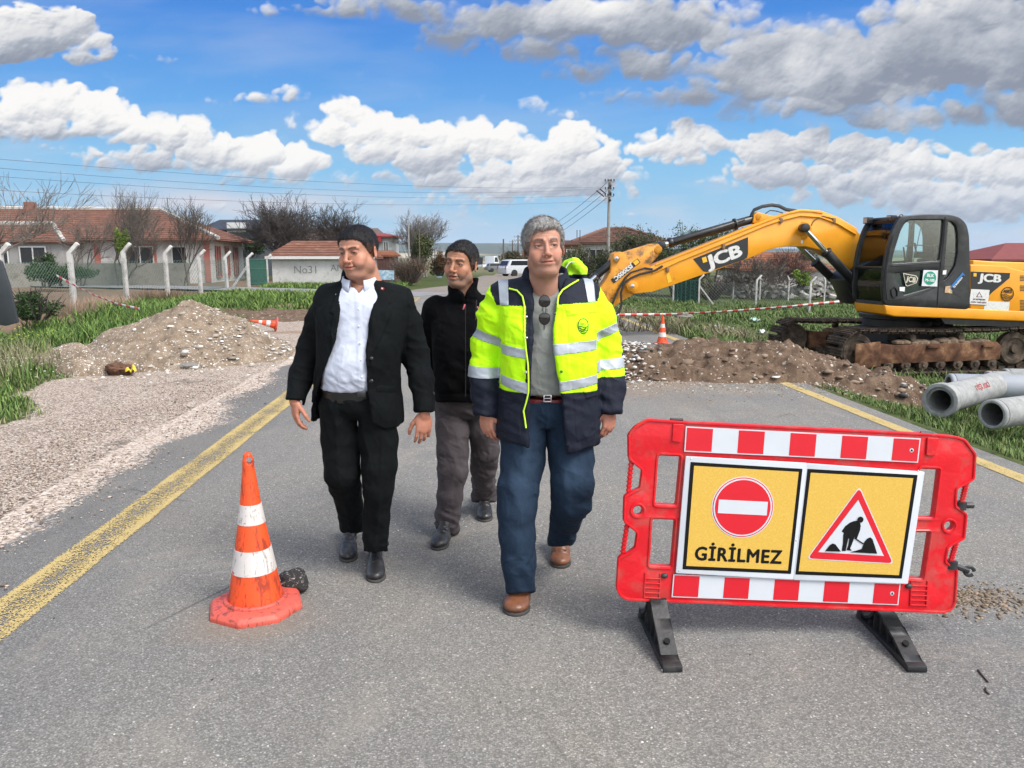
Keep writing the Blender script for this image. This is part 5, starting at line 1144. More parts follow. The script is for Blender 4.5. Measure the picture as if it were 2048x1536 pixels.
def soil_mat(name, dark, mid, pale, stones, stone_amt, sc=55):
 n = NT(name); co = n.geo(); a = n.noise(7, 6, .7, co, .3); c = n.ramp(a, [(.32, dark + (1,)), (.52, mid + (1,)), (.72, pale + (1,))])
 f = n.noise(60, 4, .7, co); c = n.mix(n.ramp(f, [(.35, .55), (.6, 0.0)]), c, tuple(x * .45 for x in mid) + (1,))
 for s_, k in ((sc, 0), (sc * .45, 1)):
  v = n.voro(s_, co, out='Color'); sp = n.n('ShaderNodeSeparateColor'); n.l(v, sp.inputs[0]); d = n.voro(s_, co)
  m = n.math('MULTIPLY', n.math('GREATER_THAN', n.math('ADD', sp.outputs[0], n.math('MULTIPLY', n.attr('stony'), stone_amt)), .93), n.ramp(d, [(.30, 1.0), (.42, 0.0)]))
  c = n.mix(m, c, n.mix(sp.outputs[1], stones[0] + (1,), stones[1] + (1,)))
 n.base(c); n.set(.95, 0, .12); n.bump(n.math('ADD', n.noise(18, 5, .7, co), n.math('MULTIPLY', f, .5)), .7, .03); return n.m
def f2(X, Y, s, o, seed): return fbm(np.stack([X, Y], -1) / s, o, seed)
# gravel mound, left
def hm(X, Y):
 cx, cy = -5.25, 12.7; dx = X - cx; dy = Y - cy
 rx = np.where(dx < 0, 2.05, 1.75); r = np.hypot(dx / rx, dy / 1.75); r = r + (f2(X, Y, .9, 4, 5) - .5) * .16
 h = .96 * np.clip(1 - r, 0, 1) ** .92; h = np.minimum(h, .88 + .06 * h); h = h * sst(0, .12, h) + 0
 t2 = np.hypot((X + 6.7) / .95, (Y - 11.9) / .9); h = np.maximum(h, .34 * np.clip(1 - t2, 0, 1)); t3 = np.hypot((X + 6.15) / .42, (Y - 11.0) / .34); h = np.maximum(h, .24 * np.clip(1 - t3 ** 2, 0, 1))
 t4 = np.hypot((X + 4.55) / 1.0, (Y - 12.4) / 1.0); h = np.maximum(h, .56 * np.clip(1 - t4, 0, 1)); m = h > .015
 return h + m * ((f2(X, Y, .30, 5, 8) - .5) * .24 + (f2(X, Y, .06, 3, 9) - .5) * .035)
ms = soil_mat('sandy_gravel', (.14, .102, .072), (.265, .205, .15), (.37, .31, .245), ((.42, .40, .37), (.66, .64, .60)), .35)
def stony(V): r = np.hypot((V[:, 0] + 5.0) / 1.6, (V[:, 1] - 12.1) / 1.3); return np.clip(sst(.55, 1.0, r) + (f2(V[:, 0], V[:, 1], .35, 3, 4) - .5) * .9, 0, 1) * .55
heap('gravel_mound', -7.9, -3.0, 10.6, 14.7, .035, hm, ms, 'mound of sandy gravel beside the road at left', 'gravel mound', attrs={'stony': stony})
# low spoil behind it
def hs(X, Y): return np.clip(.20 * np.exp(-((X + 7.5) / 3.0) ** 2 - ((Y - 21.5) / 1.3) ** 2) + (f2(X, Y, .5, 4, 3) - .5) * .16, 0, 1) * sst(1.6, .8, np.hypot((X + 7.5) / 2.9, (Y - 21.5) / 1.6))
brown = soil_mat('brown_soil', (.075, .050, .035), (.155, .106, .074), (.24, .175, .125), ((.30, .26, .21), (.50, .47, .42)), .12, 34)
heap('soil_bank', -12, -3.6, 19, 24, .07, hs, brown, 'low bank of brown soil behind the gravel mound', 'soil bank', attrs={'stony': lambda V: np.zeros(len(V))})
# brown heap across the road, right
def hd(X, Y):
 h = .38 * np.exp(-((X - 2.55) / .85) ** 2 - ((Y - 10.75) / .75) ** 2) + .34 * np.exp(-((X - 3.75) / .8) ** 2 - ((Y - 10.6) / .7) ** 2) + .26 * np.exp(-((X - 1.5) / .55) ** 2 - ((Y - 10.9) / .8) ** 2) + .36 * np.exp(-((X - 4.7) / .9) ** 2 - ((Y - 11.6) / 1.0) ** 2) + .20 * np.exp(-((X - 5.3) / .8) ** 2 - ((Y - 12.9) / .9) ** 2) + .34 * np.exp(-((X - 5.2) / .6) ** 2 - ((Y - 10.3) / .4) ** 2)
 e = np.interp(X, [.9, 1.3, 2.5, 4, 5, 6.3], [9.9, 9.62, 9.40, 9.42, 9.55, 9.75]); e = e + (f2(X, Y * 0, .55, 4, 71) - .5) * .75; h = h * .86 * sst(-.05, .55, Y - e) * sst(6.6, 5.8, X) * sst(.85, 1.25, X)
 h = h * sst(.0, .10, h)
 cl = ridge(np.stack([X, Y], -1), (.34, .22), 14, 4); m = sst(.02, .12, h)
 return h + m * (np.clip(cl, -.6, 1) * .11 + (f2(X, Y, .15, 4, 22) - .5) * .17 + (f2(X, Y, .04, 2, 23) - .5) * .02)
heap('dirt_heap', .8, 6.7, 9.2, 14.6, .030, hd, brown, 'heap of clodded brown earth dug out across the road in front of the excavator', 'dirt heap', attrs={'stony': lambda V: sst(2.0, 1.4, V[:, 0]) * .5 + sst(4.9, 5.3, V[:, 0]) * sst(11, 10.5, V[:, 1]) * .4})
# loose stones: too many to count
def stones(name, pts, sizes, cols, label, cat, flat=.7):
 t = bmesh.new(); bmesh.ops.create_icosphere(t, subdivisions=1, radius=1); bv = np.array([v.co[:] for v in t.verts]); bf = np.array([[v.index for v in f.verts] for f in t.faces]); t.free()
 n = len(pts); k = len(bv); r = np.random.default_rng(len(pts) + 3)
 S3 = np.stack([sizes * r.uniform(.7, 1.3, n), sizes * r.uniform(.7, 1.3, n), sizes * r.uniform(.45, .9, n) * flat], -1)
 jit = .9 + (r.random((n, k, 3)) - .5) * .75; V = bv[None] * jit * S3[:, None]; a = r.uniform(0, 6.28, n); c, s = np.cos(a)[:, None], np.sin(a)[:, None]
 V = np.stack([V[..., 0] * c - V[..., 1] * s, V[..., 0] * s + V[..., 1] * c, V[..., 2]], -1) + pts[:, None]
 Fc = (bf[None] + (np.arange(n) * k)[:, None, None]).reshape(-1, 3); cc = np.repeat(cols, k, 0)
 o = obj(name, npmesh(name, V.reshape(-1, 3), Fc, [vcmat('stone_' + name, .9, bump=.4, bscale=80)], False, attrs={'col': cc})); tag(o, label, cat, kind='stuff'); return o
def pal(n, cols, w_=None):
 c = np.array(cols); return c[rng.choice(len(c), n, p=w_)] * rng.uniform(.8, 1.15, (n, 1))
pale = [(.56, .53, .48), (.44, .40, .35), (.34, .29, .24), (.20, .17, .14), (.62, .60, .57)]
n = 4600; X = rng.normal(-5.5, 1.55, n); Y = rng.normal(12.1, 1.0, n); h = hm(X, Y); k = (h > .02) | (rng.random(n) < .25); X, Y, h = X[k], Y[k], h[k]; st = stony(np.stack([X, Y], -1)); k = rng.random(len(X)) < (.25 + st * 1.5); X, Y, h = X[k], Y[k], h[k]
sz = rng.lognormal(-4.0, .5, len(X)).clip(.006, .075); stones('mound_stones', np.stack([X, Y, gz(X, Y) + np.maximum(h, 0) - .02 + sz * .3], -1), sz, pal(len(X), pale), 'pale stones scattered over and below the gravel mound', 'stones')
n = 800; X = rng.uniform(.9, 6.4, n); Y = rng.uniform(9.2, 12.2, n); h = hd(X, Y); wl_ = (X < 1.9) | ((X > 4.6) & (Y < 10.9)); k = (h > .02) & (wl_ | (rng.random(n) < .35)); X, Y, h = X[k], Y[k], h[k]
sz = (rng.lognormal(-3.75, .5, len(X)) * np.where((X < 1.9) | (X > 4.6), 1.0, .5)).clip(.008, .075); stones('heap_rubble', np.stack([X, Y, np.maximum(gz(X, Y), 0 * X - 9) + h * 1 - .03 + sz * .25], -1), sz, pal(len(X), [(.56, .53, .49), (.36, .32, .28), (.05, .048, .05), (.22, .165, .12)], [.18, .27, .25, .30]), 'broken asphalt and pale rubble at the ends of the dirt heap', 'rubble')
# extra white chips spilled left end
n = 1900; X = rng.uniform(.5, 2.1, n); Y = rng.uniform(9.5, 12.4, n); sz = rng.lognormal(-3.75, .45, n).clip(.008, .07); k = rng.random(n) < sst(1.2, .5, np.hypot((X - 1.3) / .75, (Y - 10.9) / 1.3)); X, Y, sz = X[k], Y[k], sz[k]
stones('white_rubble', np.stack([X, Y, np.maximum(hd(X, Y), 0) + sz * .35], -1), sz, pal(len(X), [(.60, .58, .54), (.46, .43, .39), (.06, .06, .06)], [.5, .3, .2]), 'white and black stone chips left of the brown dirt heap', 'stones')
# shoulder gravel creeping over the edge of the road
n = 26000; Y = 1.2 + 9.5 * rng.random(n) ** 1.7; s_ = ROAD_L + rng.normal(-.25, .42, n) - .3 * rng.random(n); X = s_ - K * Y
k = (s_ < ROAD_L + .75) & (f2(X, Y, .5, 4, 90) > .40); X, Y = X[k], Y[k]; sz = rng.lognormal(-5.15, .35, len(X)).clip(.003, .018)
stones('shoulder_gravel', np.stack([X, Y, np.where(rs(X, Y) > ROAD_L, .006, gz(X, Y) - .008) + sz * .4], -1), sz, pal(len(X), [(.46, .375, .31), (.38, .30, .245), (.28, .215, .17), (.52, .46, .41), (.13, .105, .09)]), 'pinkish gravel of the left shoulder spilling onto the asphalt', 'gravel')
n = 950; X = rng.uniform(-3, 4.2, n); Y = .9 + 11 * rng.random(n) ** 1.5; k = rs(X, Y) > ROAD_L + .1; X, Y = X[k], Y[k]; sz = rng.lognormal(-5.8, .4, len(X)).clip(.0015, .008)
stones('road_chips', np.stack([X, Y, np.full(len(X), .005)], -1), sz, pal(len(X), [(.62, .60, .56), (.42, .40, .37), (.05, .05, .05)], [.6, .25, .15]), 'tiny stone chips strewn over the asphalt', 'chips')
n = 800; X = rng.normal(2.16, .21, n); Y = rng.normal(3.42, .085, n); sz = rng.lognormal(-5.1, .45, n).clip(.003, .02)
stones('soil_crumbs', np.stack([X, Y, np.full(n, .006)], -1), sz, pal(n, [(.20, .15, .10), (.28, .21, .15), (.12, .09, .06)]), 'crumbs of dried earth on the road right of the barrier', 'soil crumbs')
n = 1500; X = rng.uniform(.9, 4.2, n); Y = 9.9 - np.abs(rng.normal(0, .55, n)); sz = rng.lognormal(-4.9, .5, n).clip(.003, .03)
stones('heap_crumbs', np.stack([X, Y, np.full(n, .006)], -1), sz, pal(n, [(.20, .14, .09), (.26, .20, .14), (.5, .46, .4)]), 'earth crumbs on the asphalt in front of the dirt heap', 'soil crumbs')
# twigs lying on the road
tw = mat('twig_dark', (.03, .022, .018), .9)
for pts, lb in (([(1956, 1340), (1964, 1350), (1976, 1364)], 'straight dark twig on the asphalt near the right edge'), ([(1971, 1376), (1972, 1383), (1978, 1388)], 'short curved twig below the straight twig on the asphalt')):
 tag(MB().tube([Gp(u, v, .008) for u, v in pts], [.004, .003, .003], 6).build('twig', tw, smooth=True), lb, 'twig')

# concrete pipes
cp = NT('pipe_concrete'); co = cp.geo(); b = cp.ramp(cp.noise(9, 6, .65, co), [(.3, (.20, .205, .20, 1)), (.6, (.32, .325, .32, 1)), (.8, (.40, .40, .39, 1))]); cp.base(b); cp.set(.85, 0, .2); cp.bump(cp.noise(60, 5, .7, co), .3, .006); cp = cp.m
ph = mat('pipe_smooth_grey', (.27, .29, .32), .6, .08, 4, .1, 60); pin_ = mat('pipe_bore', (.13, .13, .125), .9, .2, 20)
def pipe(u, v, Y, du, dY, L, r, label, bell=True, m=None, rin=.115):
 c = W(u, v, Y); d = np.array([du, dY, 0]); d = d / np.linalg.norm(d); d[2] = 0
 z = float(gz(c[0] + d[0] * .4, c[1] + d[1] * .4)) + r + .0; c = np.array([c[0], c[1], c[2]]); zz = max(c[2], z - .05)
 t = empty('concrete_pipe', (c[0], c[1], c[2] - r), 0, label, 'concrete pipe', 'concrete pipes laid on the grass')
 R = Vector(d).to_track_quat('Z', 'Y').to_matrix(); m = m or cp
 if bell: prof = [(rin + .035, 0.0), (r + .018, 0), (r + .024, .02), (r + .022, .09), (r - .004, .15), (r - .006, L), (rin, L), (rin, .02), (rin + .002, .035), (rin + .030, .035), (rin + .0349, 0)]
 else: prof = [(rin + .004, 0), (r - .012, 0), (r, .015), (r, .05), (r - .008, .052), (r - .008, .060), (r, .062), (r, L), (rin, L), (rin, .01), (rin + .004, 0)]
 MB().lathe(prof, c, R, 40, cap=False).build('shell', m, t, smooth=True, bevel=.002, angle=30); MB().lathe([(rin - .001, .012), (rin - .001, L - .01)], c, R, 32, cap=False).build('bore', pin_, t, smooth=True)
 return t, c, R
t, c, R = pipe(1879, 801, 8.15, .80, .66, 1.5, .165, 'pale concrete pipe with a flared socket end and red stencilled letters, nearest the road', rin=.112)
X_ = Vector(R @ Vector((0, 0, 1))); q = Vector(c) + X_ * .80; nrm = Vector((.2, -.85, .50)).normalized(); nrm = (nrm - X_ * nrm.dot(X_)).normalized()
rp = mat('stencil_red', (.42, .10, .10), .8); text_on('DİŞİ ASKİ', .085, q + nrm * .162, X_, nrm.cross(X_), rp, t, 'stencil', .004, bold=.0)
pipe(1983, 829, 7.75, .92, .42, 1.6, .155, 'pale concrete pipe with a thin groove near its end at the right edge', False, rin=.118)
pipe(1896, 772, 9.9, .97, -.18, 2.0, .165, 'smooth grey pipe lying behind the two front pipes', False, ph, .12)
pipe(1972, 763, 10.7, .97, -.12, 2.0, .15, 'pale pipe behind the smooth grey pipe, only its top showing', False)
pipe(2006, 757, 11.3, .97, -.10, 2.0, .15, 'rearmost pale concrete pipe at the right edge', False)

# barrier tape: a ribbon with red blocks
def tape(pts, wd, label, nred):
 P = [np.array(p) for p in pts]; L = [0]; 
 for i in range(1, len(P)): L.append(L[-1] + np.linalg.norm(P[i] - P[i - 1]))
 t = np.linspace(0, L[-1], nred * 2 * 4 + 1); Q_ = np.stack([np.interp(t, L, [p[k] for p in P]) for k in range(3)], -1)
 tw_ = (fbm(t[:, None] / 2.2, 2, 3) - .5) * 3.5; V = []; Fc = []; mi = []
 for i, q in enumerate(Q_):
  o_ = np.array([0, math.sin(tw_[i]), math.cos(tw_[i])]) * wd / 2; V += [q - o_, q + o_, q + o_ + (0, .003, 0), q - o_ + (0, .003, 0)]
  if i:
   a, b = (i - 1) * 4, i * 4
   for j in range(4): Fc.append((a + j, b + j, b + (j + 1) % 4, a + (j + 1) % 4)); mi.append(int((i // 4) % 2))
 me = npmesh('barrier_tape', V, np.array(Fc), [mat('tape_white', (.60, .60, .60), .5), mat('tape_red', (.50, .05, .05), .5)], False, mi); tag(obj('barrier_tape', me), label, 'barrier tape')
tape([W(113, 551, 24.5), W(140, 566, 23.8), W(185, 589, 22.5), W(235, 608, 21), W(279, 618, 20)], .07, 'red and white tape sagging from the left fence down into the weeds', 12)
tape([W(1205, 630, 17.5), W(1330, 629, 18), W(1450, 623, 18.5), W(1580, 613, 19), W(1692, 602, 19.4)], .065, 'red and white tape stretched behind the far cone towards the excavator', 22)
# scraps and litter on the left shoulder
ys_ = mat('yellow_plastic', (.70, .50, .03), .5, .2, 30)
def scrap(name, u, v, s, m, label, cat, seed, z=.03):
 p = gt(u, v); bm = bmesh.new(); bmesh.ops.create_grid(bm, x_segments=9, y_segments=9, size=s)
 for q in bm.verts: q.co += Vector((mnoise.noise(q.co * 9 + Vector((seed, 0, 0))), mnoise.noise(q.co * 9 + Vector((0, seed, 0))), abs(mnoise.noise(q.co * 11 + Vector((0, 0, seed)))) * 2.2 + .1)) * s * .9
 bmesh.ops.solidify(bm, geom=bm.faces[:], thickness=.003); me = bpy.data.meshes.new(name); bm.to_mesh(me); bm.free(); me.materials.append(m); me.polygons.foreach_set('use_smooth', [True] * len(me.polygons)); o = obj(name, me); o.location = (p[0], p[1], p[2] + z); tag(o, label, cat); return o
scrap('plastic_scrap', 243, 711, .085, ys_, 'crumpled yellow plastic scrap on the foot of the gravel mound', 'plastic scrap', 3, .28); scrap('plastic_scrap', 262, 750, .075, ys_, 'yellow plastic scrap on the brown clod at the edge of the gravel', 'plastic scrap', 9, .04)
lw = mat('litter_white', (.55, .57, .58), .5)
for i, (u, v, s, lb) in enumerate(((183, 684, .07, 'pale blue crumpled bottle in the weeds left of the mound'), (1510, 645, .13, 'pale green plastic bag caught in the grass'), (1457, 663, .12, 'white plastic scrap on the grass behind the far cone'), (1432, 656, .07, 'small white scrap left of the larger white scrap on the grass'), (1525, 668, .11, 'white scrap at the front of the excavator tracks'), (432, 722, .10, 'grey plastic wrapper at the foot of the gravel mound'))):
 scrap('litter', u, v, s, mat('litter_green', (.42, .58, .52), .5) if i == 1 else lw, lb, 'litter', i * 5 + 2)
ck = MB()
p = gt(378, 735)
for i, (u, v, r, lb) in enumerate(((378, 735, .10, 'flat grey stone at the foot of the gravel mound'), (285, 733, .09, 'dark grey stone beside the brown clod'), (1368, 636, .22, 'dark lump of refuse in the grass behind the tape'))):
 p = gt(u, v); rock('stone', (p[0], p[1], p[2] + r * .3), (r * 1.5, r, r * .5), mat('stone_grey', (.17, .16, .145), .9, .3, 12, .5, 40), lb, i + 11)
rock('earth_clod', tuple(gt(240, 748) + (0, 0, .07)), (.20, .14, .09), mat('clod_earth', (.10, .05, .03), .95, .35, 9, .8, 30), 'reddish brown clod of earth on the shoulder below the mound', 21, 3.5)
# slanting dark board at the left edge
tag(MB().prism([W(u, v, 13.2) for u, v in ((-60, 505), (-22, 508), (2, 523), (18, 572), (35, 645), (10, 652), (-60, 640))], (0, .06, 0)).build('leaning_board', mat('slate_board', (.030, .036, .042), .6, .2, 3), bevel=.01), 'dark slate board leaning at the left edge among the weeds', 'leaning board')

n = 900; X = rng.uniform(1.5, 6.2, n); Y = rng.uniform(9.4, 12.6, n); h = hd(X, Y); k = h > .03; X, Y, h = X[k], Y[k], h[k]; sz = rng.lognormal(-3.6, .5, len(X)).clip(.012, .085)
stones('earth_clods', np.stack([X, Y, np.where(rs(X, Y) > ROAD_R, gz(X, Y), .0) + h - .04 + sz * .2], -1), sz, pal(len(X), [(.15, .10, .068), (.19, .13, .09), (.11, .073, .05), (.24, .18, .13)]), 'clods of brown earth on the heap across the road', 'clods')
# ---------------------------------------------------------------- fences
conc = mat('post_concrete', (.50, .49, .47), .9, .12, 6, .3, 50, dirt=(.22, .21, .19), dscale=4, damt=.5); wire_m = mat('chain_wire', (.20, .23, .21), .6, metal=.3)
def post(p, h, label, group, lean=0.0, bend=(.22, 0), r=.055, brace=None):
 t = empty('fence_post', p, 0, label, 'fence post', group); x, y, z = p; a = h * .86
 top = Vector((x + lean * a, y, z + a)); b = Vector((x, y, z - .1)); m = MB(); m.tube([b, top, top + Vector((bend[0], bend[1], h - a + .02))], [r * 1.35, r * 1.2, r * 1.0], 4); m.build('shaft', conc, t, bevel=.008)
 if brace: MB().tube([Vector((x, y, z + a * .75)), Vector((x + brace, y + .1, z))], r, 4).build('brace', conc, t)
 return top
def mesh_panel(a, b, h, pitch, r, label, m=wire_m, z0=.05):
 """chain-link between two post feet: real diagonal wires"""
 a, b = Vector(a), Vector(b); d = Vector((b.x - a.x, b.y - a.y, 0)); L = d.length; d.normalize(); V = []; Fc = []; n = 0; lift = lambda s: a.z + (b.z - a.z) * s / L
 for k in range(int((L + h) / pitch) + 1):
  for sg in (1, -1):
   s0 = k * pitch - h if sg > 0 else k * pitch; s1 = s0 + h * sg; z_a, z_b = 0.0, h
   if sg < 0: s1 = s0 - h
   pts = [(s0, 0.0), (s1, h)]
   (p0, q0), (p1, q1) = pts
   if p0 > p1: (p0, q0), (p1, q1) = (p1, q1), (p0, q0)
   if p1 <= 0 or p0 >= L: continue
   if p0 < 0: q0 += (q1 - q0) * (-p0) / (p1 - p0); p0 = 0
   if p1 > L: q1 = q0 + (q1 - q0) * (L - p0) / (p1 - p0); p1 = L
   A = a + d * p0; B = a + d * p1; A = Vector((A.x, A.y, lift(p0) + q0 + z0)); B = Vector((B.x, B.y, lift(p1) + q1 + z0)); u_ = (B - A).normalized(); n1 = u_.cross(Vector((-d.y, d.x, 0))).normalized() * r; n2 = Vector((-d.y, d.x, 0)) * r
   V += [A + n1, A + n2, A - n1 - n2, B + n1, B + n2, B - n1 - n2]; Fc += [(n, n + 1, n + 4, n + 3), (n + 1, n + 2, n + 5, n + 4), (n + 2, n, n + 3, n + 5)]; n += 6
 t = empty('chain_link_fence', a, 0, label, 'fence'); obj('wire_mesh', npmesh('wire_mesh', V, np.array(Fc), [m], False), t)
 MB().tube([Vector((a.x, a.y, a.z + h + z0)), Vector((b.x, b.y, b.z + h + z0))], .004, 4).build('top_wire', m, t)
 return t
LP = [(-62, 490, 640), (12, 489, 628), (149, 488, 616), (254, 488, 600), (336, 493, 592), (402, 501, 586), (454, 504, 578), (498, 507, 575), (535, 510, 572)]
wds = ['leftmost pale concrete fence post, cut by the picture edge', 'leaning concrete fence post at the far left edge', 'tallest white concrete fence post, the tape behind it, left of the mound', 'concrete fence post in front of the small green cypress', 'concrete fence post third left of the green gate group', 'thick concrete post before the red-trimmed porch', 'concrete post overgrown with bare vines', 'concrete post at the left side of the green gate', 'last concrete post at the right side of the green gate']
feet = []
for (u, t_, b_), lb in zip(LP, wds):
 p = gt(u, b_); h = ht(u, t_, p[1]) - p[2]; post(tuple(p), h, lb, 'concrete posts of the left fence', 0, (.30, 0), .085, brace=(-.9 if u == 498 else None)); feet.append(p)
for i in range(len(feet) - 1):
 names = ['at the picture edge', 'left of the tallest post', 'between the tallest post and the cypress post', 'right of the cypress post', 'in front of the house wall', 'by the red-trimmed porch', 'beside the vines', 'at the gate']
 if i == 7: continue
 mesh_panel(feet[i], feet[i + 1], 1.45, .13 if i < 3 else .2, .0045 if i < 3 else .006, 'chain-link fence panel ' + names[i], mat('chain_wire_green', (.10, .17, .14), .6))
gg = mat('gate_green', (.03, .10, .075), .5, .2, 5); a, b = feet[7], feet[8]
gt_ = empty('green_gate', a, 0, 'dark green metal gate between the last two posts of the left fence', 'gate'); d = Vector(b - a); 
for k in range(18): q = Vector(a) + d * (k + .5) / 18; MB().tube([q + Vector((0, 0, .1)), q + Vector((0, 0, 1.55))], .035, 4).build('bar', gg, gt_)
for z in (.2, 1.0, 1.5): MB().tube([Vector(a) + Vector((0, 0, z)), Vector(b) + Vector((0, 0, z))], .04, 4).build('rail', gg, gt_)
for (u, t_, b_, lb) in ((23, 490, 556, 'distant concrete post behind the left fence near the edge'), (279, 499, 564, 'distant concrete post behind the left fence beside the cypress')):
 p = gt(u, b_); post(tuple(p), ht(u, t_, p[1]) - p[2], lb, 'posts of the far garden fence', .02, (.1, 0), .10)
# right fences
near = [(1240, 552, 600), (1346, 553, 606), (1397, 550, 609), (1511, 551, 616), (1618, 554, 627)]; far = [(1300, 552, 590), (1320, 552, 591), (1386, 554, 593), (1466, 549, 597), (1519, 551, 599), (1576, 552, 601), (1648, 554, 602)]
fn = []
for i, (u, t_, b_) in enumerate(near):
 p = gt(u, b_); h = ht(u, t_, p[1]) - p[2]; lb = ['front white post partly behind the dipper arm', 'front white post beside the dark green screen', 'front white post with a slanting brace', 'front white post bent right, left of the rubble wall middle', 'rightmost front white post before the boom cylinders'][i]
 post(tuple(p), h, lb, 'white posts of the right fence, front row', .0, (.22, 0), .045, .75 if i == 2 else None); fn.append(p)
for i in range(len(fn) - 1):
 mesh_panel(fn[i], fn[i + 1], 1.05, .16, .0045, 'chain-link panel of the right front fence ' + ['under the dipper arm', 'beside the green screen', 'before the rubble wall pillar', 'before the middle of the rubble wall'][i])
fw_ = []
for i, (u, t_, b_) in enumerate(far):
 p = gt(u, b_); h = ht(u, t_, p[1]) - p[2]; lb = ['thin back-row post under the boom tip', 'second thin back-row post under the boom tip', 'back-row post right of the green screen', 'back-row post beside the grey block pillar', 'back-row post close to the bent front post', 'back-row post before the middle of the rubble wall', 'back-row post nearest the excavator cab'][i]
 post(tuple(p), h, lb, 'white posts of the right fence, back row', .0, (-.10, 0), .04); fw_.append(p)
gs_ = empty('green_screen', fn[1], 0, 'dark green shade-net screen under the boom', 'screen'); a, b = Vector(fn[1]), Vector(fn[2]); g = MB(); d = b - a
for k in range(22): q0, q1 = a + d * k / 22, a + d * (k + 1) / 22; w0, w1 = Vector((0, .06 * math.sin(k * 1.7), .05)), Vector((0, .06 * math.sin((k + 1) * 1.7), .05)); g.add([q0 + w0, q1 + w1, q1 + w1 + Vector((0, 0, 1.1)), q0 + w0 + Vector((0, 0, 1.1)), q0 + w0 + Vector((0, .02, 0)), q1 + w1 + Vector((0, .02, 0)), q1 + w1 + Vector((0, .02, 1.1)), q0 + w0 + Vector((0, .02, 1.1))], [(0, 1, 2, 3), (7, 6, 5, 4), (3, 2, 6, 7)])
g.build('net', mat('net_green', (.012, .06, .045), .8, .35, 6), gs_, smooth=True); MB().tube([a + Vector((0, 0, 1.15)), b + Vector((0, 0, 1.15))], .02, 5).build('rail', gg, gs_)
# tumbled wall of grey blocks: every block a thing
cb = mat('block_grey', (.27, .255, .235), .95, .22, 2.5, .4, 40, dirt=(.10, .09, .08), dscale=3, damt=.6); cb2 = mat('block_pale', (.44, .42, .39), .95, .2, 3, .4, 40)
bmB = MB().box((0, 0, 0), (.40, .20, .20)).build('concrete_block', cb, bevel=.012); proto_b = bmB.data; bpy.data.objects.remove(bmB); pb2 = proto_b.copy(); pb2.materials[0] = cb2
A, B = gt(1452, 597), gt(1730, 604); A = A + np.array([0, 1.6, 0]); B = B + np.array([0, 1.2, 0]); r2 = random.Random(5); nb_ = 0
for k in range(235):
 s = r2.random(); p = A + (B - A) * s; hmax = ht(1600, 553, p[1]) - p[2]; hh = hmax * (.75 + .25 * math.sin(s * 9)) * r2.random() ** .8; off = (1 - hh / hmax) * 1.1 * (r2.random() - .75)
 o = bpy.data.objects.new('concrete_block', proto_b if r2.random() < .8 else pb2); C.objects.link(o); o.location = (p[0], p[1] + off, float(gz(p[0], p[1])) + .08 + hh); o.rotation_euler = (r2.uniform(-.7, .7), r2.uniform(-.6, .6), r2.uniform(0, 3.1)); o.scale = (r2.uniform(.7, 1.05),) * 3
 tag(o, 'grey concrete block tumbled in the heap behind the right fence', 'concrete block', 'tumbled blocks behind the right fence')
pz = A + np.array([-.1, -.1, 0]); zz = float(gz(pz[0], pz[1]))
for k in range(6):
 o = bpy.data.objects.new('concrete_block', pb2); C.objects.link(o); o.location = (pz[0], pz[1], zz + .12 + k * .205); o.scale = (1.1, 1.6, 1.0); tag(o, 'squared block of the short pillar at the left end of the rubble heap', 'concrete block', 'blocks of the short pillar')

# ---------------------------------------------------------------- buildings
def tile_mat(name, a, b, c):
 n = NT(name); co = n.co(); w = n.n('ShaderNodeTexWave', wave_type='BANDS', bands_direction='Z'); w.inputs['Scale'].default_value = 2.2; w.inputs['Distortion'].default_value = 1.2; w.inputs['Detail'].default_value = 2; n.l(co, w.inputs[0])
 f = n.ramp(n.noise(1.6, 6, .7, co, .3), [(.3, a + (1,)), (.55, b + (1,)), (.75, c + (1,))]); f = n.mix(n.ramp(w.outputs[0], [(.0, .85), (.45, 0.0)]), f, tuple(x * .42 for x in a) + (1,)); f = n.mix(n.ramp(n.noise(8, 3, .7, co), [(.60, 0.0), (.72, .55)]), f, (.10, .07, .055, 1))
 n.base(f); n.set(.9, 0, .2); n.bump(w.outputs[0], .5, .05); return n.m
tiles = tile_mat('roof_tiles', (.12, .054, .038), (.18, .083, .058), (.25, .14, .10)); tiles_b = tile_mat('brown_tiles', (.075, .040, .030), (.12, .058, .042), (.15, .08, .06)); tiles_o = tile_mat('orange_tiles', (.17, .065, .035), (.25, .10, .055), (.30, .15, .09))
def plaster(name, col, dirt=(.25, .23, .20), amt=.55):
 n = NT(name); co = n.geo(); f = n.ramp(n.noise(.8, 6, .7, co, .4), [(.35, tuple(x * .8 for x in col) + (1,)), (.6, col + (1,))]); f = n.mix(n.ramp(n.noise(2.6, 7, .75, co, .6), [(.52, 0.0), (.64, amt)]), f, dirt + (1,)); n.base(f); n.set(.92, 0, .2); n.bump(n.noise(14, 4, .6, co), .3, .02); return n.m
wallw = plaster('white_plaster', (.58, .57, .55)); mort = plaster('ridge_mortar', (.46, .44, .41)); wallg = plaster('grey_plaster', (.32, .31, .295)); trim = mat('salmon_trim', (.42, .14, .11), .8, .15, 3); dark = mat('window_dark', (.02, .022, .025), .25, .2, 2); frame_w = mat('frame_white', (.55, .55, .54), .6)
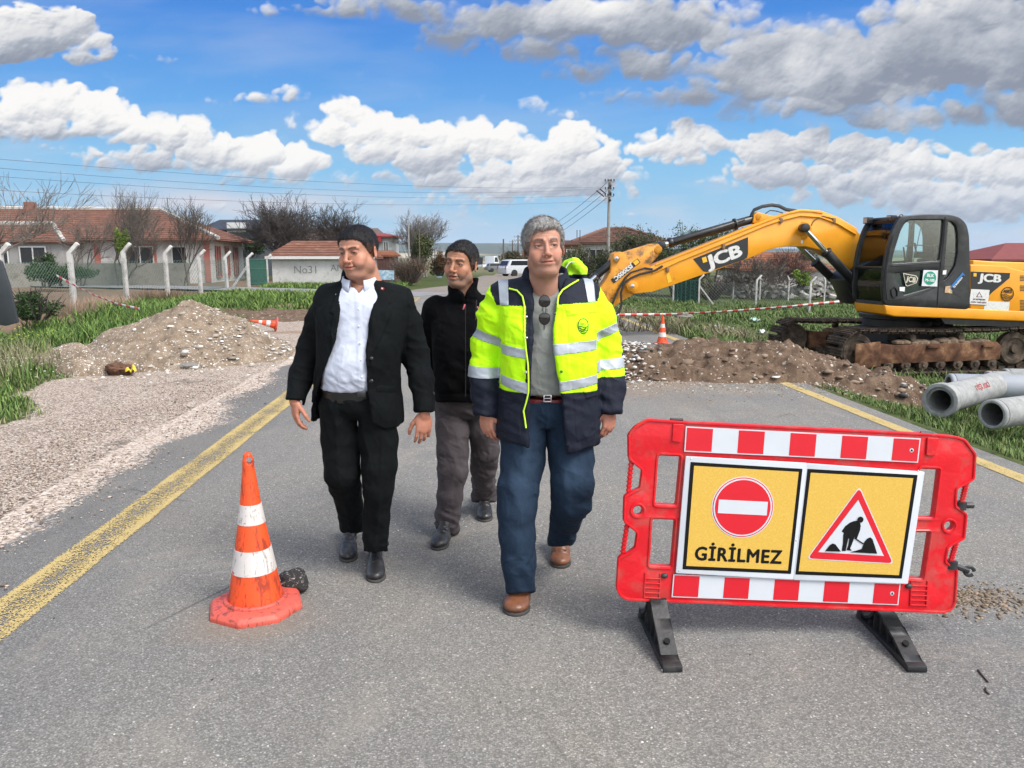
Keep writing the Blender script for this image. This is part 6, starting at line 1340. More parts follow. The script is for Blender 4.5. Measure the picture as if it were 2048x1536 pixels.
class House:
 def __init__(s, name, N, yaw, wx, wy, hw, label, cat='house', wall=wallw):
  s.N = Vector(N); s.ex = Vector((math.cos(yaw), math.sin(yaw), 0)); s.ey = Vector((-math.sin(yaw), math.cos(yaw), 0)); s.t = empty(name, N, 0, label, cat); s.w, s.d, s.h = wx, wy, hw; s.R = Matrix((s.ex, s.ey, Vector((0, 0, 1)))).transposed()
  MB().box(s.p(wx / 2, wy / 2, hw / 2 - .25), (wx, wy, hw + .5), s.R).build('wall', wall, s.t)
 def p(s, a, b, c): return s.N + s.ex * a + s.ey * b + Vector((0, 0, c))
 def hip(s, rise, over, run, m, ridge=True, gable=False, rm=mort):
  o = over; w, d, h = s.w, s.d, s.h; e = [s.p(-o, -o, h), s.p(w + o, -o, h), s.p(w + o, d + o, h), s.p(-o, d + o, h)]; r0, r1 = s.p(run if not gable else -o, d / 2, h + rise), s.p(w - run if not gable else w + o, d / 2, h + rise); u = Vector((0, 0, -.12))
  g = MB(); g.add(e + [r0, r1] + [q + u for q in e], [(0, 1, 5, 4), (1, 2, 5), (2, 3, 4, 5), (3, 0, 4), (9, 8, 7, 6), (0, 6, 7, 1), (1, 7, 8, 2), (2, 8, 9, 3), (3, 9, 6, 0)]); rf = g.build('roof', m, s.t)
  if ridge:
   for a, b in ((r0, r1), (e[0], r0), (e[1], r1)):
    k = 14; MB().tube([a.lerp(b, i / k) + Vector((0, -.02, .03 + .03 * mnoise.noise(a.lerp(b, i / k) * 2))) for i in range(k + 1)], [.13 + .05 * mnoise.noise(a.lerp(b, i / k) * 3) for i in range(k + 1)], 6).build('ridge_mortar', rm, rf, smooth=True)
  return rf
 def window(s, a, z, w, h, face='f', fr=frame_w, cols=2, par=None, surround=None):
  q = (lambda x, off, zz: s.p(x, -off, zz)) if face == 'f' else ((lambda x, off, zz: s.p(s.w + off, x, zz)) if face == 'r' else (lambda x, off, zz: s.p(-off, x, zz)))
  dx = s.ex if face == 'f' else s.ey; R = s.R if face == 'f' else s.R @ Matrix.Rotation(PI / 2, 3, 'Z')
  if surround: MB().box(q(a, .02, z), (w + .36, .06, h + .34), R).build('window_surround', surround, s.t)
  wi = MB().box(q(a, .055, z), (w, .04, h), R).build('window', dark, s.t)
  g = MB()
  for k in range(cols + 1): MB().box(q(a - w / 2 + w * k / cols, .085, z), (.07, .04, h), R).build('mullion', fr, wi)
  for zz in (z - h / 2, z + h / 2): MB().box(q(a, .085, zz), (w + .07, .045, .07), R).build('frame', fr, wi)
# main house with the red roof
yw = .10; Nn = W(424, 560, 50.0); N = (Nn[0], Nn[1], 0); ex = Vector((math.cos(yw), math.sin(yw), 0)); base = Vector(N) - ex * 19.5
hs_ = House('tiled_house', tuple(base), yw, 19.5, 8.6, 2.75, 'long white house with a red tiled hip roof and salmon window trim at left')
rf = hs_.hip(2.05, .75, 4.3, tiles)
hs_.window(9.2, 1.45, 2.1, 1.6, surround=trim, cols=1); hs_.window(15.2, 1.5, 1.6, 1.5, surround=trim); hs_.window(17.6, 1.5, .9, 1.5, cols=1); hs_.window(1.6, 1.5, 1.4, 1.5, surround=trim); hs_.window(4.2, 1.5, 1.4, 1.5, surround=trim)
for a in (12.6, 19.3): MB().box(hs_.p(a, -.04, 1.35), (.34, .10, 2.7), hs_.R).build('pillar', trim, hs_.t)
for a, w in ((1.6, 1.1), (3.9, .9), (6.2, 1.1)): hs_.window(a, 1.3, w, 2.0, 'r', fr=trim)
for (u, v0, v1, Y, w, lb) in ((62, 404, 430, 52, .55, 1), (24, 411, 425, 58, .5, 1)):
 c = W(u, v1, Y); MB().box((c[0], c[1], (c[2] + ht(u, v0, Y)) / 2 - .3), (w, w, ht(u, v0, Y) - c[2] + .6)).build('chimney', mat('chimney_brick', (.20, .085, .06), .9, .25, 6), hs_.t, bevel=.02)
MB().box(hs_.p(9.8, -.16, 1.5), (.34, .05, .5), hs_.R).build('hanging_cloth', mat('cloth_pink', (.55, .03, .12), .8), hs_.t)
# porch roof on its left
P_ = [W(u, v, 46) for u, v in ((-120, 462), (20, 452), (80, 440), (128, 456))]
pr = House('porch', tuple((W(-120, 560, 46.5) * (1, 1, 0))), .05, 7.3, 3.0, 2.55, 'low tiled porch with white ridge at the left end of the house', 'porch', wallg); pr.hip(1.05, .3, 1.2, tiles); 
for a in (1.2, 3.4, 5.6): pr.window(a, 1.55, 1.5, 1.3); MB().box(pr.p(a, -.05, .55), (1.5, .06, .8), pr.R).build('red_panel', trim, pr.t)
# garden wall in front of the house
def wall(name, pts, h, th, m, label, jag=0.0):
 g = MB(); 
 for (a, b) in zip(pts[:-1], pts[1:]):
  a, b = Vector(a), Vector(b); d = (b - a).normalized(); n = Vector((-d.y, d.x, 0)) * th; g.prism([a - Vector((0, 0, .3)), b - Vector((0, 0, .3)), b + Vector((0, 0, h)), a + Vector((0, 0, h))], n)
 o = g.build(name, m); tag(o, label, 'wall'); return o
stonew = plaster('stone_wall', (.25, .235, .21), (.11, .10, .085), .75)
wall('garden_wall', [(W(-160, 565, 41)[0], 41, 0), (W(380, 560, 46)[0], 46, 0)], 1.25, .3, stonew, 'grey-white stone garden wall in front of the tiled house')
# shed with graffiti
b0 = gt(546, 571); shd = House('garden_shed', (b0[0], b0[1], 0),   .04, 5.7, 3.0, 1.62, 'low whitewashed shed with red tiles and graffiti left of the suited man', 'shed', plaster('whitewash', (.55, .54, .52), (.30, .285, .26), .6))
shd.hip(.95, .35, .9, tiles, ridge=False); MB().box(shd.p(2.85, -.30, 1.56), (6.3, .12, .16), shd.R).build('eave_board', frame_w, shd.t)
gi = mat('graffiti_paint', (.20, .20, .19), .9); text_on('No31', .62, shd.p(1.95, -.012, .85), shd.ex, (0, 0, 1), gi, shd.t, 'graffiti', .01); text_on('ANS', .55, shd.p(3.9, -.012, .95), shd.ex, (0, 0, 1), gi, shd.t, 'graffiti', .01)
# dark-roofed building behind, white long building, white tower, rusty sheet shed, blue board
c = W(410, 500, 74); hb = House('dark_roof_building', (c[0], c[1], 0), -.05, 5.2, 6, 4.2, 'building with a dark grey pitched roof behind the tiled house', 'building', mat('dark_cladding', (.05, .06, .07), .6)); hb.hip(1.0, .4, .3, mat('dark_roof', (.028, .034, .042), .5, .15, 2), ridge=False)
MB().box(hb.p(3.2, -.1, 4.35), (1.8, .1, .9), hb.R @ Matrix.Rotation(0, 3, 'Y')).build('pale_gable', frame_w, hb.t)
c = W(596, 500, 70); wb = House('white_building', (c[0], c[1], 0), 0, 7.2, 6, 3.1, 'long white building behind the bare trees', 'building'); wb.hip(1.15, .4, .5, mat('dull_brown_roof', (.11, .075, .065), .8, .2, 2), ridge=False)
for a in (1.4, 3.4, 5.4): wb.window(a, 1.9, .9, 1.0)
c = W(722, 500, 62); tb_ = House('white_tower_house', (c[0], c[1], 0), .0, 2.5, 3.5, 3.25, 'narrow white two-storey house with a red roof edge behind the suited man', 'house', plaster('pale_blue_plaster', (.46, .49, .50))); tb_.hip(.28, .35, .9, mat('red_roof_edge', (.22, .045, .035), .6), ridge=False); tb_.window(2.0, 2.4, .35, .8); MB().box(tb_.p(.9, -.2, 3.0), (1.6, .3, .5), tb_.R).build('red_awning', mat('awning_red', (.30, .025, .03), .6), tb_.t)
c = W(735, 545, 50); sh2 = House('rusty_sheet_shed', (c[0], c[1], 0), .05, 1.75, 2.4, 1.75, 'rusty corrugated sheet shed beside the white tower house', 'shed', mat('rusty_sheet', (.10, .05, .042), .8, .35, 5)); sh2.hip(.28, .15, .2, tiles_o, ridge=False)
for k in range(9): MB().box(sh2.p(.1 + k * .19, -.02, .85), (.05, .04, 1.7), sh2.R).build('sheet_rib', mat('rusty_sheet', (.10, .05, .042)), sh2.t)
t = empty('blue_board', W(772, 570, 36) * (1, 1, 0), 0, 'pale blue painted board by the verge behind the suited man', 'board'); MB().prism([W(u, v, 36) for u, v in ((756, 540), (788, 541), (788, 560), (757, 559))], (0, .04, 0)).build('panel', mat('board_blue', (.22, .34, .42), .6, .4, 6, dirt=(.5, .52, .5), dscale=6, damt=.7), t); 
for u in (760, 784): MB().tube([W(u, 558, 36), W(u, 558, 36) * (1, 1, 0)], .03, 6).build('leg', gg, t)
t = empty('blue_cabinet', gt(878, 556), 0, 'small pale blue cabinet with a white cap on the left verge', 'cabinet'); q = gt(878, 556); MB().box((q[0], q[1], .33), (.38, .3, .66)).build('body', mat('cabinet_blue', (.24, .36, .42), .6, .3, 6), t, bevel=.02); MB().box((q[0] - .06, q[1], .72), (.22, .24, .10), rot('Y', .5)).build('cap', frame_w, t, bevel=.02)
# right-hand houses
c = W(1156, 520, 62); rh = House('brown_roof_house', (c[0], c[1], -.6), -.03, 6.6, 6, 3.35, 'white house with a brown tiled hip roof behind the dipper arm', 'house'); rh.hip(1.15, .55, 2.4, tiles_b, rm=mat('brown_ridge', (.15, .08, .06), .9)); rh.window(1.4, 2.2, 1.1, 1.2); rh.window(4.4, 2.2, 1.1, 1.2)
c = W(1129, 520, 60); ra = House('brick_annex', (c[0], c[1], -.6), -.03, 1.05, 4, 3.2, 'brown brick annex at the left side of the brown-roofed house', 'house', mat('annex_brick', (.16, .085, .06), .9, .25, 4)); ra.hip(.3, .2, .1, tiles_b, ridge=False); ra.window(.5, 2.3, .7, .9)
for u in (1154, 1160): MB().tube([W(u, 480, 62), W(u, 460, 62)], .03, 5).build('roof_rod', dark, rh.t)
c = W(1486, 540, 48); oh = House('low_orange_roof_house', (c[0], c[1], -1.0), .03, 5.4, 5, 1.9, 'low house with an orange tiled roof behind the rubble wall', 'house'); oh.hip(1.0, .3, .8, tiles_o, ridge=False)
c = W(1985, 540, 56); fr2 = House('red_roof_building', (c[0], c[1], -1.0), .06, 8, 6, 2.45, 'pale building with a dark red roof beyond the engine housing at right', 'building', plaster('cool_plaster', (.42, .45, .47))); fr2.hip(1.2, .5, 3.0, mat('dark_red_roof', (.17, .035, .03), .7, .15, 2), ridge=False); MB().box(fr2.p(2.0, -.1, 2.1), (4.0, .15, .5), fr2.R).build('grey_fascia', wallg, fr2.t)

# ---------------------------------------------------------------- trees and shrubs
def bare_tree(name, base, H, spread, label, seed, col=(.055, .045, .040), lean=(0, 0), stems=1, r0=.12, up=.55, cat='bare tree', depth=6, twig=.009, group=None, density=3):
 r = np.random.default_rng(seed); segs = []
 def br(p, d, L, rad, lev):
  n = 3; q = p
  for i in range(n):
   d = d + r.normal(0, .13, 3) + np.array([0, 0, .05 * up]); d /= np.linalg.norm(d); e = q + d * L / n; segs.append((q, e, rad * (1 - .25 * i / n), rad * (1 - .25 * (i + 1) / n), lev)); q = e
   if lev < depth and i < n - 1 and lev > 0 and r.random() < .6: kid(q, d, L * .62, rad * .55, lev + 1)
  if lev < depth:
   for k in range(density if lev < 3 else 2): kid(q, d, L * r.uniform(.70, .92), rad * .62, lev + 1)
 def kid(q, d, L, rad, lev):
  a = r.normal(0, 1, 3); a -= d * (a @ d); a /= np.linalg.norm(a); t = r.uniform(.35, .75); nd = d * math.cos(t) + a * math.sin(t) * spread; nd[2] = nd[2] * (1 - up * .2) + up * .28; nd /= np.linalg.norm(nd); br(q, nd, L, max(rad, twig), lev)
 for s in range(stems):
  d = np.array([lean[0] + r.normal(0, .28) * (stems > 1), lean[1] + r.normal(0, .2) * (stems > 1), 1.0]); d /= np.linalg.norm(d); br(np.array(base, float) + r.normal(0, .12, 3) * (stems > 1) * (1, 1, 0), d, H * .27, r0, 0)
 zmax = max(s[1][2] for s in segs) - base[2]; k = H / zmax
 def tubes(S, nm, n=3):
  A = np.array([s[0] for s in S]); B = np.array([s[1] for s in S]); ra = np.array([s[2] for s in S]); rb = np.array([s[3] for s in S]); bs = np.array(base, float); A = bs + (A - bs) * k; B = bs + (B - bs) * k
  D = B - A; D /= np.linalg.norm(D, axis=1)[:, None] + 1e-9; X = np.cross(D, [.3, .9, .2]); X /= np.linalg.norm(X, axis=1)[:, None] + 1e-9; Y = np.cross(D, X); V = []
  for P, rr in ((A, ra), (B, rb)):
   for j in range(n): t = 2 * PI * j / n; V.append(P + (X * math.cos(t) + Y * math.sin(t)) * rr[:, None])
  V = np.stack(V, 1).reshape(-1, 3); o = np.arange(len(S))[:, None] * 2 * n; Q = np.concatenate([o + np.array([j, (j + 1) % n, n + (j + 1) % n, n + j]) for j in range(n)]); return npmesh(nm, V, Q, [mt_], True)
 mt_ = mat('bark_%d' % int(col[0] * 1000), col, .9, .25, 3); t = empty(name, base, 0, label, cat, group)
 obj('trunk', tubes([s for s in segs if s[4] < 2], 'trunk', 6), t); obj('crown', tubes([s for s in segs if s[4] >= 2], 'crown'), t); return t, segs, k
def leaves(name, blobs, n, size, cols, parent=None, label=None, cat=None, seed=1, trunk=None, group=None, shape=1.0):
 r = np.random.default_rng(seed); P = []
 w_ = np.array([b[3] * b[4] * b[5] for b in blobs]); w_ /= w_.sum(); idx = r.choice(len(blobs), n, p=w_); B = np.array(blobs)[idx]
 d = r.normal(0, 1, (n, 3)); d /= np.linalg.norm(d, axis=1)[:, None]; rad = r.random(n) ** .45; P = B[:, :3] + d * rad[:, None] * B[:, 3:6]
 keep = fbm(P / (B[:, 3:4] * .55), 3, seed) > .40; P = P[keep]; n = len(P)
 a = r.normal(0, 1, (n, 3)); a /= np.linalg.norm(a, axis=1)[:, None]; b = np.cross(a, r.normal(0, 1, (n, 3))); b /= np.linalg.norm(b, axis=1)[:, None]; s = size * r.uniform(.5, 1.3, (n, 1))
 V = np.stack([P - a * s, P + b * s * .5 * shape, P + a * s, P - b * s * .5 * shape], 1).reshape(-1, 3); Q = np.arange(n * 4).reshape(-1, 4)
 c = np.array(cols)[r.integers(0, len(cols), n)] * r.uniform(.7, 1.25, (n, 1)); cc = np.repeat(c, 4, 0)
 m = vcmat('leaf', .7, spec=.2); o = obj(name, npmesh(name, V, Q, [m], False, attrs={'col': cc}), parent)
 if label: tag(o, label, cat, group)
 return o
def shrub(name, u, v, Y, wpx, hpx, n, size, cols, label, cat='shrub', seed=1, twigs=60, depth=None, tcol=(.05, .04, .035)):
 c = W(u, v, Y); s = camd(Y, 0) / F_; w_, h_ = wpx * s / 2, hpx * s; z0 = float(gz(c[0], c[1])) if c[2] < 1.2 else c[2]; base = (c[0], c[1], min(c[2], z0 + 3)); t = empty(name, base, 0, label, cat); r = np.random.default_rng(seed); D = depth or w_ * .8
 bl = [(base[0] + r.uniform(-w_, w_) * .62, base[1] + r.uniform(-D, D) * .6, base[2] + h_ * r.uniform(.3, .72), w_ * r.uniform(.28, .5), D * .4, h_ * r.uniform(.20, .34)) for _ in range(9)]
 leaves('foliage', bl, n, size, cols, t, seed=seed); g = MB()
 for k in range(twigs):
  a = r.uniform(-1, 1); b = r.uniform(-1, 1); p0 = Vector((base[0] + a * w_ * .25, base[1] + b * D * .3, base[2])); p1 = Vector((base[0] + a * w_ * r.uniform(.6, 1.05), base[1] + b * D, base[2] + h_ * r.uniform(.6, 1.08))); mid = p0.lerp(p1, .5) + Vector((r.normal(0, .12) * w_, 0, .06 * h_)); g.tube([p0, mid, p1], [.02, .013, .006], 3, cap=False)
 g.build('stems', mat('stem_%d' % int(tcol[0] * 1000), tcol, .9), t); return t
olive = [(.060, .078, .030), (.085, .10, .045), (.045, .055, .025), (.11, .12, .06)]; ever = [(.022, .045, .016), (.035, .065, .022), (.05, .085, .03)]; brn = [(.10, .065, .045), (.075, .055, .042), (.13, .085, .05)]; rusty = [(.15, .065, .03), (.11, .06, .03), (.09, .075, .035)]; fresh = [(.14, .22, .03), (.10, .17, .03), (.18, .26, .05)]
def tb(u, v, Y): c = W(u, v, Y); return (c[0], c[1], float(gz(c[0], c[1])))
bare_tree('bare_tree', tb(243, 560, 44), ht(243, 362, 44) , .95, 'tall bare tree with upright twigs in front of the tiled house', 11, stems=4, r0=.06, up=1.1, depth=5, density=3, col=(.11, .095, .08), twig=.007)
bare_tree('bare_tree', tb(372, 560, 45), ht(372, 385, 45), .8, 'slender bare tree before the right part of the tiled roof', 12, stems=2, r0=.05, up=1.0, depth=5, col=(.09, .075, .062))
bare_tree('bare_tree', tb(160, 560, 43), ht(160, 420, 43), 1.1, 'low crooked bare tree left of the pink cloth window', 13, stems=2, r0=.06, up=.3, depth=4, col=(.11, .09, .075))
bare_tree('bare_tree', tb(570, 530, 56), ht(560, 378, 56), 1.25, 'wide dark bare tree right of the tiled house', 14, stems=4, r0=.12, up=.7, depth=6, density=3, twig=.012)
bare_tree('bare_tree', tb(668, 530, 57), ht(660, 392, 57), 1.25, 'spreading bare tree behind the shed near the suited man', 15, stems=3, r0=.11, up=.55, depth=6, density=3, twig=.012, lean=(.15, 0))
bare_tree('bare_tree', tb(850, 545, 62), ht(850, 414, 62), 1.0, 'pale grey rounded bare tree left of the man in black', 16, stems=2, r0=.10, up=.8, depth=6, density=3, col=(.16, .145, .13), twig=.012)
bare_tree('bare_tree', tb(-25, 600, 30), ht(-30, 335, 30), 1.1, 'bare tree cut by the left picture edge', 17, stems=2, r0=.06, up=.6, depth=5, col=(.15, .13, .11))
bare_tree('bare_tree', tb(1560, 590, 46), ht(1555, 500, 46) + .9, 1.3, 'reddish bare shrub-like tree under the boom', 18, stems=5, r0=.04, up=.5, depth=5, col=(.13, .075, .06))
bare_tree('bare_tree', tb(1500, 590, 44), ht(1500, 505, 44) + .9, 1.2, 'small brown bare tree behind the rubble wall', 19, stems=4, r0=.035, up=.5, depth=5, col=(.11, .085, .07))
t, sg, k = bare_tree('leafing_tree', tb(1285, 580, 48), ht(1285, 450, 48) + .8, .9, 'tree coming into leaf beside the brown-roofed house', 20, stems=2, r0=.07, up=.8, depth=5, col=(.10, .085, .07), cat='tree')
def crown(t, sg, k, base, n, size, cols, seed, lev=4):
 r = np.random.default_rng(seed); S_ = [s for s in sg if s[4] >= lev]; E_ = np.array([S_[i][1] for i in r.integers(0, len(S_), n)]); b = np.array(base); P = b + (E_ - b) * k + r.normal(0, .12, (n, 3)); a = r.normal(0, 1, (n, 3)); a /= np.linalg.norm(a, axis=1)[:, None]; q = np.cross(a, r.normal(0, 1, (n, 3))); q /= np.linalg.norm(q, axis=1)[:, None]; s = size * r.uniform(.5, 1.3, (n, 1))
 V = np.stack([P - a * s, P + q * s * .5, P + a * s, P - q * s * .5], 1).reshape(-1, 3); c = np.repeat(np.array(cols)[r.integers(0, len(cols), n)] * r.uniform(.7, 1.25, (n, 1)), 4, 0); obj('foliage', npmesh('foliage', V, np.arange(n * 4).reshape(-1, 4), [vcmat('leaf', .7, spec=.2)], False, attrs={'col': c}), t)
crown(t, sg, k, tb(1285, 580, 48), 5000, .07, olive, 3, 3)
t, sg, k = bare_tree('leafing_tree', tb(1432, 590, 44), ht(1440, 447, 44) + .9, .9, 'green leafing tree rising behind the boom', 23, stems=2, r0=.06, up=.9, depth=5, col=(.07, .06, .05), cat='tree'); crown(t, sg, k, tb(1432, 590, 44), 7000, .07, [(.07, .11, .03), (.10, .14, .045), (.05, .075, .025)], 4, 3)
t, sg, k = bare_tree('leafing_tree', tb(1350, 590, 46), ht(1350, 492, 46) + .9, 1.1, 'bushy green tree behind the tip of the boom', 24, stems=4, r0=.06, up=.6, depth=5, cat='tree'); crown(t, sg, k, tb(1350, 590, 46), 9000, .075, [(.07, .10, .03), (.09, .12, .045), (.05, .07, .025)], 5, 2)
shrub('evergreen_shrub', 245, 532, 43, 42, 82, 2600, .06, fresh, 'small bright green cypress behind the left fence', seed=2, twigs=10)
shrub('evergreen_shrub', 130, 572, 38, 150, 46, 6000, .07, ever, 'dark green hedge behind the left chain-link fence', seed=3, twigs=20)
shrub('evergreen_shrub', 92, 575, 40, 60, 80, 2500, .07, ever, 'dark green bush before the porch', seed=31, twigs=20)
shrub('evergreen_shrub', 500, 520, 60, 70, 45, 2500, .08, ever, 'dark evergreen bush under the bare tree', seed=4, twigs=20)
shrub('evergreen_shrub', 838, 545, 57, 70, 85, 6500, .08, [(.045, .065, .022), (.07, .09, .03), (.10, .10, .05)], 'loose green conifer below the pale bare tree', seed=5, twigs=60)
shrub('brown_shrub', 880, 552, 54, 50, 56, 3500, .07, rusty, 'rust-brown shrub left of the man in black', seed=6)
shrub('brown_shrub', 820, 566, 44, 95, 52, 2500, .05, brn, 'pile of brown brushwood on the verge', seed=7, twigs=260, tcol=(.10, .075, .06))
shrub('brown_shrub', 1030, 536, 100, 85, 42, 4500, .13, [(.07, .07, .035), (.10, .085, .05)], 'grey-green thicket along the far road', seed=8, twigs=90)
shrub('green_shrub', 1175, 575, 50, 130, 82, 8000, .07, olive, 'olive green thicket behind the lime hood', seed=9, twigs=140)
shrub('green_shrub', 1285, 575, 46, 120, 78, 7000, .07, olive + brn, 'grey-green shrub below the leafing tree', seed=10, twigs=160)
shrub('green_shrub', 1602, 575, 44, 44, 36, 1800, .06, fresh, 'bright green bush beside the reddish bare tree', seed=21, twigs=20)
shrub('evergreen_shrub', 1595, 555, 50, 90, 62, 4500, .08, [(.05, .06, .03), (.08, .085, .05)], 'dark grey-green bush behind the orange roof', seed=22, twigs=80)
shrub('brown_shrub', 1690, 590, 46, 90, 55, 3000, .06, brn, 'brown shrub behind the boom cylinders', seed=23, twigs=200, tcol=(.11, .08, .07))
shrub('brown_shrub', 1420, 600, 40, 90, 45, 2500, .06, olive + brn, 'low grey-green brush behind the back-row posts', seed=25, twigs=160)
shrub('green_shrub', 70, 640, 16.5, 120, 62, 3500, .035, ever, 'leafy green weed clump behind the slate board', seed=26, twigs=40)

# ---------------------------------------------------------------- poles and wires
pc = mat('pole_concrete', (.24, .235, .22), .9, .15, 2, .2, 20); ins_ = mat('insulator', (.05, .03, .025), .3); wood = mat('pole_wood', (.11, .085, .065), .95, .3, 4)
def upole(u, vt, Y, label, arms, r=.13, m=pc):
 c = tb(u, 560, Y); zt = ht(u, vt, Y); t = empty('utility_pole', c, 0, label, 'utility pole'); MB().tube([c, (c[0] + .0, c[1], zt)], [r * 1.2, r * .75], 8).build('pole', m, t, smooth=True)
 for v, w_ in arms:
  z = ht(u, v, Y); a = MB().box((c[0], c[1] - .12, z), (w_, .09, .09)).build('crossarm', pc, t)
  for sx in (-.46, -.16, .16, .46): MB().lathe([(.02, 0), (.06, .04), (.045, .09), (.065, .12), (.03, .18)], (c[0] + sx * w_, c[1] - .12, z + .04), None, 8).build('insulator', ins_, a, smooth=True)
 return t, c
pt, pc0 = upole(1215, 359, 60, 'tall concrete utility pole with three crossarms behind the excavator arm', [(364, .72), (380, .66), (393, .70)])
ba = MB(); 
for a, b in (((1193, 381), (1208, 393)), ((1200, 378), (1212, 388))): MB().tube([W(*a, 59.8), W(*b, 59.8)], .05, 6).build('lamp_arm', ins_, pt)
for (u, v) in ((1221, 371), (1221, 386), (1220, 400)): MB().ball(W(u, v, 59.8), (.10, .10, .13), 8).build('insulator', ins_, pt, smooth=True)
upole(1036, 470, 150, 'distant pole with three crossarms', [(474, 1.6), (481, 1.6), (489, 1.6)], .14, ins_); upole(1025, 480, 190, 'faint distant pole left of the three-armed one', [(484, 1.6), (492, 1.6)], .14, ins_)
upole(1007, 478, 85, 'dark wooden pole at the far roadside', [], .10, wood); upole(819, 448, 48, 'thin grey wooden pole before the pale bare tree', [], .06, pc); upole(840, 462, 55, 'short brown wooden pole beside the pale bare tree', [], .05, wood)
wm_ = mat('power_wire', (.05, .05, .055), .6)
def cable(a, b, sag, label, r=.008):
 a, b = Vector(a), Vector(b); pts = [a.lerp(b, i / 24) - Vector((0, 0, 4 * sag * (i / 24) * (1 - i / 24))) for i in range(25)]; tag(MB().tube(pts, r, 4).build('power_wire', wm_), label, 'power wire', 'overhead wires')
for k, (v0, v1, sg_, lb) in enumerate(((296, 374, .5, 'topmost overhead wire crossing the sky to the utility pole'), (313, 376, .7, 'second overhead wire from the top crossing the sky'), (333, 388, .6, 'third overhead wire from the top crossing the sky'), (366, 401, .5, 'lowest overhead wire above the tiled house'))): cable(W(-260, v0, 26), W(1212, v1, 59.9), sg_, lb)
for k, (v0, u1, v1, lb) in enumerate(((366, 1034, 474, 'highest of the wires running from the utility pole to the distant pole'), (382, 1036, 482, 'middle wire running from the utility pole to the distant pole'), (396, 1038, 490, 'lowest wire running from the utility pole to the distant pole'))): cable(W(1213, v0, 60.2), W(u1, v1, 150), 1.2, lb, .018)

# ---------------------------------------------------------------- vehicles far down the road
def car(c, yaw, L, Wd, Hh, body_m, label, van=False):
 t = empty('parked_car' if not van else 'parked_truck', c, 0, label, 'car' if not van else 'truck'); R = Matrix.Rotation(yaw, 3, 'Z'); P = lambda x, y, z: Vector(c) + R @ Vector((x, y, z))
 pr = [(-L / 2, .25), (-L / 2, .80), (-L * .46, .95), (-L * .40, Hh * .97), (-L * .25, Hh), (.06 * L, Hh), (.20 * L, .98), (.44 * L, .86), (L / 2, .70), (L / 2, .25)] if not van else [(-L / 2, .5), (-L / 2, 1.0), (L * .18, 1.0), (L * .18, Hh), (L * .40, Hh), (L * .5, 1.5), (L * .5, .5)]
 MB().prism([P(x, -Wd / 2, z) for x, z in pr], R @ Vector((0, Wd, 0))).build('body', body_m, t, bevel=.07, seg=3, angle=20)
 for sg in (-1, 1):
  q = [(-L * .40, 1.0), (-L * .37, Hh * .93), (.04 * L, Hh * .93), (.16 * L, 1.0)] if not van else [(L * .22, 1.5), (L * .22, Hh * .92), (L * .39, Hh * .92), (L * .45, 1.5)]
  MB().prism([P(x, sg * (Wd / 2 + .005), z) for x, z in q], R @ Vector((0, -sg * .03, 0))).build('side_window', dark, t)
  for x in (-L * .31, L * .31): MB().tube([P(x, sg * (Wd / 2 - .16), .32), P(x, sg * (Wd / 2 + .02), .32)], .32, 16).build('wheel', hose_m, t, bevel=.02)
 MB().prism([P(-L * .462, -Wd * .40, 1.0), P(-L * .462, Wd * .40, 1.0), P(-L * .412, Wd * .38, Hh * .92), P(-L * .412, -Wd * .38, Hh * .92)], R @ Vector((-.03, 0, 0))).build('rear_window', dark, t)
 for sg in (-1, 1): MB().box(P(-L / 2 - .01, sg * Wd * .42, .80), (.04, .12, .26), R).build('tail_light', mat('tail_red', (.35, .01, .01), .3), t)
 return t
hose_m = mat('tyre_black', (.015, .015, .016), .8); cw = mat('car_white', (.52, .55, .58), .3)
q = gt(1046, 553); car((q[0], q[1], q[2]), math.radians(28), 4.3, 1.75, 1.5, cw, 'white hatchback parked at the far roadside between two of the men')
q = W(973, 535, 150); car((q[0], q[1], -.85), math.radians(60), 6.0, 2.1, 2.6, cw, 'small white truck far down the road', True)
q = W(997, 538, 130); car((q[0], q[1], -.85), math.radians(15), 4.2, 1.7, 1.45, mat('car_grey', (.12, .13, .14), .3), 'dark grey car parked beyond the white hatchback')

# ---------------------------------------------------------------- grass, weeds
def blades(name, X, Y, hgt, wid, cols, label, lean=.45, cat='grass', seed=1, bend=True):
 r = np.random.default_rng(seed); n = len(X); Z = gz(X, Y) - .02; a = r.uniform(0, 2 * PI, n); d = np.stack([np.cos(a), np.sin(a), 0 * a], -1); s = np.stack([-np.sin(a), np.cos(a), 0 * a], -1); L = (lean * r.uniform(.2, 1.3, n))[:, None]; b = np.stack([X, Y, Z], -1); h = hgt[:, None]; w_ = wid[:, None]
 m = b + d * h * L * .35 + np.array([0, 0, 1]) * h * .6; t = b + d * h * L + np.array([0, 0, 1]) * h
 V = np.stack([b - s * w_ * .5, b + s * w_ * .5, m + s * w_ * .42, m - s * w_ * .42, t], 1).reshape(-1, 3); o = np.arange(n)[:, None] * 5
 c = np.array(cols)[r.integers(0, len(cols), n)] * r.uniform(.75, 1.25, (n, 1)); cc = np.repeat(c, 5, 0)
 ob = obj(name, npmesh(name, V, [o + np.array([0, 1, 2, 3]), o + np.array([3, 2, 4])], [vcmat('blade', .65, spec=.25)], False, attrs={'col': cc})); tag(ob, label, cat, kind='stuff'); return ob
def field(n, sl, sr, y0, y1, pw=1.0, seed=1):
 r = np.random.default_rng(seed); Y = y0 + (y1 - y0) * r.random(n) ** pw; s = sl + (sr - sl) * r.random(n); return s - K * Y, Y
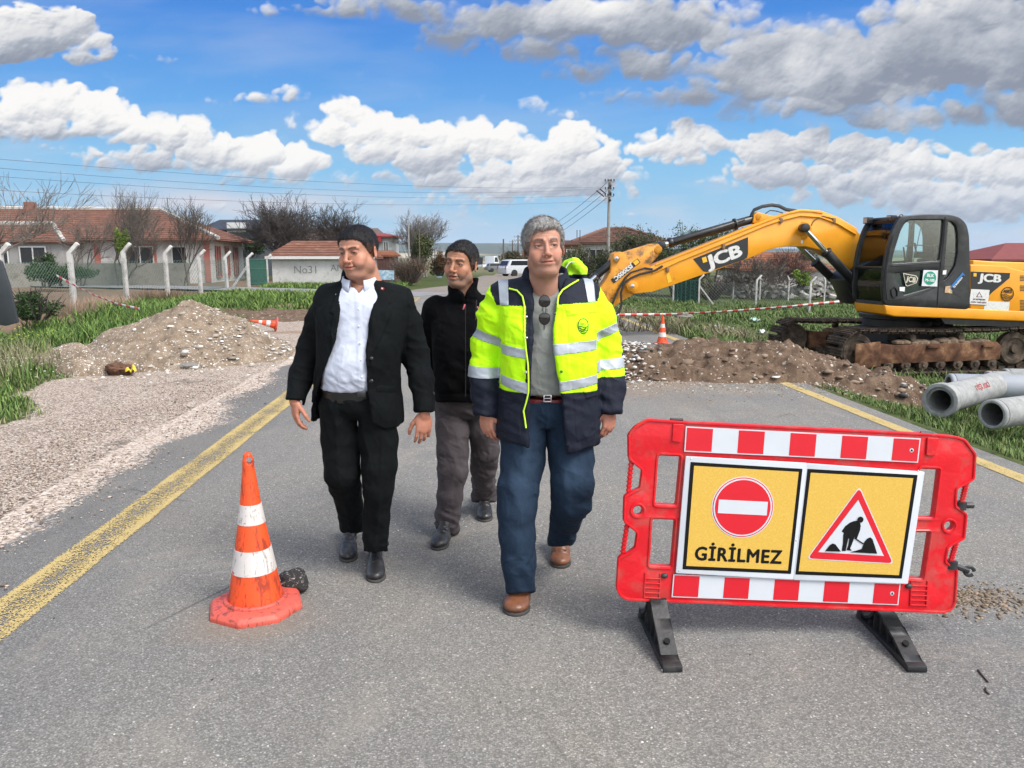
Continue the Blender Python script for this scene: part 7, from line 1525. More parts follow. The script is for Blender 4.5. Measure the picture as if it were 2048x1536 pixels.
gr_l = [(.080, .145, .030), (.115, .195, .042), (.155, .23, .058), (.055, .10, .024)]; gr_r = [(.090, .15, .036), (.125, .19, .05), (.065, .11, .028), (.17, .195, .075)]; dry = [(.30, .26, .16), (.22, .20, .12), (.16, .17, .08)]
X, Y = field(76000, -12.5, -4.0, 5.6, 30, 1.15, 1); g_, d_, p_ = masks(X, Y); s_ = rs(X, Y); k = (g_ < .30) & (d_ < .4) & (p_ < .5); X, Y = X[k], Y[k]; cl = fbm(np.stack([X, Y], -1) / .8, 3, 5); edge = 1 - masks(X, Y)[0] / .3
hh = (.06 + .34 * sst(.35, .7, cl)) * rng.uniform(.3, 1.2, len(X)) * (.35 + .65 * edge) * np.where(Y > 13, 1.0, np.where(Y > 9, .75, .45)); blades('tall_weeds', X, Y, hh, .009 + .0008 * Y, gr_l, 'lush green weeds filling the ground left of the gravel', 1.0, 'weeds', 3)
X, Y = field(30000, -14, -3.4, 24, 46, 1.2, 2); g_, d_, p_ = masks(X, Y); k = (g_ < .4) & (d_ < .3) & (p_ < .6) & (np.abs(Y - (33 - (X + 3.2) * .58)) > 1.9); X, Y = X[k], Y[k]; blades('verge_weeds', X, Y, rng.uniform(.08, .32, len(X)), .025 + .0006 * Y, gr_l + [(.17, .22, .05)], 'green weeds along the foot of the left fence', 1.0, 'weeds', 4)
X, Y = field(24000, -8.5, -3.9, 4.5, 11, 1.0, 6); g_, d_, p_ = masks(X, Y); k = (g_ < .62) & (rng.random(len(X)) < .6); X, Y = X[k], Y[k]; blades('thin_grass', X, Y, rng.uniform(.03, .12, len(X)), np.full(len(X), .010), gr_l + dry, 'thin dry grass at the edge of the gravel', .8, 'grass', 5)
X, Y = field(5200, -9.0, -6.0, 8.0, 13, 1.0, 7); k = np.hypot(X + 8.0, Y - 10.3) < 1.7; X, Y = X[k], Y[k]; blades('dry_grass', X, Y, rng.uniform(.2, .55, len(X)), np.full(len(X), .008), dry, 'pale dry grass stalks in the weeds at left', .8, 'dry grass', 8)
X, Y = field(1500, -12, -10.6, 20, 30, 1.0, 9); blades('garden_stalks', X, Y, rng.uniform(.2, .6, len(X)), np.full(len(X), .018), [(.20, .13, .09), (.28, .2, .14)], 'dry brown stalks behind the left fence', .4, 'dry stalks', 9)
X, Y = field(70000, ROAD_R + .02, 8.6, 3.5, 15, 1.15, 11); k = (hd(X, Y) < .02) & (rs(X, Y) > ROAD_R + .05 + .16 * (f2(X, Y, .3, 3, 7))) & ~((np.abs(X - 8.2) < 2.5) & (np.abs(Y - 16.3) < 1.9)) & (f2(X, Y, .6, 4, 44) > .36); X, Y = X[k], Y[k]; blades('verge_grass', X, Y, rng.uniform(.025, .085, len(X)) * (1 + .8 * (f2(X, Y, .7, 3, 2) > .55)), .006 + .0006 * Y, gr_r, 'short green grass on the right verge round the pipes', .8, 'grass', 12)
X, Y = field(90000, ROAD_R - .3, 24, 14, 40, 1.3, 13); k = (hd(X, Y) < .02) & ((Y > 16.5) | (rs(X, Y) > ROAD_R + .1)) & (rs(X, Y) > ROAD_R + .05 * np.sin(Y)) & (f2(X, Y, 1.5, 4, 46) > .34) & ~((np.abs(X - 8.2) < 2.7) & (np.abs(Y - 16.3) < 2.0)); X, Y = X[k], Y[k]; lush = f2(X, Y, 2.2, 3, 6); blades('field_grass', X, Y, (.05 + .20 * sst(.42, .68, lush)) * rng.uniform(.4, 1.2, len(X)), .016 + .0006 * Y, [(.085, .14, .034), (.115, .175, .046), (.06, .10, .028), (.15, .18, .07)], 'green grass of the field behind the excavator', 1.0, 'grass', 14)
X, Y = field(7000, ROAD_R - 1.0, ROAD_R + 3.2, 16, 24, 1.0, 15); k = f2(X, Y, .9, 3, 66) > .5; X, Y = X[k], Y[k]; blades('dry_brush', X, Y, rng.uniform(.08, .35, len(X)), np.full(len(X), .022), dry + [(.14, .10, .07)], 'grey-brown dead brush by the road beyond the far cone', 1.2, 'dead brush', 16)
# flowers
def dots(name, X, Y, z, s, cols, label):
 n = len(X); pts = np.stack([X, Y, gz(X, Y) + z], -1); o = stones(name, pts, np.full(n, s), pal(n, cols), label, 'flowers', .6); return o
r3 = np.random.default_rng(5); X, Y = r3.normal(-7.3, .55, 260), r3.normal(10.6, .8, 260); dots('white_flowers', X, Y, r3.uniform(.06, .22, 260), .016, [(.62, .62, .50), (.66, .66, .6)], 'small white flowers in the weeds left of the mound')
X, Y = r3.normal(-9.2, .7, 200), r3.normal(13.2, .8, 200); dots('yellow_flowers', X, Y, r3.uniform(.15, .40, 200), .018, [(.40, .46, .04), (.5, .5, .08)], 'yellow-green blossom among the weeds by the slate board')
# plain grey kerb strip along the tilled garden, behind the left fence
# ---------------------------------------------------------------- the three walking men
SKIN = NT('skin'); SKIN.base(SKIN.attr('col', 'Color')); SKIN.set(.52, 0, .38)
SKIN.b.inputs['Subsurface Weight'].default_value = .08; SKIN.b.inputs['Subsurface Radius'].default_value = (.012, .004, .002); SKIN.b.inputs['Subsurface Scale'].default_value = .5
SKIN.bump(SKIN.noise(900, 2, .6, SKIN.geo()), .12, .002); SKIN = SKIN.m
def hairmat():
 n = NT('hair'); n.base(n.attr('col', 'Color')); n.set(.5, 0, .35)
 co = n.mapping(n.geo(), (600, 600, 140)); n.bump(n.noise(1, 3, .6, co), .7, .003); return n.m
HAIR = hairmat()
def crumple(n, k, sc=9):
 co = n.geo(); w = n.n('ShaderNodeTexNoise'); w.inputs['Scale'].default_value = 5; n.l(co, w.inputs['Vector']); a = n.n('ShaderNodeVectorMath', operation='MULTIPLY_ADD'); n.l(w.outputs['Color'], a.inputs[0]); a.inputs[1].default_value = (.22, .22, .22); n.l(co, a.inputs[2])
 h = n.math('ADD', n.voro(1, n.mapping(a.outputs[0], (sc, sc, sc * .55), (0, .5, 0))), n.math('MULTIPLY', n.voro(1, n.mapping(a.outputs[0], (sc * 2.4, sc * 2.4, sc * 1.2), (0, -.6, 0))), .35)); old = n.b.inputs['Normal'].links[0].from_socket
 x = n.n('ShaderNodeBump'); x.inputs['Strength'].default_value = k; x.inputs['Distance'].default_value = .022; n.l(h, x.inputs['Height']); n.l(old, x.inputs['Normal']); n.l(x.outputs[0], n.b.inputs['Normal'])
def clothmat(name, col, rough=.85, var=.12, weave=900, bs=.15, spec=.25, wr=.25, sheen=0):
 n = NT(name); co = n.geo(); c = col
 if c is None: cc = n.attr('col', 'Color')
 else: cc = n.ramp(n.noise(7, 4, .6, co), [(.3, tuple(x * (1 - var) for x in c[:3]) + (1,)), (.7, tuple(x * (1 + var) for x in c[:3]) + (1,))])
 n.base(cc); n.set(rough, 0, spec)
 if sheen: n.b.inputs['Sheen Weight'].default_value = sheen
 h = n.math('ADD', n.math('MULTIPLY', n.noise(weave, 2, .5, co), bs), n.math('MULTIPLY', n.noise(16, 4, .55, co, .8), wr * 6))
 n.bump(h, .5, .006); crumple(n, .65); return n.m
EYEM = vcmat('eye_surface', .15, spec=.6)
def eye(headM, s, parent, look=(0, 0)):
 R, o = headM; mb_v = []; n = 14
 th = np.linspace(0, PI, n); V = []; col = []
 for a in th:
  for j in range(n):
   q = 2 * PI * j / n; d = np.array([math.sin(a) * math.cos(q), -math.cos(a), math.sin(a) * math.sin(q)])
   V.append(d * .0113); col.append((.010, .007, .005) if a < .36 else (.045, .022, .012) if a < .62 else (.50, .43, .40))
 V = np.array(V) @ (rz3(look[0]) @ rx3(look[1])).T; V = V + np.array([s * .0315, -.0725, -.0010]); V = V @ R.T + o
 Q = [(i * n + j, i * n + (j + 1) % n, (i + 1) * n + (j + 1) % n, (i + 1) * n + j) for i in range(n - 1) for j in range(n)]
 obj('eye', npmesh('eye', V, np.array(Q), [EYEM], True, attrs={'col': np.array(col)}), parent)
def person(label, loc, hp, head_o, head_R, hands, core, group=None):
 root = empty('person', loc, 0, label, 'person')
 hs = hp.get('hs', 1.0)
 V, Q, c = head_mesh(hp); V = V * hs @ head_R.T + head_o
 parts = [(V, Q, c)]
 for hk in hands:
  v, q = hand_mesh(**hk); col = np.tile(np.array(hp['skin'][:3]) * np.array([1.0, .88, .85]), (len(v), 1)) * (1 + (fbm(v / .012, 3, 4)[:, None] - .5) * .3); parts.append((v, q, col))
 lo = np.min([np.minimum(a, b) for a, b, _, _ in core], 0) - .16; hi = np.max([np.maximum(a, b) for a, b, _, _ in core], 0) + .16
 g = SD(lo, hi, .012)
 for a, b, ra, rb in core: g.cone(a, b, ra, rb, .03)
 v, q = g.mesh(1); parts.append((v, q, np.tile(np.array(hp['skin'][:3]), (len(v), 1))))
 V, Q, c = join(parts)
 obj('body', npmesh('body', V, Q, [SKIN], True, attrs={'col': c}), root)
 V, Q, c = hair_mesh(hp); ns = 9000; SV, SC = strands(V, vnorm(V, Q), c, ns, hp.get('sl', .011), .0007, lift=hp.get('lift', .30), flow=hp.get('flow')); o = len(V) + np.arange(ns)[:, None] * 5
 obj('hair', npmesh('hair', np.concatenate([V, SV]) * hs @ head_R.T + head_o, [Q, o + np.array([0, 1, 2, 3]), o + np.array([3, 2, 4])], [HAIR], True, attrs={'col': np.concatenate([c, SC])}), root)
 for s in (-1, 1): eye((head_R * hs, head_o), s, root, hp.get('look', (0, 0)))
 return root
def hw(px, Y, z=1.0): return px * camd(Y, z) / F_
def leg_chain(g, st, k=.02):        # stations (u, v, Y, half width px)
 P = [W(u, v, Y) for u, v, Y, r in st]; R = [hw(r, Y, P[i][2]) for i, (u, v, Y, r) in enumerate(st)]
 g.chain(P, R, k); return P, R
def shoe(root, ankle, toe, heel_lift, col, label=None, wdt=.048, laces=True, top=.105):
 """ankle: ground point under the heel; toe: ground point of the toe tip; lift tips the heel up about the toe ball"""
 a = np.array(ankle, float); t = np.array(toe, float); L = np.linalg.norm(t - a); f = (t - a) / L; x = np.cross(f, [0, 0, 1.]); x /= np.linalg.norm(x); up = np.cross(x, f)
 ball = t - f * .085
 def place(V):
  q = V - ball; fy = q @ f; fz = q @ up; fx = q @ x
  al = heel_lift * sst(.045, -.035, fy); fy2 = fy * np.cos(al) + fz * np.sin(al); fz2 = -fy * np.sin(al) + fz * np.cos(al)
  return ball + fx[:, None] * x + fy2[:, None] * f + fz2[:, None] * up
 mid = (a + t) / 2; R = np.stack([x, f, up], 1)
 def P(fx, fy, fz): return a + x * fx + f * fy + up * fz
 g = SD(mid - .24, mid + .24, .0034)
 g.ell(P(0, L - .070, .034), (wdt, .072, .032), R=R, k=.01)
 g.ell(P(0, L - .13, .045), (wdt * .92, .085, .042), R=R, k=.02)
 g.ell(P(0, .045, .045), (.036, .052, .046), R=R, k=.02)
 g.cone(P(0, .055, .06), P(0, .045, top), .040, .043, .02)
 g.cone(P(0, L - .165, .075), P(0, .075, .105), .028, .034, .02)
 def flat(Pp, A): return np.maximum(A, .012 - (Pp - a) @ up)
 g.func(flat); V, Q = g.mesh(1); N = vnorm(V, Q); q = V - a; fy = q @ f; fx = q @ x; fz = q @ up
 dsp = -.0016 * np.exp(-((fy - (L - .098)) / .003) ** 2) * (fz > .03) + .0025 * (np.abs(fx) < .030 * 1) * (fy > L - .165) * (fy < L - .10) * (fz > .05) - .0020 * sst(.5, .9, ridge(V, (.05, .012, .02), 7)) * (fy < L - .09)
 V = V + N * dsp[:, None]; V = place(V)
 m, ms = col
 up_o = obj('shoe', npmesh('shoe', V, Q, [m], True), root)
 if label: up_o['label'] = label
 g = SD(mid - .24, mid + .24, .0034)
 g.ell(P(0, L - .072, .010), (wdt + .003, .075, .03), R=R, k=.005); g.ell(P(0, L * .5, .010), (wdt * .82, L * .35, .03), R=R, k=.02); g.ell(P(0, .046, .010), (.038, .050, .03), R=R, k=.01)
 g.func(lambda Pp, A: np.maximum(np.maximum(A, .001 - (Pp - a) @ up), (Pp - a) @ up - .019))
 V, Q = g.mesh(1); obj('sole', npmesh('sole', place(V), Q, [ms], True), up_o)
 if laces:
  mb = MB()
  for i in range(4):
   yy = L - .112 - i * .017; zz = .0785 + i * .0085; pts = [P(-.020, yy, zz - .006), P(-.010, yy + .002, zz + .001), P(.0, yy + .003, zz + .003), P(.010, yy + .002, zz + .001), P(.020, yy, zz - .006)]
   pts = place(np.array(pts)); mb.tube(pts, .0019, 5)
  for sgn in (-1, 1): mb.tube(place(np.array([P(0, L - .163, .112), P(sgn * .012, L - .150, .120), P(sgn * .020, L - .138, .112), P(sgn * .008, L - .152, .108)])), .0018, 5)
  mb.build('laces', ms, up_o, smooth=True)
 return up_o
shoe_blk = mat('shoe_black_leather', (.018, .018, .020), .32, .3, 30, .25, 90, dirt=(.09, .085, .075), dscale=25, damt=.35, kind='Object')
shoe_brn = mat('shoe_brown_leather', (.17, .065, .030), .38, .3, 20, .2, 80, dirt=(.09, .035, .018), dscale=18, damt=.6)
sole_m = mat('sole_rubber', (.045, .042, .040), .8, .2, 40, .2, 200)

def collar_ring(name, c, rx, ry, zb, zt, leaf, gap, flare, slope, mt, parent, thick=.004, tip=.02, yaw=0, n=56):
 V = []; k = 8
 for i in range(n + 1):
  t = i / n; ph = gap + (2 * PI - 2 * gap) * t; fr = (1 + math.cos(ph)) / 2      # 1 at the front
  d = np.array([math.sin(ph), -math.cos(ph)]); e = min(t, 1 - t) * 2
  L = leaf + tip * max(0, 1 - e / .28) ** 1.5; dz = -slope * fr
  R_ = lambda r: (c[0] + d[0] * (rx + r), c[1] + d[1] * (ry + r))
  for r, z_ in ((0, zb + dz), (0, zt + dz), (thick * .6, zt + dz + .003), (thick * 1.6, zt + dz + .002), (flare * .6 + thick, zt + dz - L * .5), (flare + thick, zt + dz - L), (flare, zt + dz - L), (thick * .8, zt + dz - .004 - L * .1)):
   x_, y_ = R_(r); q = rz3(yaw) @ np.array([x_ - c[0], y_ - c[1], 0]); V.append((c[0] + q[0], c[1] + q[1], z_))
 Q = [(i * k + j, (i + 1) * k + j, (i + 1) * k + (j + 1) % k, i * k + (j + 1) % k) for i in range(n) for j in range(k)]
 Fe = [tuple(range(k)), tuple(n * k + j for j in range(k))[::-1]]
 return obj(name, npmesh(name, np.array(V), [np.array(Q), np.array(Fe)], [mt], True), parent)
# ================= man in the dark suit
def man_suit():
 Y = 3.68; navy = (.0030, .0042, .0050)
 suit = clothmat('dark_suit_cloth', navy, .85, .12, 1400, .10, .14, .18)
 shirt_m = clothmat('white_shirt_cotton', (.47, .505, .60), .8, .03, 1500, .06, .3, .22)
 hp = dict(sl=.009, sw=.3, fade=.055, skin=(.43, .205, .135), browc=(.012, .008, .007), brow=1.35, hairc=(.006, .005, .006), hair=.008, fat=.018, jw=1.12, fw=1.05, neck=.064, smile=.0035, nose=.95, nw=1.15, stubble=.22, eye=.0024, hs=1.0, wave=.0012, peak=-.002, grey=.05,
              line=([-.12, -.075, -.060, -.048, -.030, -.014, .004, .020, .034, .06, .12], [.064, .060, .048, .030, .008, -.014, -.020, .012, -.03, -.062, -.078]), look=(.1, .12))
 head_o = W(716, 503, 3.66); R = rz3(-.40) @ rx3(.09) @ ry3(-.05)
 wl = W(589, 800, 3.62); wr = W(849, 826, 3.585)
 hands = [dict(wrist=wl, fdir=(.05, -.12, -1), thumb=(.55, -.85, 0), palm=(.85, .5, -.1), curl=(.30, .50, .40), scale=.98), dict(wrist=wr, fdir=(-.05, -.16, -1), thumb=(-.95, -.3, 0), palm=(-.1, 1, 0), curl=(.32, .50, .35), scale=1.0)]
 shL, shR = W(655, 600, 3.72), W(800, 604, 3.72); elL, elR = W(622, 700, 3.74), W(840, 712, 3.74)
 hipL, hipR = W(687, 800, 3.72), W(752, 800, 3.72); knL, knR = W(684, 945, 3.68), W(760, 950, 3.60); anL, anR = W(702, 1058, 3.92), W(752, 1095, 3.70)
 core = [(W(725, 590, 3.72), W(722, 790, 3.72), .10, .12), (shL, shR, .05, .05), (shL, elL, .045, .038), (elL, wl, .036, .026), (shR, elR, .045, .038), (elR, wr, .036, .026),
   (hipL, knL, .07, .05), (hipR, knR, .07, .05), (knL, anL, .045, .035), (knR, anR, .045, .035)]
 core = [c if c[3] > .03 else (c[0], c[0] + (c[1] - c[0]) * .86, c[2], .026) for c in core][:-2]
 root = person('dark-haired man in a dark suit and open white shirt smiling to the left', Gp(720, 1130), hp, head_o, R, hands, core)
 z = lambda v, y=Y: W(0, v, y)[2]
 def st(v, uL, uR, y, ry): a, b = W(uL, v, y), W(uR, v, y); return (a[2], (a[0] + b[0]) / 2, y, (b[0] - a[0]) / 2, ry)
 # shirt
 g = SD((-1.15, 3.40, .80), (-.35, 3.98, 1.66), .0048)
 g.loft([st(800, 650, 770, Y, .135), st(770, 645, 775, Y - .01, .150), st(730, 645, 780, Y - .02, .160), st(690, 648, 785, Y - .01, .152), st(640, 650, 792, Y, .135), st(600, 655, 795, Y, .115), st(575, 668, 782, Y + .01, .085), st(563, 685, 765, Y + .015, .065)], k=.01, cap=.02)
 g.cone(W(720, 572, Y - .0), W(718, 535, Y - .012), .069, .069, .004, op='sub')
 vcut = [(699, 500), (737, 500), (737, 560), (717, 590), (703, 566), (696, 552)]
 def nc(P, A):
  uv = PXv(P); d = polysd(uv, vcut) / 430; return np.where(P[..., 1] < Y, np.maximum(A, -d), A)
 g.func(nc, lo=(-1.0, 3.4, 1.3), hi=(-.5, Y, 1.66))
 g.func(lambda P, A: np.maximum(A, P[..., 2] - z(560)))
 g.func(lambda P, A: np.maximum(A, z(782, 3.54) - P[..., 2]))
 def sdsp(V, N):
  uv = PXv(V); a = sst(700, 770, uv[:, 1]); q = V @ ry3(.5)
  pl = np.exp(-((uv[:, 0] - (716 + (uv[:, 1] - 600) * .035)) / 5.5) ** 4) * .0035 * (V[:, 1] < Y)
  return (ridge(q, (.11, .2, .035), 4, 2) * (.0012 + .0045 * a) + ridge(V @ ry3(-.6), (.12, .2, .05), 8, 2) * .003) * sst(590, 640, uv[:, 1]) + pl
 sh, sV, sQ = sdobj('shirt', g, shirt_m, root, sdsp)
 nb = W(719, 560, Y - .005)
 collar_ring('collar', nb, .072, .072, nb[2] - .02, nb[2] + .034, .040, .42, .016, .038, shirt_m, sh, tip=.018)
 for u, v, y in ((717, 618, 3.548), (718, 652, 3.531), (720, 686, 3.514), (722, 720, 3.502), (724, 754, 3.502)): MB().ball(W(u, v, y), (.005, .003, .005), 8).build('button', mat('shirt_button', (.75, .75, .73), .3), sh, smooth=True)
 # belt
 def sst2(v, uL, uR, y, ry): return st(v, uL, uR, y, ry)
 g = SD((-1.05, 3.48, .90), (-.45, 3.95, 1.1), .0045)
 g.loft([st(797, 647, 775, Y, .143), st(775, 645, 776, Y, .147)], k=0, ex=2.2); b_o, _, _ = sdobj('belt', g, mat('belt_leather', (.012, .012, .013), .35), root)
 MB().box(W(723, 787, 3.532), (.042, .008, .032)).box(W(723, 787, 3.526), (.034, .006, .024)).build('buckle', mat('dark_buckle', (.12, .12, .13), .3, metal=1), b_o, bevel=.002)
 # trousers
 g = SD((-1.08, 3.35, .02), (-.40, 4.15, 1.04), .0050)
 g.loft([st(790, 648, 775, Y, .142), st(815, 648, 780, Y, .128), st(832, 684, 760, Y - .02, .080)], k=.07)
 leg_chain(g, [(676, 815, 3.64, 34), (681, 880, 3.66, 36), (683, 912, 3.65, 34), (684, 945, 3.64, 32), (691, 975, 3.72, 28), (699, 1010, 3.80, 24), (704, 1055, 3.88, 21)], .02)
 leg_chain(g, [(754, 815, 3.64, 36), (757, 880, 3.65, 39), (758, 930, 3.62, 33), (757, 980, 3.62, 29), (754, 1030, 3.66, 24), (751, 1098, 3.70, 22.5)], .02)
 def tcut(P, A):
  uv = PXv(P); return np.maximum(A, (uv[..., 1] - np.where(uv[..., 0] < 724, 1062, 1100)) / 430)
 g.func(tcut)
 # hollow hems so the shoe tops show
 g.cone(W(704, 1052, 3.88), W(706, 1085, 3.92), .040, .046, .002, op='sub'); g.cone(W(751, 1088, 3.70), W(751, 1120, 3.70), .040, .046, .002, op='sub')
 def tdsp(V, N):
  uv = PXv(V); lo_ = sst(1000, 1080, uv[:, 1]); kn = np.exp(-((uv[:, 1] - 960) / 30) ** 2) + np.exp(-((uv[:, 1] - 825) / 30) ** 2)
  cx = np.where(uv[:, 0] < 718, np.interp(uv[:, 1], [820, 945, 1055], [672, 676, 702]), np.interp(uv[:, 1], [820, 950, 1095], [765, 762, 750])); cr = np.exp(-((uv[:, 0] - cx) / 3.5) ** 2) * (N[:, 1] < 0) * .005
  return ridge(V @ ry3(.7), (.10, .10, .05), 3, 2) * (.0004 + .006 * lo_ + .0035 * kn) + ridge(V @ ry3(-.35), (.09, .09, .30), 6, 2) * .006 + cr
 sdobj('trousers', g, suit, root, tdsp)
 # jacket
 g = SD((-1.30, 3.38, .78), (-.18, 4.00, 1.60), .0048)
 def jt(g, o):
  g.loft([st(860, 622 + 0, 806, Y + .01, .175 + o), st(820, 626, 806, Y, .175 + o), st(770, 632, 800, Y, .175 + o), st(720, 636, 800, Y - .01, .178 + o), st(670, 636, 812, Y, .165 + o), st(620, 634, 818, Y + .01, .140 + o), st(590, 640, 815, Y + .02, .105 + o), st(572, 655, 795, Y + .02, .080 + o), st(560, 676, 766, Y + .02, .070 + o)], k=.01, ex=2.4, cap=.03)
 jt(g, 0)
 g.chain([W(660, 603, 3.71), W(643, 645, 3.73), W(622, 695, 3.74), W(603, 750, 3.69), W(590, 803, 3.62)], [.070, .068, .058, .050, .042], .03)
 g.chain([W(797, 610, 3.71), W(812, 650, 3.73), W(832, 712, 3.74), W(844, 765, 3.67), W(849, 826, 3.58)], [.070, .070, .060, .052, .043], .03)
 g.cone(W(655, 588, 3.72), W(800, 592, 3.72), .045, .045, .03)
 g.cone(W(722, 575, 3.745), W(720, 556, 3.735), .093, .088, .02)
 ins = SD(g.lo, g.lo + g.h * (g.n - 1), g.h)
 ins.A = ins.A; 
 # hollow: inside offset, only the torso and cuff ends
 hol = g.A + .013
 keep = g.A.copy()
 def hollow(P, A):
  uv = PXv(P); u, v = uv[..., 0], uv[..., 1]
  tor = np.maximum(A + .013, -(v - 545) / 430)                          # hollow torso, open below and at the neck
  return np.maximum(A, -np.maximum(tor, np.where((u > 628) & (u < 818), -1, .02)))
 g.func(hollow)
 g.cone(W(590, 809, 3.625), W(590, 830, 3.60), .034, .044, .002, op='sub'); g.cone(W(849, 834, 3.575), W(849, 855, 3.56), .034, .044, .002, op='sub')
 opening = [(683, 470), (683, 590), (678, 640), (668, 690), (655, 722), (640, 764), (625, 806), (606, 852), (600, 900), (745, 900), (746, 855), (737, 790), (733, 740), (732, 700), (738, 650), (747, 600), (751, 560), (752, 470)]
 def cut(P, A):
  uv = PXv(P); d = polysd(uv, opening) / 430
  A = np.where(P[..., 1] < Y - .01, np.maximum(A, -d), A)
  u, v = uv[..., 0], uv[..., 1]
  hem = np.where(u < 715, np.interp(u, [600, 612, 640, 700], [838, 846, 835, 835]), np.interp(u, [715, 748, 770, 795, 812], [835, 846, 857, 852, 838]))
  tor = (u > 590) & (u < 812)
  A = np.where(tor, np.maximum(A, (v - hem) / 430), A)
  A = np.where(u <= 612, np.where(v > 797 + (u < 600) * 0, np.maximum(A, (v - np.where((P[..., 1] < 3.70) & (u < 606), 798, 846)) / 430), A), A)
  A = np.where(u >= 812, np.maximum(A, (v - 822) / 430), A)
  return A
 g.func(cut)
 # swinging left front (image left) wing
 lap_ = [[(683, 562), (679, 575), (668, 600), (661, 625), (668, 630), (664, 645), (662, 700), (666, 694), (676, 645), (682, 600), (684, 580)],
   [(750, 556), (757, 568), (770, 590), (783, 604), (776, 610), (784, 622), (768, 660), (748, 705), (735, 740), (733, 720), (734, 700), (740, 650), (748, 600)]]
 def jd(V, N):
  uv = PXv(V); d = np.zeros(len(V)); fr = (N[:, 1] < .2) & (V[:, 1] < Y)
  for L_ in lap_: d += np.where(fr, .006 * sst(.8, -.8, polysd(uv, L_)), 0)
  arm = (uv[:, 0] < 632) | (uv[:, 0] > 815)
  pk = (np.abs((uv[:, 1] - 778) - (uv[:, 0] - 770) * .03) < 5) & (uv[:, 0] > 752) & (uv[:, 0] < 792) & fr
  d = d + pk * .003
  return d + ridge(V @ ry3(.35), (.16, .16, .06), 4, 2) * np.where(arm, .006, .0015) + ridge(V @ ry3(-.5), (.08, .08, .35), 5, 2) * .0035 * sst(600, 640, uv[:, 1])
 jk, _, _ = sdobj('jacket', g, suit, root, jd)
 # lapel pin and jacket buttons
 MB().box(W(765, 577, 3.565), (.014, .003, .010), R=rot('Y', .3), m=0).ball(W(764, 577, 3.562), (.0035, .002, .0035), 8, m=1).build('lapel_pin', [mat('pin_red', (.6, .02, .03), .3), mat('pin_white', (.8, .8, .8), .3)], root)
 for v in (717, 762): MB().ball(W(743, v, 3.49), (.009, .005, .009), 10).build('button', mat('dark_button', (.02, .02, .022), .25), jk, smooth=True)
 shoe(root, Gp(702, 1072) + (0, 0, 0), Gp(696, 1127), .0, (shoe_blk, sole_m))
 shoe(root, Gp(750, 1110) + (0, .02, 0), Gp(752, 1168), .0, (shoe_blk, sole_m))
 return root
man_suit()
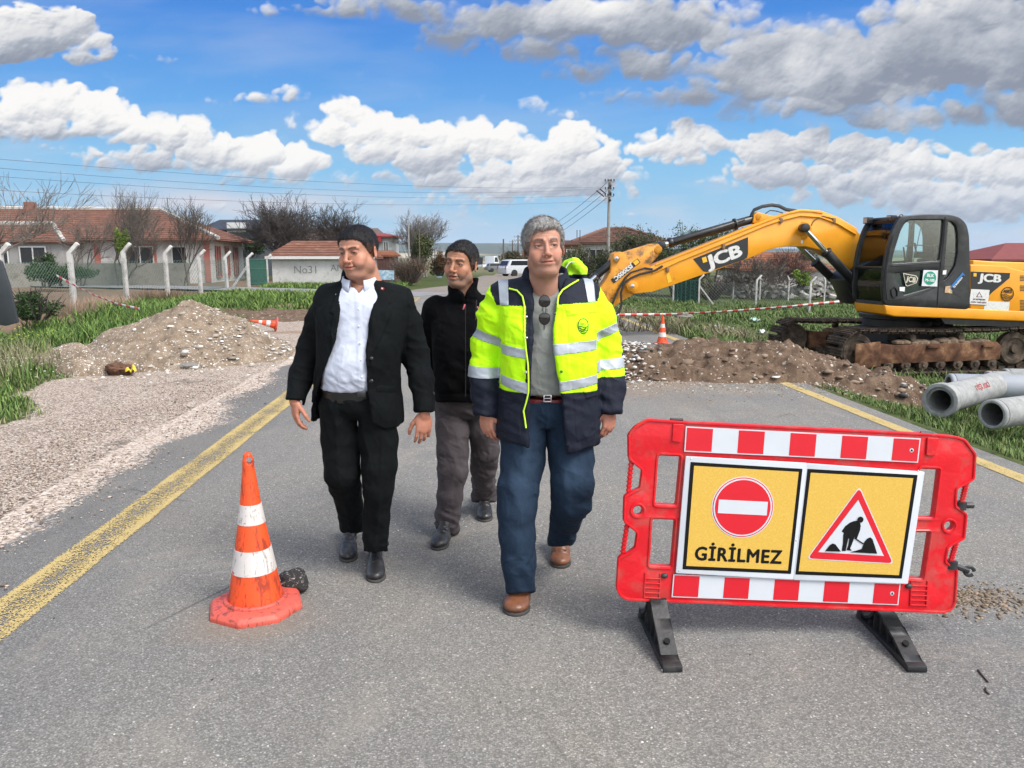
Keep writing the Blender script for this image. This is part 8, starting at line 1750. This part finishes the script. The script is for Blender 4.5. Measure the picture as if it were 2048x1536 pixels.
# ================= man in the black fleece, walking between the other two
def man_fleece():
 Y = 4.34; blk = (.0028, .0029, .0036)
 fl = clothmat('black_fleece', blk, .95, .15, 700, .25, .10, .22)
 tr = clothmat('grey_cotton_trousers', (.062, .052, .056), .9, .18, 1100, .16, .25, .3)
 hp = dict(sw=.4, fade=.05, sl=.010, skin=(.37, .175, .105), browc=(.018, .014, .012), brow=1.3, hairc=(.010, .0095, .0095), hair=.010, fat=.004, jw=1.03, fw=1.0, neck=.058, open=.0045, nose=1.0, nw=1.1, stubble=.42, stubc=(.16, .14, .13), eye=.0026, hs=1.04, wave=.0022, grey=.55, lines=2, frown=1,
              line=([-.12, -.075, -.060, -.048, -.030, -.014, .004, .020, .034, .06, .12], [.076, .068, .052, .034, .012, -.012, -.014, .020, -.016, -.050, -.062]), look=(-.2, 0), skew=.002)
 head_o = W(922, 527, 4.30); R = rz3(-.38) @ rx3(.0) @ ry3(.10)
 wl, wr = W(884, 778, 4.62), W(978, 778, 4.60)
 hands = [dict(wrist=wl, fdir=(.1, .1, -1), thumb=(.3, -.9, 0), palm=(.9, .3, 0)), dict(wrist=wr, fdir=(-.1, .1, -1), thumb=(-.3, -.9, 0), palm=(-.9, .3, 0))]
 shL, shR = W(872, 622, 4.40), W(978, 622, 4.38); elL, elR = W(868, 705, 4.50), W(990, 705, 4.50)
 hipL, hipR = W(908, 800, 4.38), W(962, 800, 4.40); knL, knR = W(905, 935, 4.28), W(968, 925, 4.42); anL, anR = W(893, 1040, 4.30), W(968, 990, 4.80)
 core = [(W(926, 610, 4.38), W(930, 790, 4.38), .09, .10), (shL, elL, .04, .034), (elL, wl, .032, .026), (shR, elR, .04, .034), (elR, wr, .032, .026), (hipL, knL, .06, .045), (hipR, knR, .06, .045), (knL, knL + (anL - knL) * .8, .04, .03), (knR, knR + (anR - knR) * .8, .04, .03)]
 root = person('man in a black fleece and grey trousers talking, walking between the other two men', Gp(925, 1075), hp, head_o, R, hands, core)
 def st(v, uL, uR, y, ry): a, b = W(uL, v, y), W(uR, v, y); return (a[2], (a[0] + b[0]) / 2, y, (b[0] - a[0]) / 2, ry)
 g = SD((-.72, 4.00, .78), (.16, 4.85, 1.62), .0052)
 g.loft([st(805, 872, 982, Y + .02, .150), st(770, 868, 986, Y + .01, .160), st(730, 868, 990, Y, .165), st(680, 866, 994, Y, .155), st(640, 866, 996, Y + .02, .130), st(615, 870, 990, Y + .03, .100), st(598, 886, 972, Y + .03, .078), st(588, 898, 958, Y + .03, .068)], k=.01, cap=.03)
 g.chain([W(874, 620, 4.38), W(865, 655, 4.42), W(864, 705, 4.50), W(880, 768, 4.60)], [.078, .070, .060, .048], .03)
 g.chain([W(978, 620, 4.38), W(988, 655, 4.42), W(990, 705, 4.50), W(980, 768, 4.60)], [.078, .070, .060, .048], .03)
 g.cone(W(930, 605, 4.37), W(926, 580, 4.33), .085, .080, .03); g.cone(W(926, 585, 4.33), W(927, 556, 4.31), .078, .080, .01)
 vcut = [(896, 530), (953, 530), (951, 562), (941, 574), (934, 586), (930, 600), (925, 588), (911, 575), (902, 564)]
 g.cone(W(927, 566, 4.345), W(926, 530, 4.31), .058, .072, .003, op='sub')
 def nc(P, A):
  uv = PXv(P); d = polysd(uv, vcut) / 360; return np.where(P[..., 1] < Y, np.maximum(A, -d), A)
 g.func(nc)
 g.func(lambda P, A: np.maximum(A, (PXv(P)[..., 1] - 803) / 360))
 g.func(lambda P, A: np.maximum(A, P[..., 2] - W(0, 560, 4.33)[2] - (P[..., 0] - W(926, 560, 4.3)[0]) * .12))
 def d1(V, N):
  uv = PXv(V); zp = np.exp(-((uv[:, 0] - (931 + (uv[:, 1] - 600) * .02)) / 2.2) ** 2) * (V[:, 1] < Y) * .003
  return ridge(V @ ry3(.3), (.14, .14, .05), 4, 2) * .005 + ridge(V @ ry3(-.5), (.08, .08, .3), 5, 2) * .004 - zp - .004 * np.exp(-((uv[:, 1] - 787) / 3.) ** 2)
 fj, _, _ = sdobj('fleece_jacket', g, fl, root, d1)
 zm = mat('zip_metal', (.010, .010, .011), .6)
 MB().tube([W(931, v, 4.171 + (620 - v) * .0009 * (v < 620)) for v in range(608, 800, 6)], .0022, 5).build('zip', zm, fj, smooth=True)
 pk = mat('zip_pull_pink', (.55, .12, .16), .5)
 for u, v, a in ((928, 614, .35), (957, 618, -.4)): MB().box(W(u, v, 4.175), (.008, .004, .030), R=rot('Y', a)).build('zip_pull', pk, fj, bevel=.0015)
 MB().tube([W(953, 600, 4.19), W(951, 640, 4.172)], .003, 5).build('pocket_zip', zm, fj, smooth=True)
 g = SD((-.62, 4.0, .02), (.08, 4.95, .98), .0050)
 g.loft([st(790, 873, 982, Y + .03, .130), st(815, 874, 986, Y + .03, .120), st(832, 902, 965, Y + .02, .075)], k=.04)
 leg_chain(g, [(903, 815, 4.36, 30), (905, 860, 4.34, 32), (906, 900, 4.31, 29.5), (905, 940, 4.28, 28), (900, 990, 4.27, 24), (895, 1030, 4.27, 21), (893, 1062, 4.28, 22)], .02)
 leg_chain(g, [(965, 815, 4.38, 31), (968, 860, 4.38, 30), (970, 900, 4.40, 27), (968, 935, 4.48, 24), (967, 965, 4.62, 21), (968, 1000, 4.74, 21)], .02)
 def tc(P, A):
  uv = PXv(P); return np.maximum(A, (uv[..., 1] - np.where(uv[..., 0] < 930, 1062 + (uv[..., 0] - 893) * .45, 1000)) / 360)
 g.func(tc)
 g.cone(W(893, 1050, 4.28), W(890, 1090, 4.26), .042, .050, .002, op='sub'); g.cone(W(968, 985, 4.72), W(968, 1020, 4.78), .040, .048, .002, op='sub')
 def d2(V, N):
  uv = PXv(V); L_ = uv[:, 0] < 934; lo_ = np.where(L_, sst(1000, 1045, uv[:, 1]), sst(935, 985, uv[:, 1])); kn = np.exp(-((uv[:, 1] - 925) / 35) ** 2) + np.exp(-((uv[:, 1] - 825) / 22) ** 2)
  return ridge(V @ ry3(.5), (.11, .11, .042), 13, 2) * (.0006 + .012 * lo_ + .005 * kn) + ridge(V @ ry3(-.4), (.08, .08, .28), 6, 2) * .006
 sdobj('trousers', g, tr, root, d2)
 shoe(root, Gp(899, 1066) * (1, 1, 0), Gp(873, 1103), 0, (shoe_blk, sole_m))
 shoe(root, Gp(967, 1003), Gp(970, 1046), .12, (shoe_blk, sole_m))
 return root
man_fleece()
# ================= man in the lime high-visibility jacket
def PXf(V, Yf): P = V.copy(); P[..., 1] = Yf; return PXv(P)
def man_hivis():
 Y = 3.46
 hp = dict(sl=.017, lift=.32, skin=(.42, .21, .145), browc=(.06, .045, .038), hairc=(.30, .29, .28), hair=.013, fat=.004, jw=1.06, fw=1.0, neck=.060, nose=1.05, nw=1.08, stubble=.16, eye=.0034, hs=1.06, wave=.0022, grey=0, lines=3, frown=1, browz=.001, brow=1.35, smile=.0012, skew=.0012,
              line=([-.12, -.076, -.062, -.050, -.030, -.014, .004, .020, .034, .06, .12], [.070, .066, .056, .034, .008, -.022, -.026, .010, -.02, -.058, -.070]), part=.18, peak=-.004, look=(.12, -.05), quiff=.006)
 head_o = W(1087, 494, 3.40); R = rz3(.10) @ rx3(-.07) @ ry3(-.055)
 wl, wr = W(971, 822, 3.44), W(1221, 818, 3.44)
 hands = [dict(wrist=wl, fdir=(.10, -.12, -1), thumb=(.80, -.65, 0), palm=(.65, .8, 0), curl=(.42, .60, .45), scale=1.02), dict(wrist=wr, fdir=(-.10, -.14, -1), thumb=(-.80, -.65, 0), palm=(-.6, .8, 0), curl=(.42, .60, .45), scale=1.02)]
 shL, shR = W(1005, 605, 3.50), W(1172, 602, 3.50); elL, elR = W(975, 705, 3.54), W(1214, 705, 3.54)
 hipL, hipR = W(1050, 820, 3.50), W(1132, 820, 3.50); knL, knR = W(1036, 990, 3.38), W(1145, 985, 3.40); anL, anR = W(1036, 1160, 3.36), W(1124, 1075, 3.72)
 core = [(W(1090, 600, 3.50), W(1092, 800, 3.50), .09, .10), (shL, elL, .045, .036), (elL, wl + (elL - wl) * .2, .036, .026), (shR, elR, .045, .036), (elR, wr + (elR - wr) * .2, .036, .026), (hipL, knL, .06, .05), (hipR, knR, .06, .05), (knL, knL + (anL - knL) * .8, .045, .032), (knR, knR + (anR - knR) * .8, .045, .032)]
 root = person('grey-haired man in an open lime and navy high-visibility jacket, blue jeans and brown shoes', Gp(1080, 1180), hp, head_o, R, hands, core)
 def st(v, uL, uR, y, ry): a, b = W(uL, v, y), W(uR, v, y); return (a[2], (a[0] + b[0]) / 2, y, (b[0] - a[0]) / 2, ry)
 # T-shirt
 tee = clothmat('grey_tshirt', (.205, .215, .20), .9, .06, 1300, .12, .2, .25)
 g = SD((-.25, 3.20, .90), (.60, 3.80, 1.62), .0050)
 g.loft([st(800, 1020, 1172, Y, .125), st(760, 1020, 1172, Y - .01, .130), st(700, 1020, 1172, Y - .01, .135), st(640, 1014, 1178, Y, .125), st(600, 1012, 1172, Y + .01, .105), st(572, 1034, 1150, Y + .02, .078), st(556, 1046, 1138, Y + .03, .070)], k=.01, cap=.02)
 vc = [(1062, 480), (1124, 480), (1122, 552), (1107, 576), (1090, 593), (1076, 576), (1064, 553)]
 g.cone(W(1090, 588, 3.485), W(1091, 556, 3.475), .092, .084, .02)
 g.cone(W(1090, 556, 3.49), W(1091, 526, 3.46), .058, .070, .003, op='sub')
 g.func(lambda P, A: np.where(P[..., 1] < Y + .03, np.maximum(A, -polysd(PXv(P), vc) / 450), A))
 g.func(lambda P, A: np.maximum(np.maximum(A, (PXv(P)[..., 1] - 790) / 450), (548 - PXv(P)[..., 1]) / 450))
 def d0(V, N):
  uv = PXv(V); hem = sst(745, 795, uv[:, 1]); rim = np.exp(-(polysd(uv, vc) / 4.) ** 4) * .0025 * (uv[:, 1] < 605)
  return ridge(V @ ry3(.3), (.13, .2, .04), 4, 2) * (.0015 + .004 * hem) + ridge(V @ ry3(-.7), (.12, .2, .05), 8, 2) * .0025 + rim
 sdobj('tshirt', g, tee, root, d0)
 # belt
 g = SD((-.2, 3.25, .90), (.55, 3.75, 1.12), .0045); g.loft([st(803, 1022, 1170, Y, .126), st(790, 1022, 1170, Y, .128)], k=0)
 bo, _, _ = sdobj('belt', g, mat('red_brown_belt', (.13, .012, .012), .4), root)
 bk = MB(); c = W(1095, 797, 3.322)
 for dx, dz, a, b in ((0, .014, .034, .005), (0, -.014, .034, .005), (-.0155, 0, .005, .030), (.0155, 0, .005, .030)): bk.box(c + (dx, 0, dz), (a, .004, b))
 bk.box(c, (.026, .003, .004)); bk.build('buckle', steel, bo, bevel=.001)
 # jeans
 nj = NT('denim'); co = nj.geo(); base = nj.mix(nj.noise(9, 4, .6, co), (.006, .015, .032, 1), (.011, .026, .052, 1))
 fc = nj.math('MULTIPLY', nj.attr('fade'), nj.ramp(nj.noise(25, 5, .7, nj.mapping(co, (1, 1, .25))), [(.3, .35), (.7, 1.0)]))
 cc = nj.mix(fc, base, (.034, .062, .105, 1)); tw = nj.noise(1, 2, .6, nj.mapping(co, (500, 500, 60))); cc = nj.mix(nj.ramp(tw, [(.4, 0.0), (.75, .35)]), cc, (.040, .055, .078, 1))
 nj.base(cc); nj.set(.9, 0, .2); nj.bump(nj.math('ADD', nj.noise(22, 4, .6, co, .6), nj.math('MULTIPLY', tw, .15)), .5, .006); crumple(nj, .7)
 g = SD((-.30, 2.95, .03), (.60, 4.10, .98), .0052)
 g.loft([st(795, 1018, 1172, Y, .122), st(826, 1014, 1174, Y, .120), st(848, 1060, 1130, Y - .03, .075)], k=.07)
 leg_chain(g, [(1050, 826, 3.43, 38), (1046, 880, 3.43, 43), (1044, 920, 3.42, 43), (1037, 970, 3.38, 38), (1034, 1020, 3.36, 36), (1034, 1070, 3.35, 33.5), (1037, 1120, 3.35, 31), (1042, 1182, 3.36, 28)], .02)
 leg_chain(g, [(1134, 826, 3.43, 38), (1139, 880, 3.44, 42), (1143, 920, 3.43, 42), (1145, 965, 3.39, 40), (1144, 1000, 3.42, 37), (1131, 1035, 3.54, 28), (1121, 1088, 3.70, 22)], .02)
 g.func(lambda P, A: np.maximum(A, (PXv(P)[..., 1] - np.where(PXv(P)[..., 0] < 1085, 1184 - (PXv(P)[..., 0] - 1037) * .05, 1088)) / 430))
 g.cone(W(1042, 1172, 3.36), W(1041, 1205, 3.36), .046, .052, .002, op='sub'); g.cone(W(1121, 1078, 3.69), W(1120, 1105, 3.74), .038, .045, .002, op='sub')
 def dj(V, N):
  uv = PXv(V); L_ = uv[:, 0] < 1088; lo_ = np.where(L_, sst(1080, 1150, uv[:, 1]) * .7, sst(1000, 1040, uv[:, 1])); kn = np.exp(-((uv[:, 1] - 990) / 30) ** 2) + np.exp(-((uv[:, 1] - 850) / 30) ** 2)
  fly = np.exp(-((uv[:, 0] - 1094) / 3) ** 2) * (V[:, 1] < Y) * (uv[:, 1] < 860) * .002
  return ridge(V @ ry3(.6), (.12, .12, .05), 21, 2) * (.0005 + .006 * lo_ + .004 * kn) + ridge(V @ ry3(-.35), (.09, .09, .32), 6, 2) * .007 + fly
 def fade(V):
  uv = PXv(V); f = np.exp(-((uv[:, 0] - 1045) / 26) ** 2 - ((uv[:, 1] - 940) / 70) ** 2) + np.exp(-((uv[:, 0] - 1035) / 20) ** 2 - ((uv[:, 1] - 1080) / 90) ** 2) * .45 + np.exp(-((uv[:, 0] - 1145) / 28) ** 2 - ((uv[:, 1] - 950) / 60) ** 2) * .9
  return np.clip(f, 0, 1) * .75
 V, Q = g.mesh(1); N = vnorm(V, Q); V = V + N * dj(V, N)[:, None]
 obj('jeans', npmesh('jeans', V, Q, [nj.m], True, attrs={'fade': fade(V)}), root)
 # jacket
 g = SD((-.42, 3.16, .72), (.74, 3.86, 1.66), .0050)
 g.loft([st(905, 996, 1196, Y + .01, .185), st(860, 996, 1196, Y, .182), st(800, 998, 1196, Y, .178), st(740, 1000, 1196, Y - .01, .178), st(690, 1002, 1196, Y - .01, .172), st(640, 1000, 1196, Y, .152), st(600, 996, 1190, Y + .01, .125), st(572, 1010, 1172, Y + .02, .100), st(556, 1030, 1152, Y + .03, .085)], k=.01, ex=2.5, cap=.03)
 g.chain([W(1008, 598, 3.49), W(992, 635, 3.51), W(978, 690, 3.54), W(972, 740, 3.51), W(971, 778, 3.47), W(971, 822, 3.44)], [.076, .077, .072, .066, .059, .052], .03)
 g.chain([W(1168, 595, 3.49), W(1190, 635, 3.51), W(1207, 690, 3.54), W(1214, 740, 3.51), W(1219, 778, 3.47), W(1220, 818, 3.44)], [.076, .077, .072, .066, .059, .052], .03)
 g.cone(W(1010, 584, 3.50), W(1168, 580, 3.50), .042, .042, .03)
 def hollow(P, A):
  uv = PXv(P); u, v = uv[..., 0], uv[..., 1]
  return np.maximum(A, -np.maximum(np.maximum(A + .014, -(v - 535) / 450), np.where((u > 1003) & (u < 1190), -1, .02)))
 g.func(hollow)
 g.cone(W(971, 824, 3.445), W(971, 846, 3.43), .042, .052, .002, op='sub'); g.cone(W(1220, 820, 3.445), W(1220, 842, 3.43), .042, .052, .002, op='sub')
 op = [(1056, 460), (1058, 560), (1066, 600), (1064, 680), (1060, 760), (1058, 800), (1056, 920), (1139, 920), (1133, 870), (1126, 800), (1117, 740), (1110, 690), (1108, 660), (1114, 610), (1124, 580), (1130, 556), (1130, 460)]
 def cut(P, A):
  uv = PXv(P); u, v = uv[..., 0], uv[..., 1]
  A = np.where(P[..., 1] < Y + .02, np.maximum(A, -polysd(uv, op) / 450), A)
  hem = np.interp(u, [990, 1005, 1050, 1058, 1135, 1150, 1185, 1200], [868, 880, 890, 895, 905, 902, 892, 880])
  A = np.where((u > 990) & (u < 1200) , np.maximum(A, (v - hem) / 450), A)
  A = np.where(u <= 990, np.maximum(A, (v - 830) / 450), A); A = np.where(u >= 1200, np.maximum(A, (v - 826) / 450), A)
  return A
 g.func(cut)
 Yf = 3.33
 edgeL = [(979, 584), (996, 622), (1000, 700), (998, 800), (992, 860)]; edgeR = [(1208, 578), (1196, 617), (1194, 700), (1196, 800), (1200, 860)]
 pockets = [[(1007, 616), (1048, 618), (1047, 638), (1009, 634)], [(1128, 612), (1190, 606), (1192, 626), (1134, 632)], [(990, 790), (1030, 795), (1027, 806), (1008, 806), (990, 796)], [(1166, 778), (1192, 774), (1194, 792), (1170, 795)]]
 pouch = [[(1009, 634), (1047, 638), (1048, 688), (1010, 684)], [(1134, 630), (1192, 624), (1192, 680), (1136, 684)], [(996, 800), (1040, 808), (1042, 868), (998, 862)], [(1146, 792), (1192, 790), (1192, 870), (1150, 880)]]
 def dv(V, N):
  uv = PXf(V, Yf); fr = (N[:, 1] < .3) & (V[:, 1] < Y); d = 0
  for pl in pockets: d = d + np.where(fr, .0045 * sst(.8, -.8, polysd(uv, pl)), 0)
  for pl in pouch: d = d + np.where(fr, .0028 * sst(.8, -.8, polysd(uv, pl)), 0)
  plk = [(1108, 618), (1130, 612), (1134, 700), (1142, 800), (1150, 900), (1128, 905), (1118, 780), (1104, 690)]
  d = d + np.where(fr, .003 * sst(.8, -.8, polysd(uv, plk)), 0)
  arm = (uv[:, 0] < 998) | (uv[:, 0] > 1197); cuff = np.exp(-((uv[:, 1] - 800) / 10) ** 2)
  return d + ridge(V @ ry3(.4), (.16, .16, .05), 4, 2) * np.where(arm, .0085, .0035) + ridge(V @ ry3(-.5), (.10, .10, .30), 5, 2) * .0045
 def cv(V):
  uv = PXf(V, Yf); u, v = uv[:, 0], uv[:, 1]; lime = np.array([.50, .92, .005]); navy = np.array([.0065, .0095, .020]); c = np.tile(navy, (len(V), 1))
  eL = np.interp(v, [q[1] for q in edgeL], [q[0] for q in edgeL]); eR = np.interp(v, [q[1] for q in edgeR], [q[0] for q in edgeR])
  sl = (u < eL) | (u > eR)
  body = (~sl) & (v > 613 - (u - 1050) * .05 * (u > 1090)) & (v < 782) & ((u < 1051) | (u > 1095) | (V[:, 1] > Y))
  arm = sl & (v > 572) & (v < 760)
  inner = (PXv(V)[:, 0] > 1051) & (PXv(V)[:, 0] < 1100) & (V[:, 1] < Y + .05)
  m = (body | arm) & ~inner; c[m] = lime
  c *= (1 + (fbm(V / .05, 3, 4)[:, None] - .5) * .14)
  return c
 nv = NT('hivis_cloth'); nv.base(nv.attr('col', 'Color')); nv.set(.72, 0, .25); co = nv.geo()
 nv.bump(nv.math('ADD', nv.noise(18, 4, .6, co, .8), nv.math('MULTIPLY', nv.noise(1000, 2, .5, co), .12)), .45, .006); crumple(nv, .6)
 jk, V, Q = sdobj('jacket', g, nv.m, root, dv, cv)
 # retroreflective tape, each strip a piece of its own
 nr = NT('reflective_tape'); co = nr.geo(); nr.base(nr.mix(nr.noise(60, 3, .6, co), (.30, .335, .38, 1), (.42, .46, .50, 1))); nr.set(.5, .25, .5); nr.bump(nr.noise(25, 4, .6, co, .8), .4, .004)
 def yplane(p, q, keep):        # plane through two points of the jacket's front and the depth axis; keep = pixel on the side that stays
  a, b = W(p[0], p[1], Yf), W(q[0], q[1], Yf); n_ = np.cross(b - a, (0, 1, 0)); n_ /= np.linalg.norm(n_); k_ = W(keep[0], keep[1], Yf)
  if (k_ - a) @ n_ > 0: n_ = -n_
  return (a, n_)
 def band(quad, sel):
  q = quad; c_ = (sum(p[0] for p in q) / 4, sum(p[1] for p in q) / 4)
  return band_of(V, Q, [yplane(q[0], q[1], c_), yplane(q[2], q[3], c_)] + sel, lambda c: np.ones(len(c), bool), .0022, 'reflective_band', nr.m, jk)
 def xl(u0, u1): return [yplane((u0, 560), (u0 + .01, 900), ((u0 + u1) / 2, 700)), yplane((u1, 560), (u1 + .01, 900), ((u0 + u1) / 2, 700))]
 band([(940, 660), (1002, 682), (1002, 701), (940, 680)], xl(930, 1001)); band([(940, 740), (1002, 743), (1002, 764), (940, 763)], xl(930, 1000))
 band([(1194, 668), (1245, 650), (1245, 668), (1194, 687)], xl(1196, 1260)); band([(1194, 727), (1250, 724), (1250, 745), (1194, 748)], xl(1196, 1262))
 fr = [(np.array([0, Y + .05, 0]), np.array([0, 1., 0]))]
 band([(1004, 690), (1052, 697), (1052, 715), (1004, 709)], xl(1003, 1051) + fr); band([(1004, 752), (1056, 763), (1056, 785), (1004, 771)], xl(1002, 1056) + fr)
 band([(1108, 686), (1194, 680), (1194, 700), (1108, 707)], xl(1104, 1194) + fr); band([(1108, 761), (1194, 750), (1194, 768), (1108, 781)], xl(1110, 1195) + fr)
 band([(1000, 690), (1195, 686), (1195, 704), (1000, 709)], xl(1003, 1194) + [(np.array([0, Y + .05, 0]), np.array([0, -1., 0]))])
 for (a0, a1, b0, b1, v0, v1) in ((995, 1016, 1000, 1017, 560, 612), (1171, 1192, 1178, 1194, 552, 606)):
  band_of(V, Q, [yplane((a0, v0), (b0, v1), ((a0 + a1) / 2, (v0 + v1) / 2)), yplane((a1, v0), (b1, v1), ((a0 + a1) / 2, (v0 + v1) / 2)), yplane((a0 - 9, v1), (a1 + 9, v1), (a0, v0))], lambda c: c[:, 2] > 1.2, .0022, 'reflective_band', nr.m, jk)
 # piping down the open edges, studs, the chest emblem
 pip = mat('lime_piping', (.55, .85, .03), .6)
 def onfront(u, v, off=.004):      # nearest front surface of the jacket under a pixel of its front
  q = PXv(V); m = np.hypot(q[:, 0] - u, q[:, 1] - v) < 5; m &= V[:, 1] < Y + .03
  y = V[m, 1].min() if m.any() else 3.3
  return W(u, v, y - off)
 def piping(pts): MB().tube([onfront(u, v) for u, v in pts], .0038, 6).build('piping', pip, jk, smooth=True)
 piping([(1018, 577), (1034, 581), (1045, 593), (1049, 612), (1049, 640), (1049, 665), (1052, 700), (1056, 730), (1057, 760), (1057, 785), (1052, 806), (1047, 822), (1050, 840), (1052, 856)])
 piping([(1157, 560), (1140, 570), (1125, 580), (1117, 592), (1115, 606), (1116, 616)])
 for u, v in ((1110, 628), (1123, 743), (1053, 634), (1053, 676), (1052, 745)): MB().ball(onfront(u, v, .003), (.006, .003, .006), 10).build('stud', steel if u < 1100 else mat('stud_dark', (.08, .10, .03), .4), jk, smooth=True)
 em = MB(); c = onfront(1166, 652, .0)
 def e_(pts, r=.0016): em.tube([c + np.array([a, -.006, b]) for a, b in pts], r, 5)
 e_([(.024 * math.cos(t) * (1 - .10 * math.cos(2 * t)), .032 * math.sin(t)) for t in np.linspace(0, 2 * PI, 25)], .0020)
 for k in range(3): e_([(-.019 + k * .002 + i * (.038 - .004 * k) / 8, -.004 - k * .008 + .0035 * math.sin(i * .9 + k)) for i in range(9)], .0018)
 em.build('emblem', mat('emblem_ink', (.012, .05, .012), .7), jk)
 text_on('ASKİ', .012, c + np.array([0, -.007, .009]), (1, 0, 0), (0, 0, 1), mat('emblem_ink', (.012, .05, .012)), jk, 'emblem_text', depth=.001)
 # collar lying open, and the rolled hood behind the neck
 navm = mat('navy_collar_cloth', (.0065, .0095, .020), .8, .15, 20, .3, 300, spec=.25)
 nb = W(1091, 560, Y + .02)
 collar_ring('collar', nb, .086, .080, nb[2] - .045, nb[2] + .072, .085, .55, .034, .060, navm, jk, thick=.007, tip=.035)
 hd = SD(W(1150, 540, 3.58) - .14, W(1150, 540, 3.58) + .14, .0045)
 hd.chain([W(1128, 545, 3.60), W(1136, 532, 3.60), W(1150, 528, 3.58), W(1162, 540, 3.56), W(1166, 556, 3.55)], [.018, .022, .024, .022, .016], .02)
 hd.ell(W(1149, 552, 3.60), (.05, .05, .03), k=.02)
 def hc(V): c = np.tile(np.array([.45, .85, .02]), (len(V), 1)); q = PXv(V); c[q[:, 1] > 549] = (.0065, .0095, .02); return c
 sdobj('hood', hd, nv.m, jk, lambda V, N: ridge(V, (.03, .03, .03), 3, 2) * .004, hc)
 MB().tube([W(u, v, 3.552) for u, v in ((1129, 541), (1135, 530), (1141, 524), (1152, 524), (1161, 531), (1166, 542), (1167, 552))], .0028, 6).build('piping', mat('pale_piping', (.75, .85, .6), .6), jk, smooth=True)
 shoe(root, Gp(1045, 1192), Gp(1027, 1235), 0, (shoe_brn, sole_m), wdt=.060)
 shoe(root, Gp(1124, 1091), Gp(1120, 1139), .50, (shoe_brn, sole_m), wdt=.054)
 # sunglasses hanging folded from the neckline
 sg = empty('sunglasses', W(1089, 625, 3.30), 0, 'dark aviator sunglasses hanging folded from the neck of the grey t-shirt', 'sunglasses')
 lens_m = mat('dark_lens', (.012, .010, .009), .08, spec=.8); wire = mat('dark_wire', (.03, .028, .026), .3, metal=.8)
 for u, v, s in ((1089, 604, 1), (1089, 636, -1)):
  c = W(u, v, 3.298 - (.004 if s > 0 else 0)); pts = []
  for t in np.linspace(0, 2 * PI, 25)[:-1]: pts.append(c + np.array([.024 * math.sin(t), 0, (.0255 + .004 * math.cos(t) * s) * math.cos(t) * 1.0]))
  MB().prism(pts, (0, .003, 0)).build('lens', lens_m, sg, bevel=.001)
  MB().tube([p + np.array([0, .001, 0]) for p in pts], .0016, 5, closed=True).build('rim', wire, sg, smooth=True)
 MB().tube([W(1084, 617, 3.293), W(1084, 623, 3.293)], .0014, 5).tube([W(1094, 617, 3.293), W(1094, 623, 3.293)], .0014, 5).build('bridge', wire, sg, smooth=True)
 MB().tube([W(1087, 588, 3.31), W(1085, 600, 3.306), W(1088, 660, 3.304), W(1090, 650, 3.304)], .0016, 5).tube([W(1090, 590, 3.312), W(1092, 602, 3.306), W(1091, 648, 3.304)], .0016, 5).build('temple', wire, sg, smooth=True)
 return root
man_hivis()
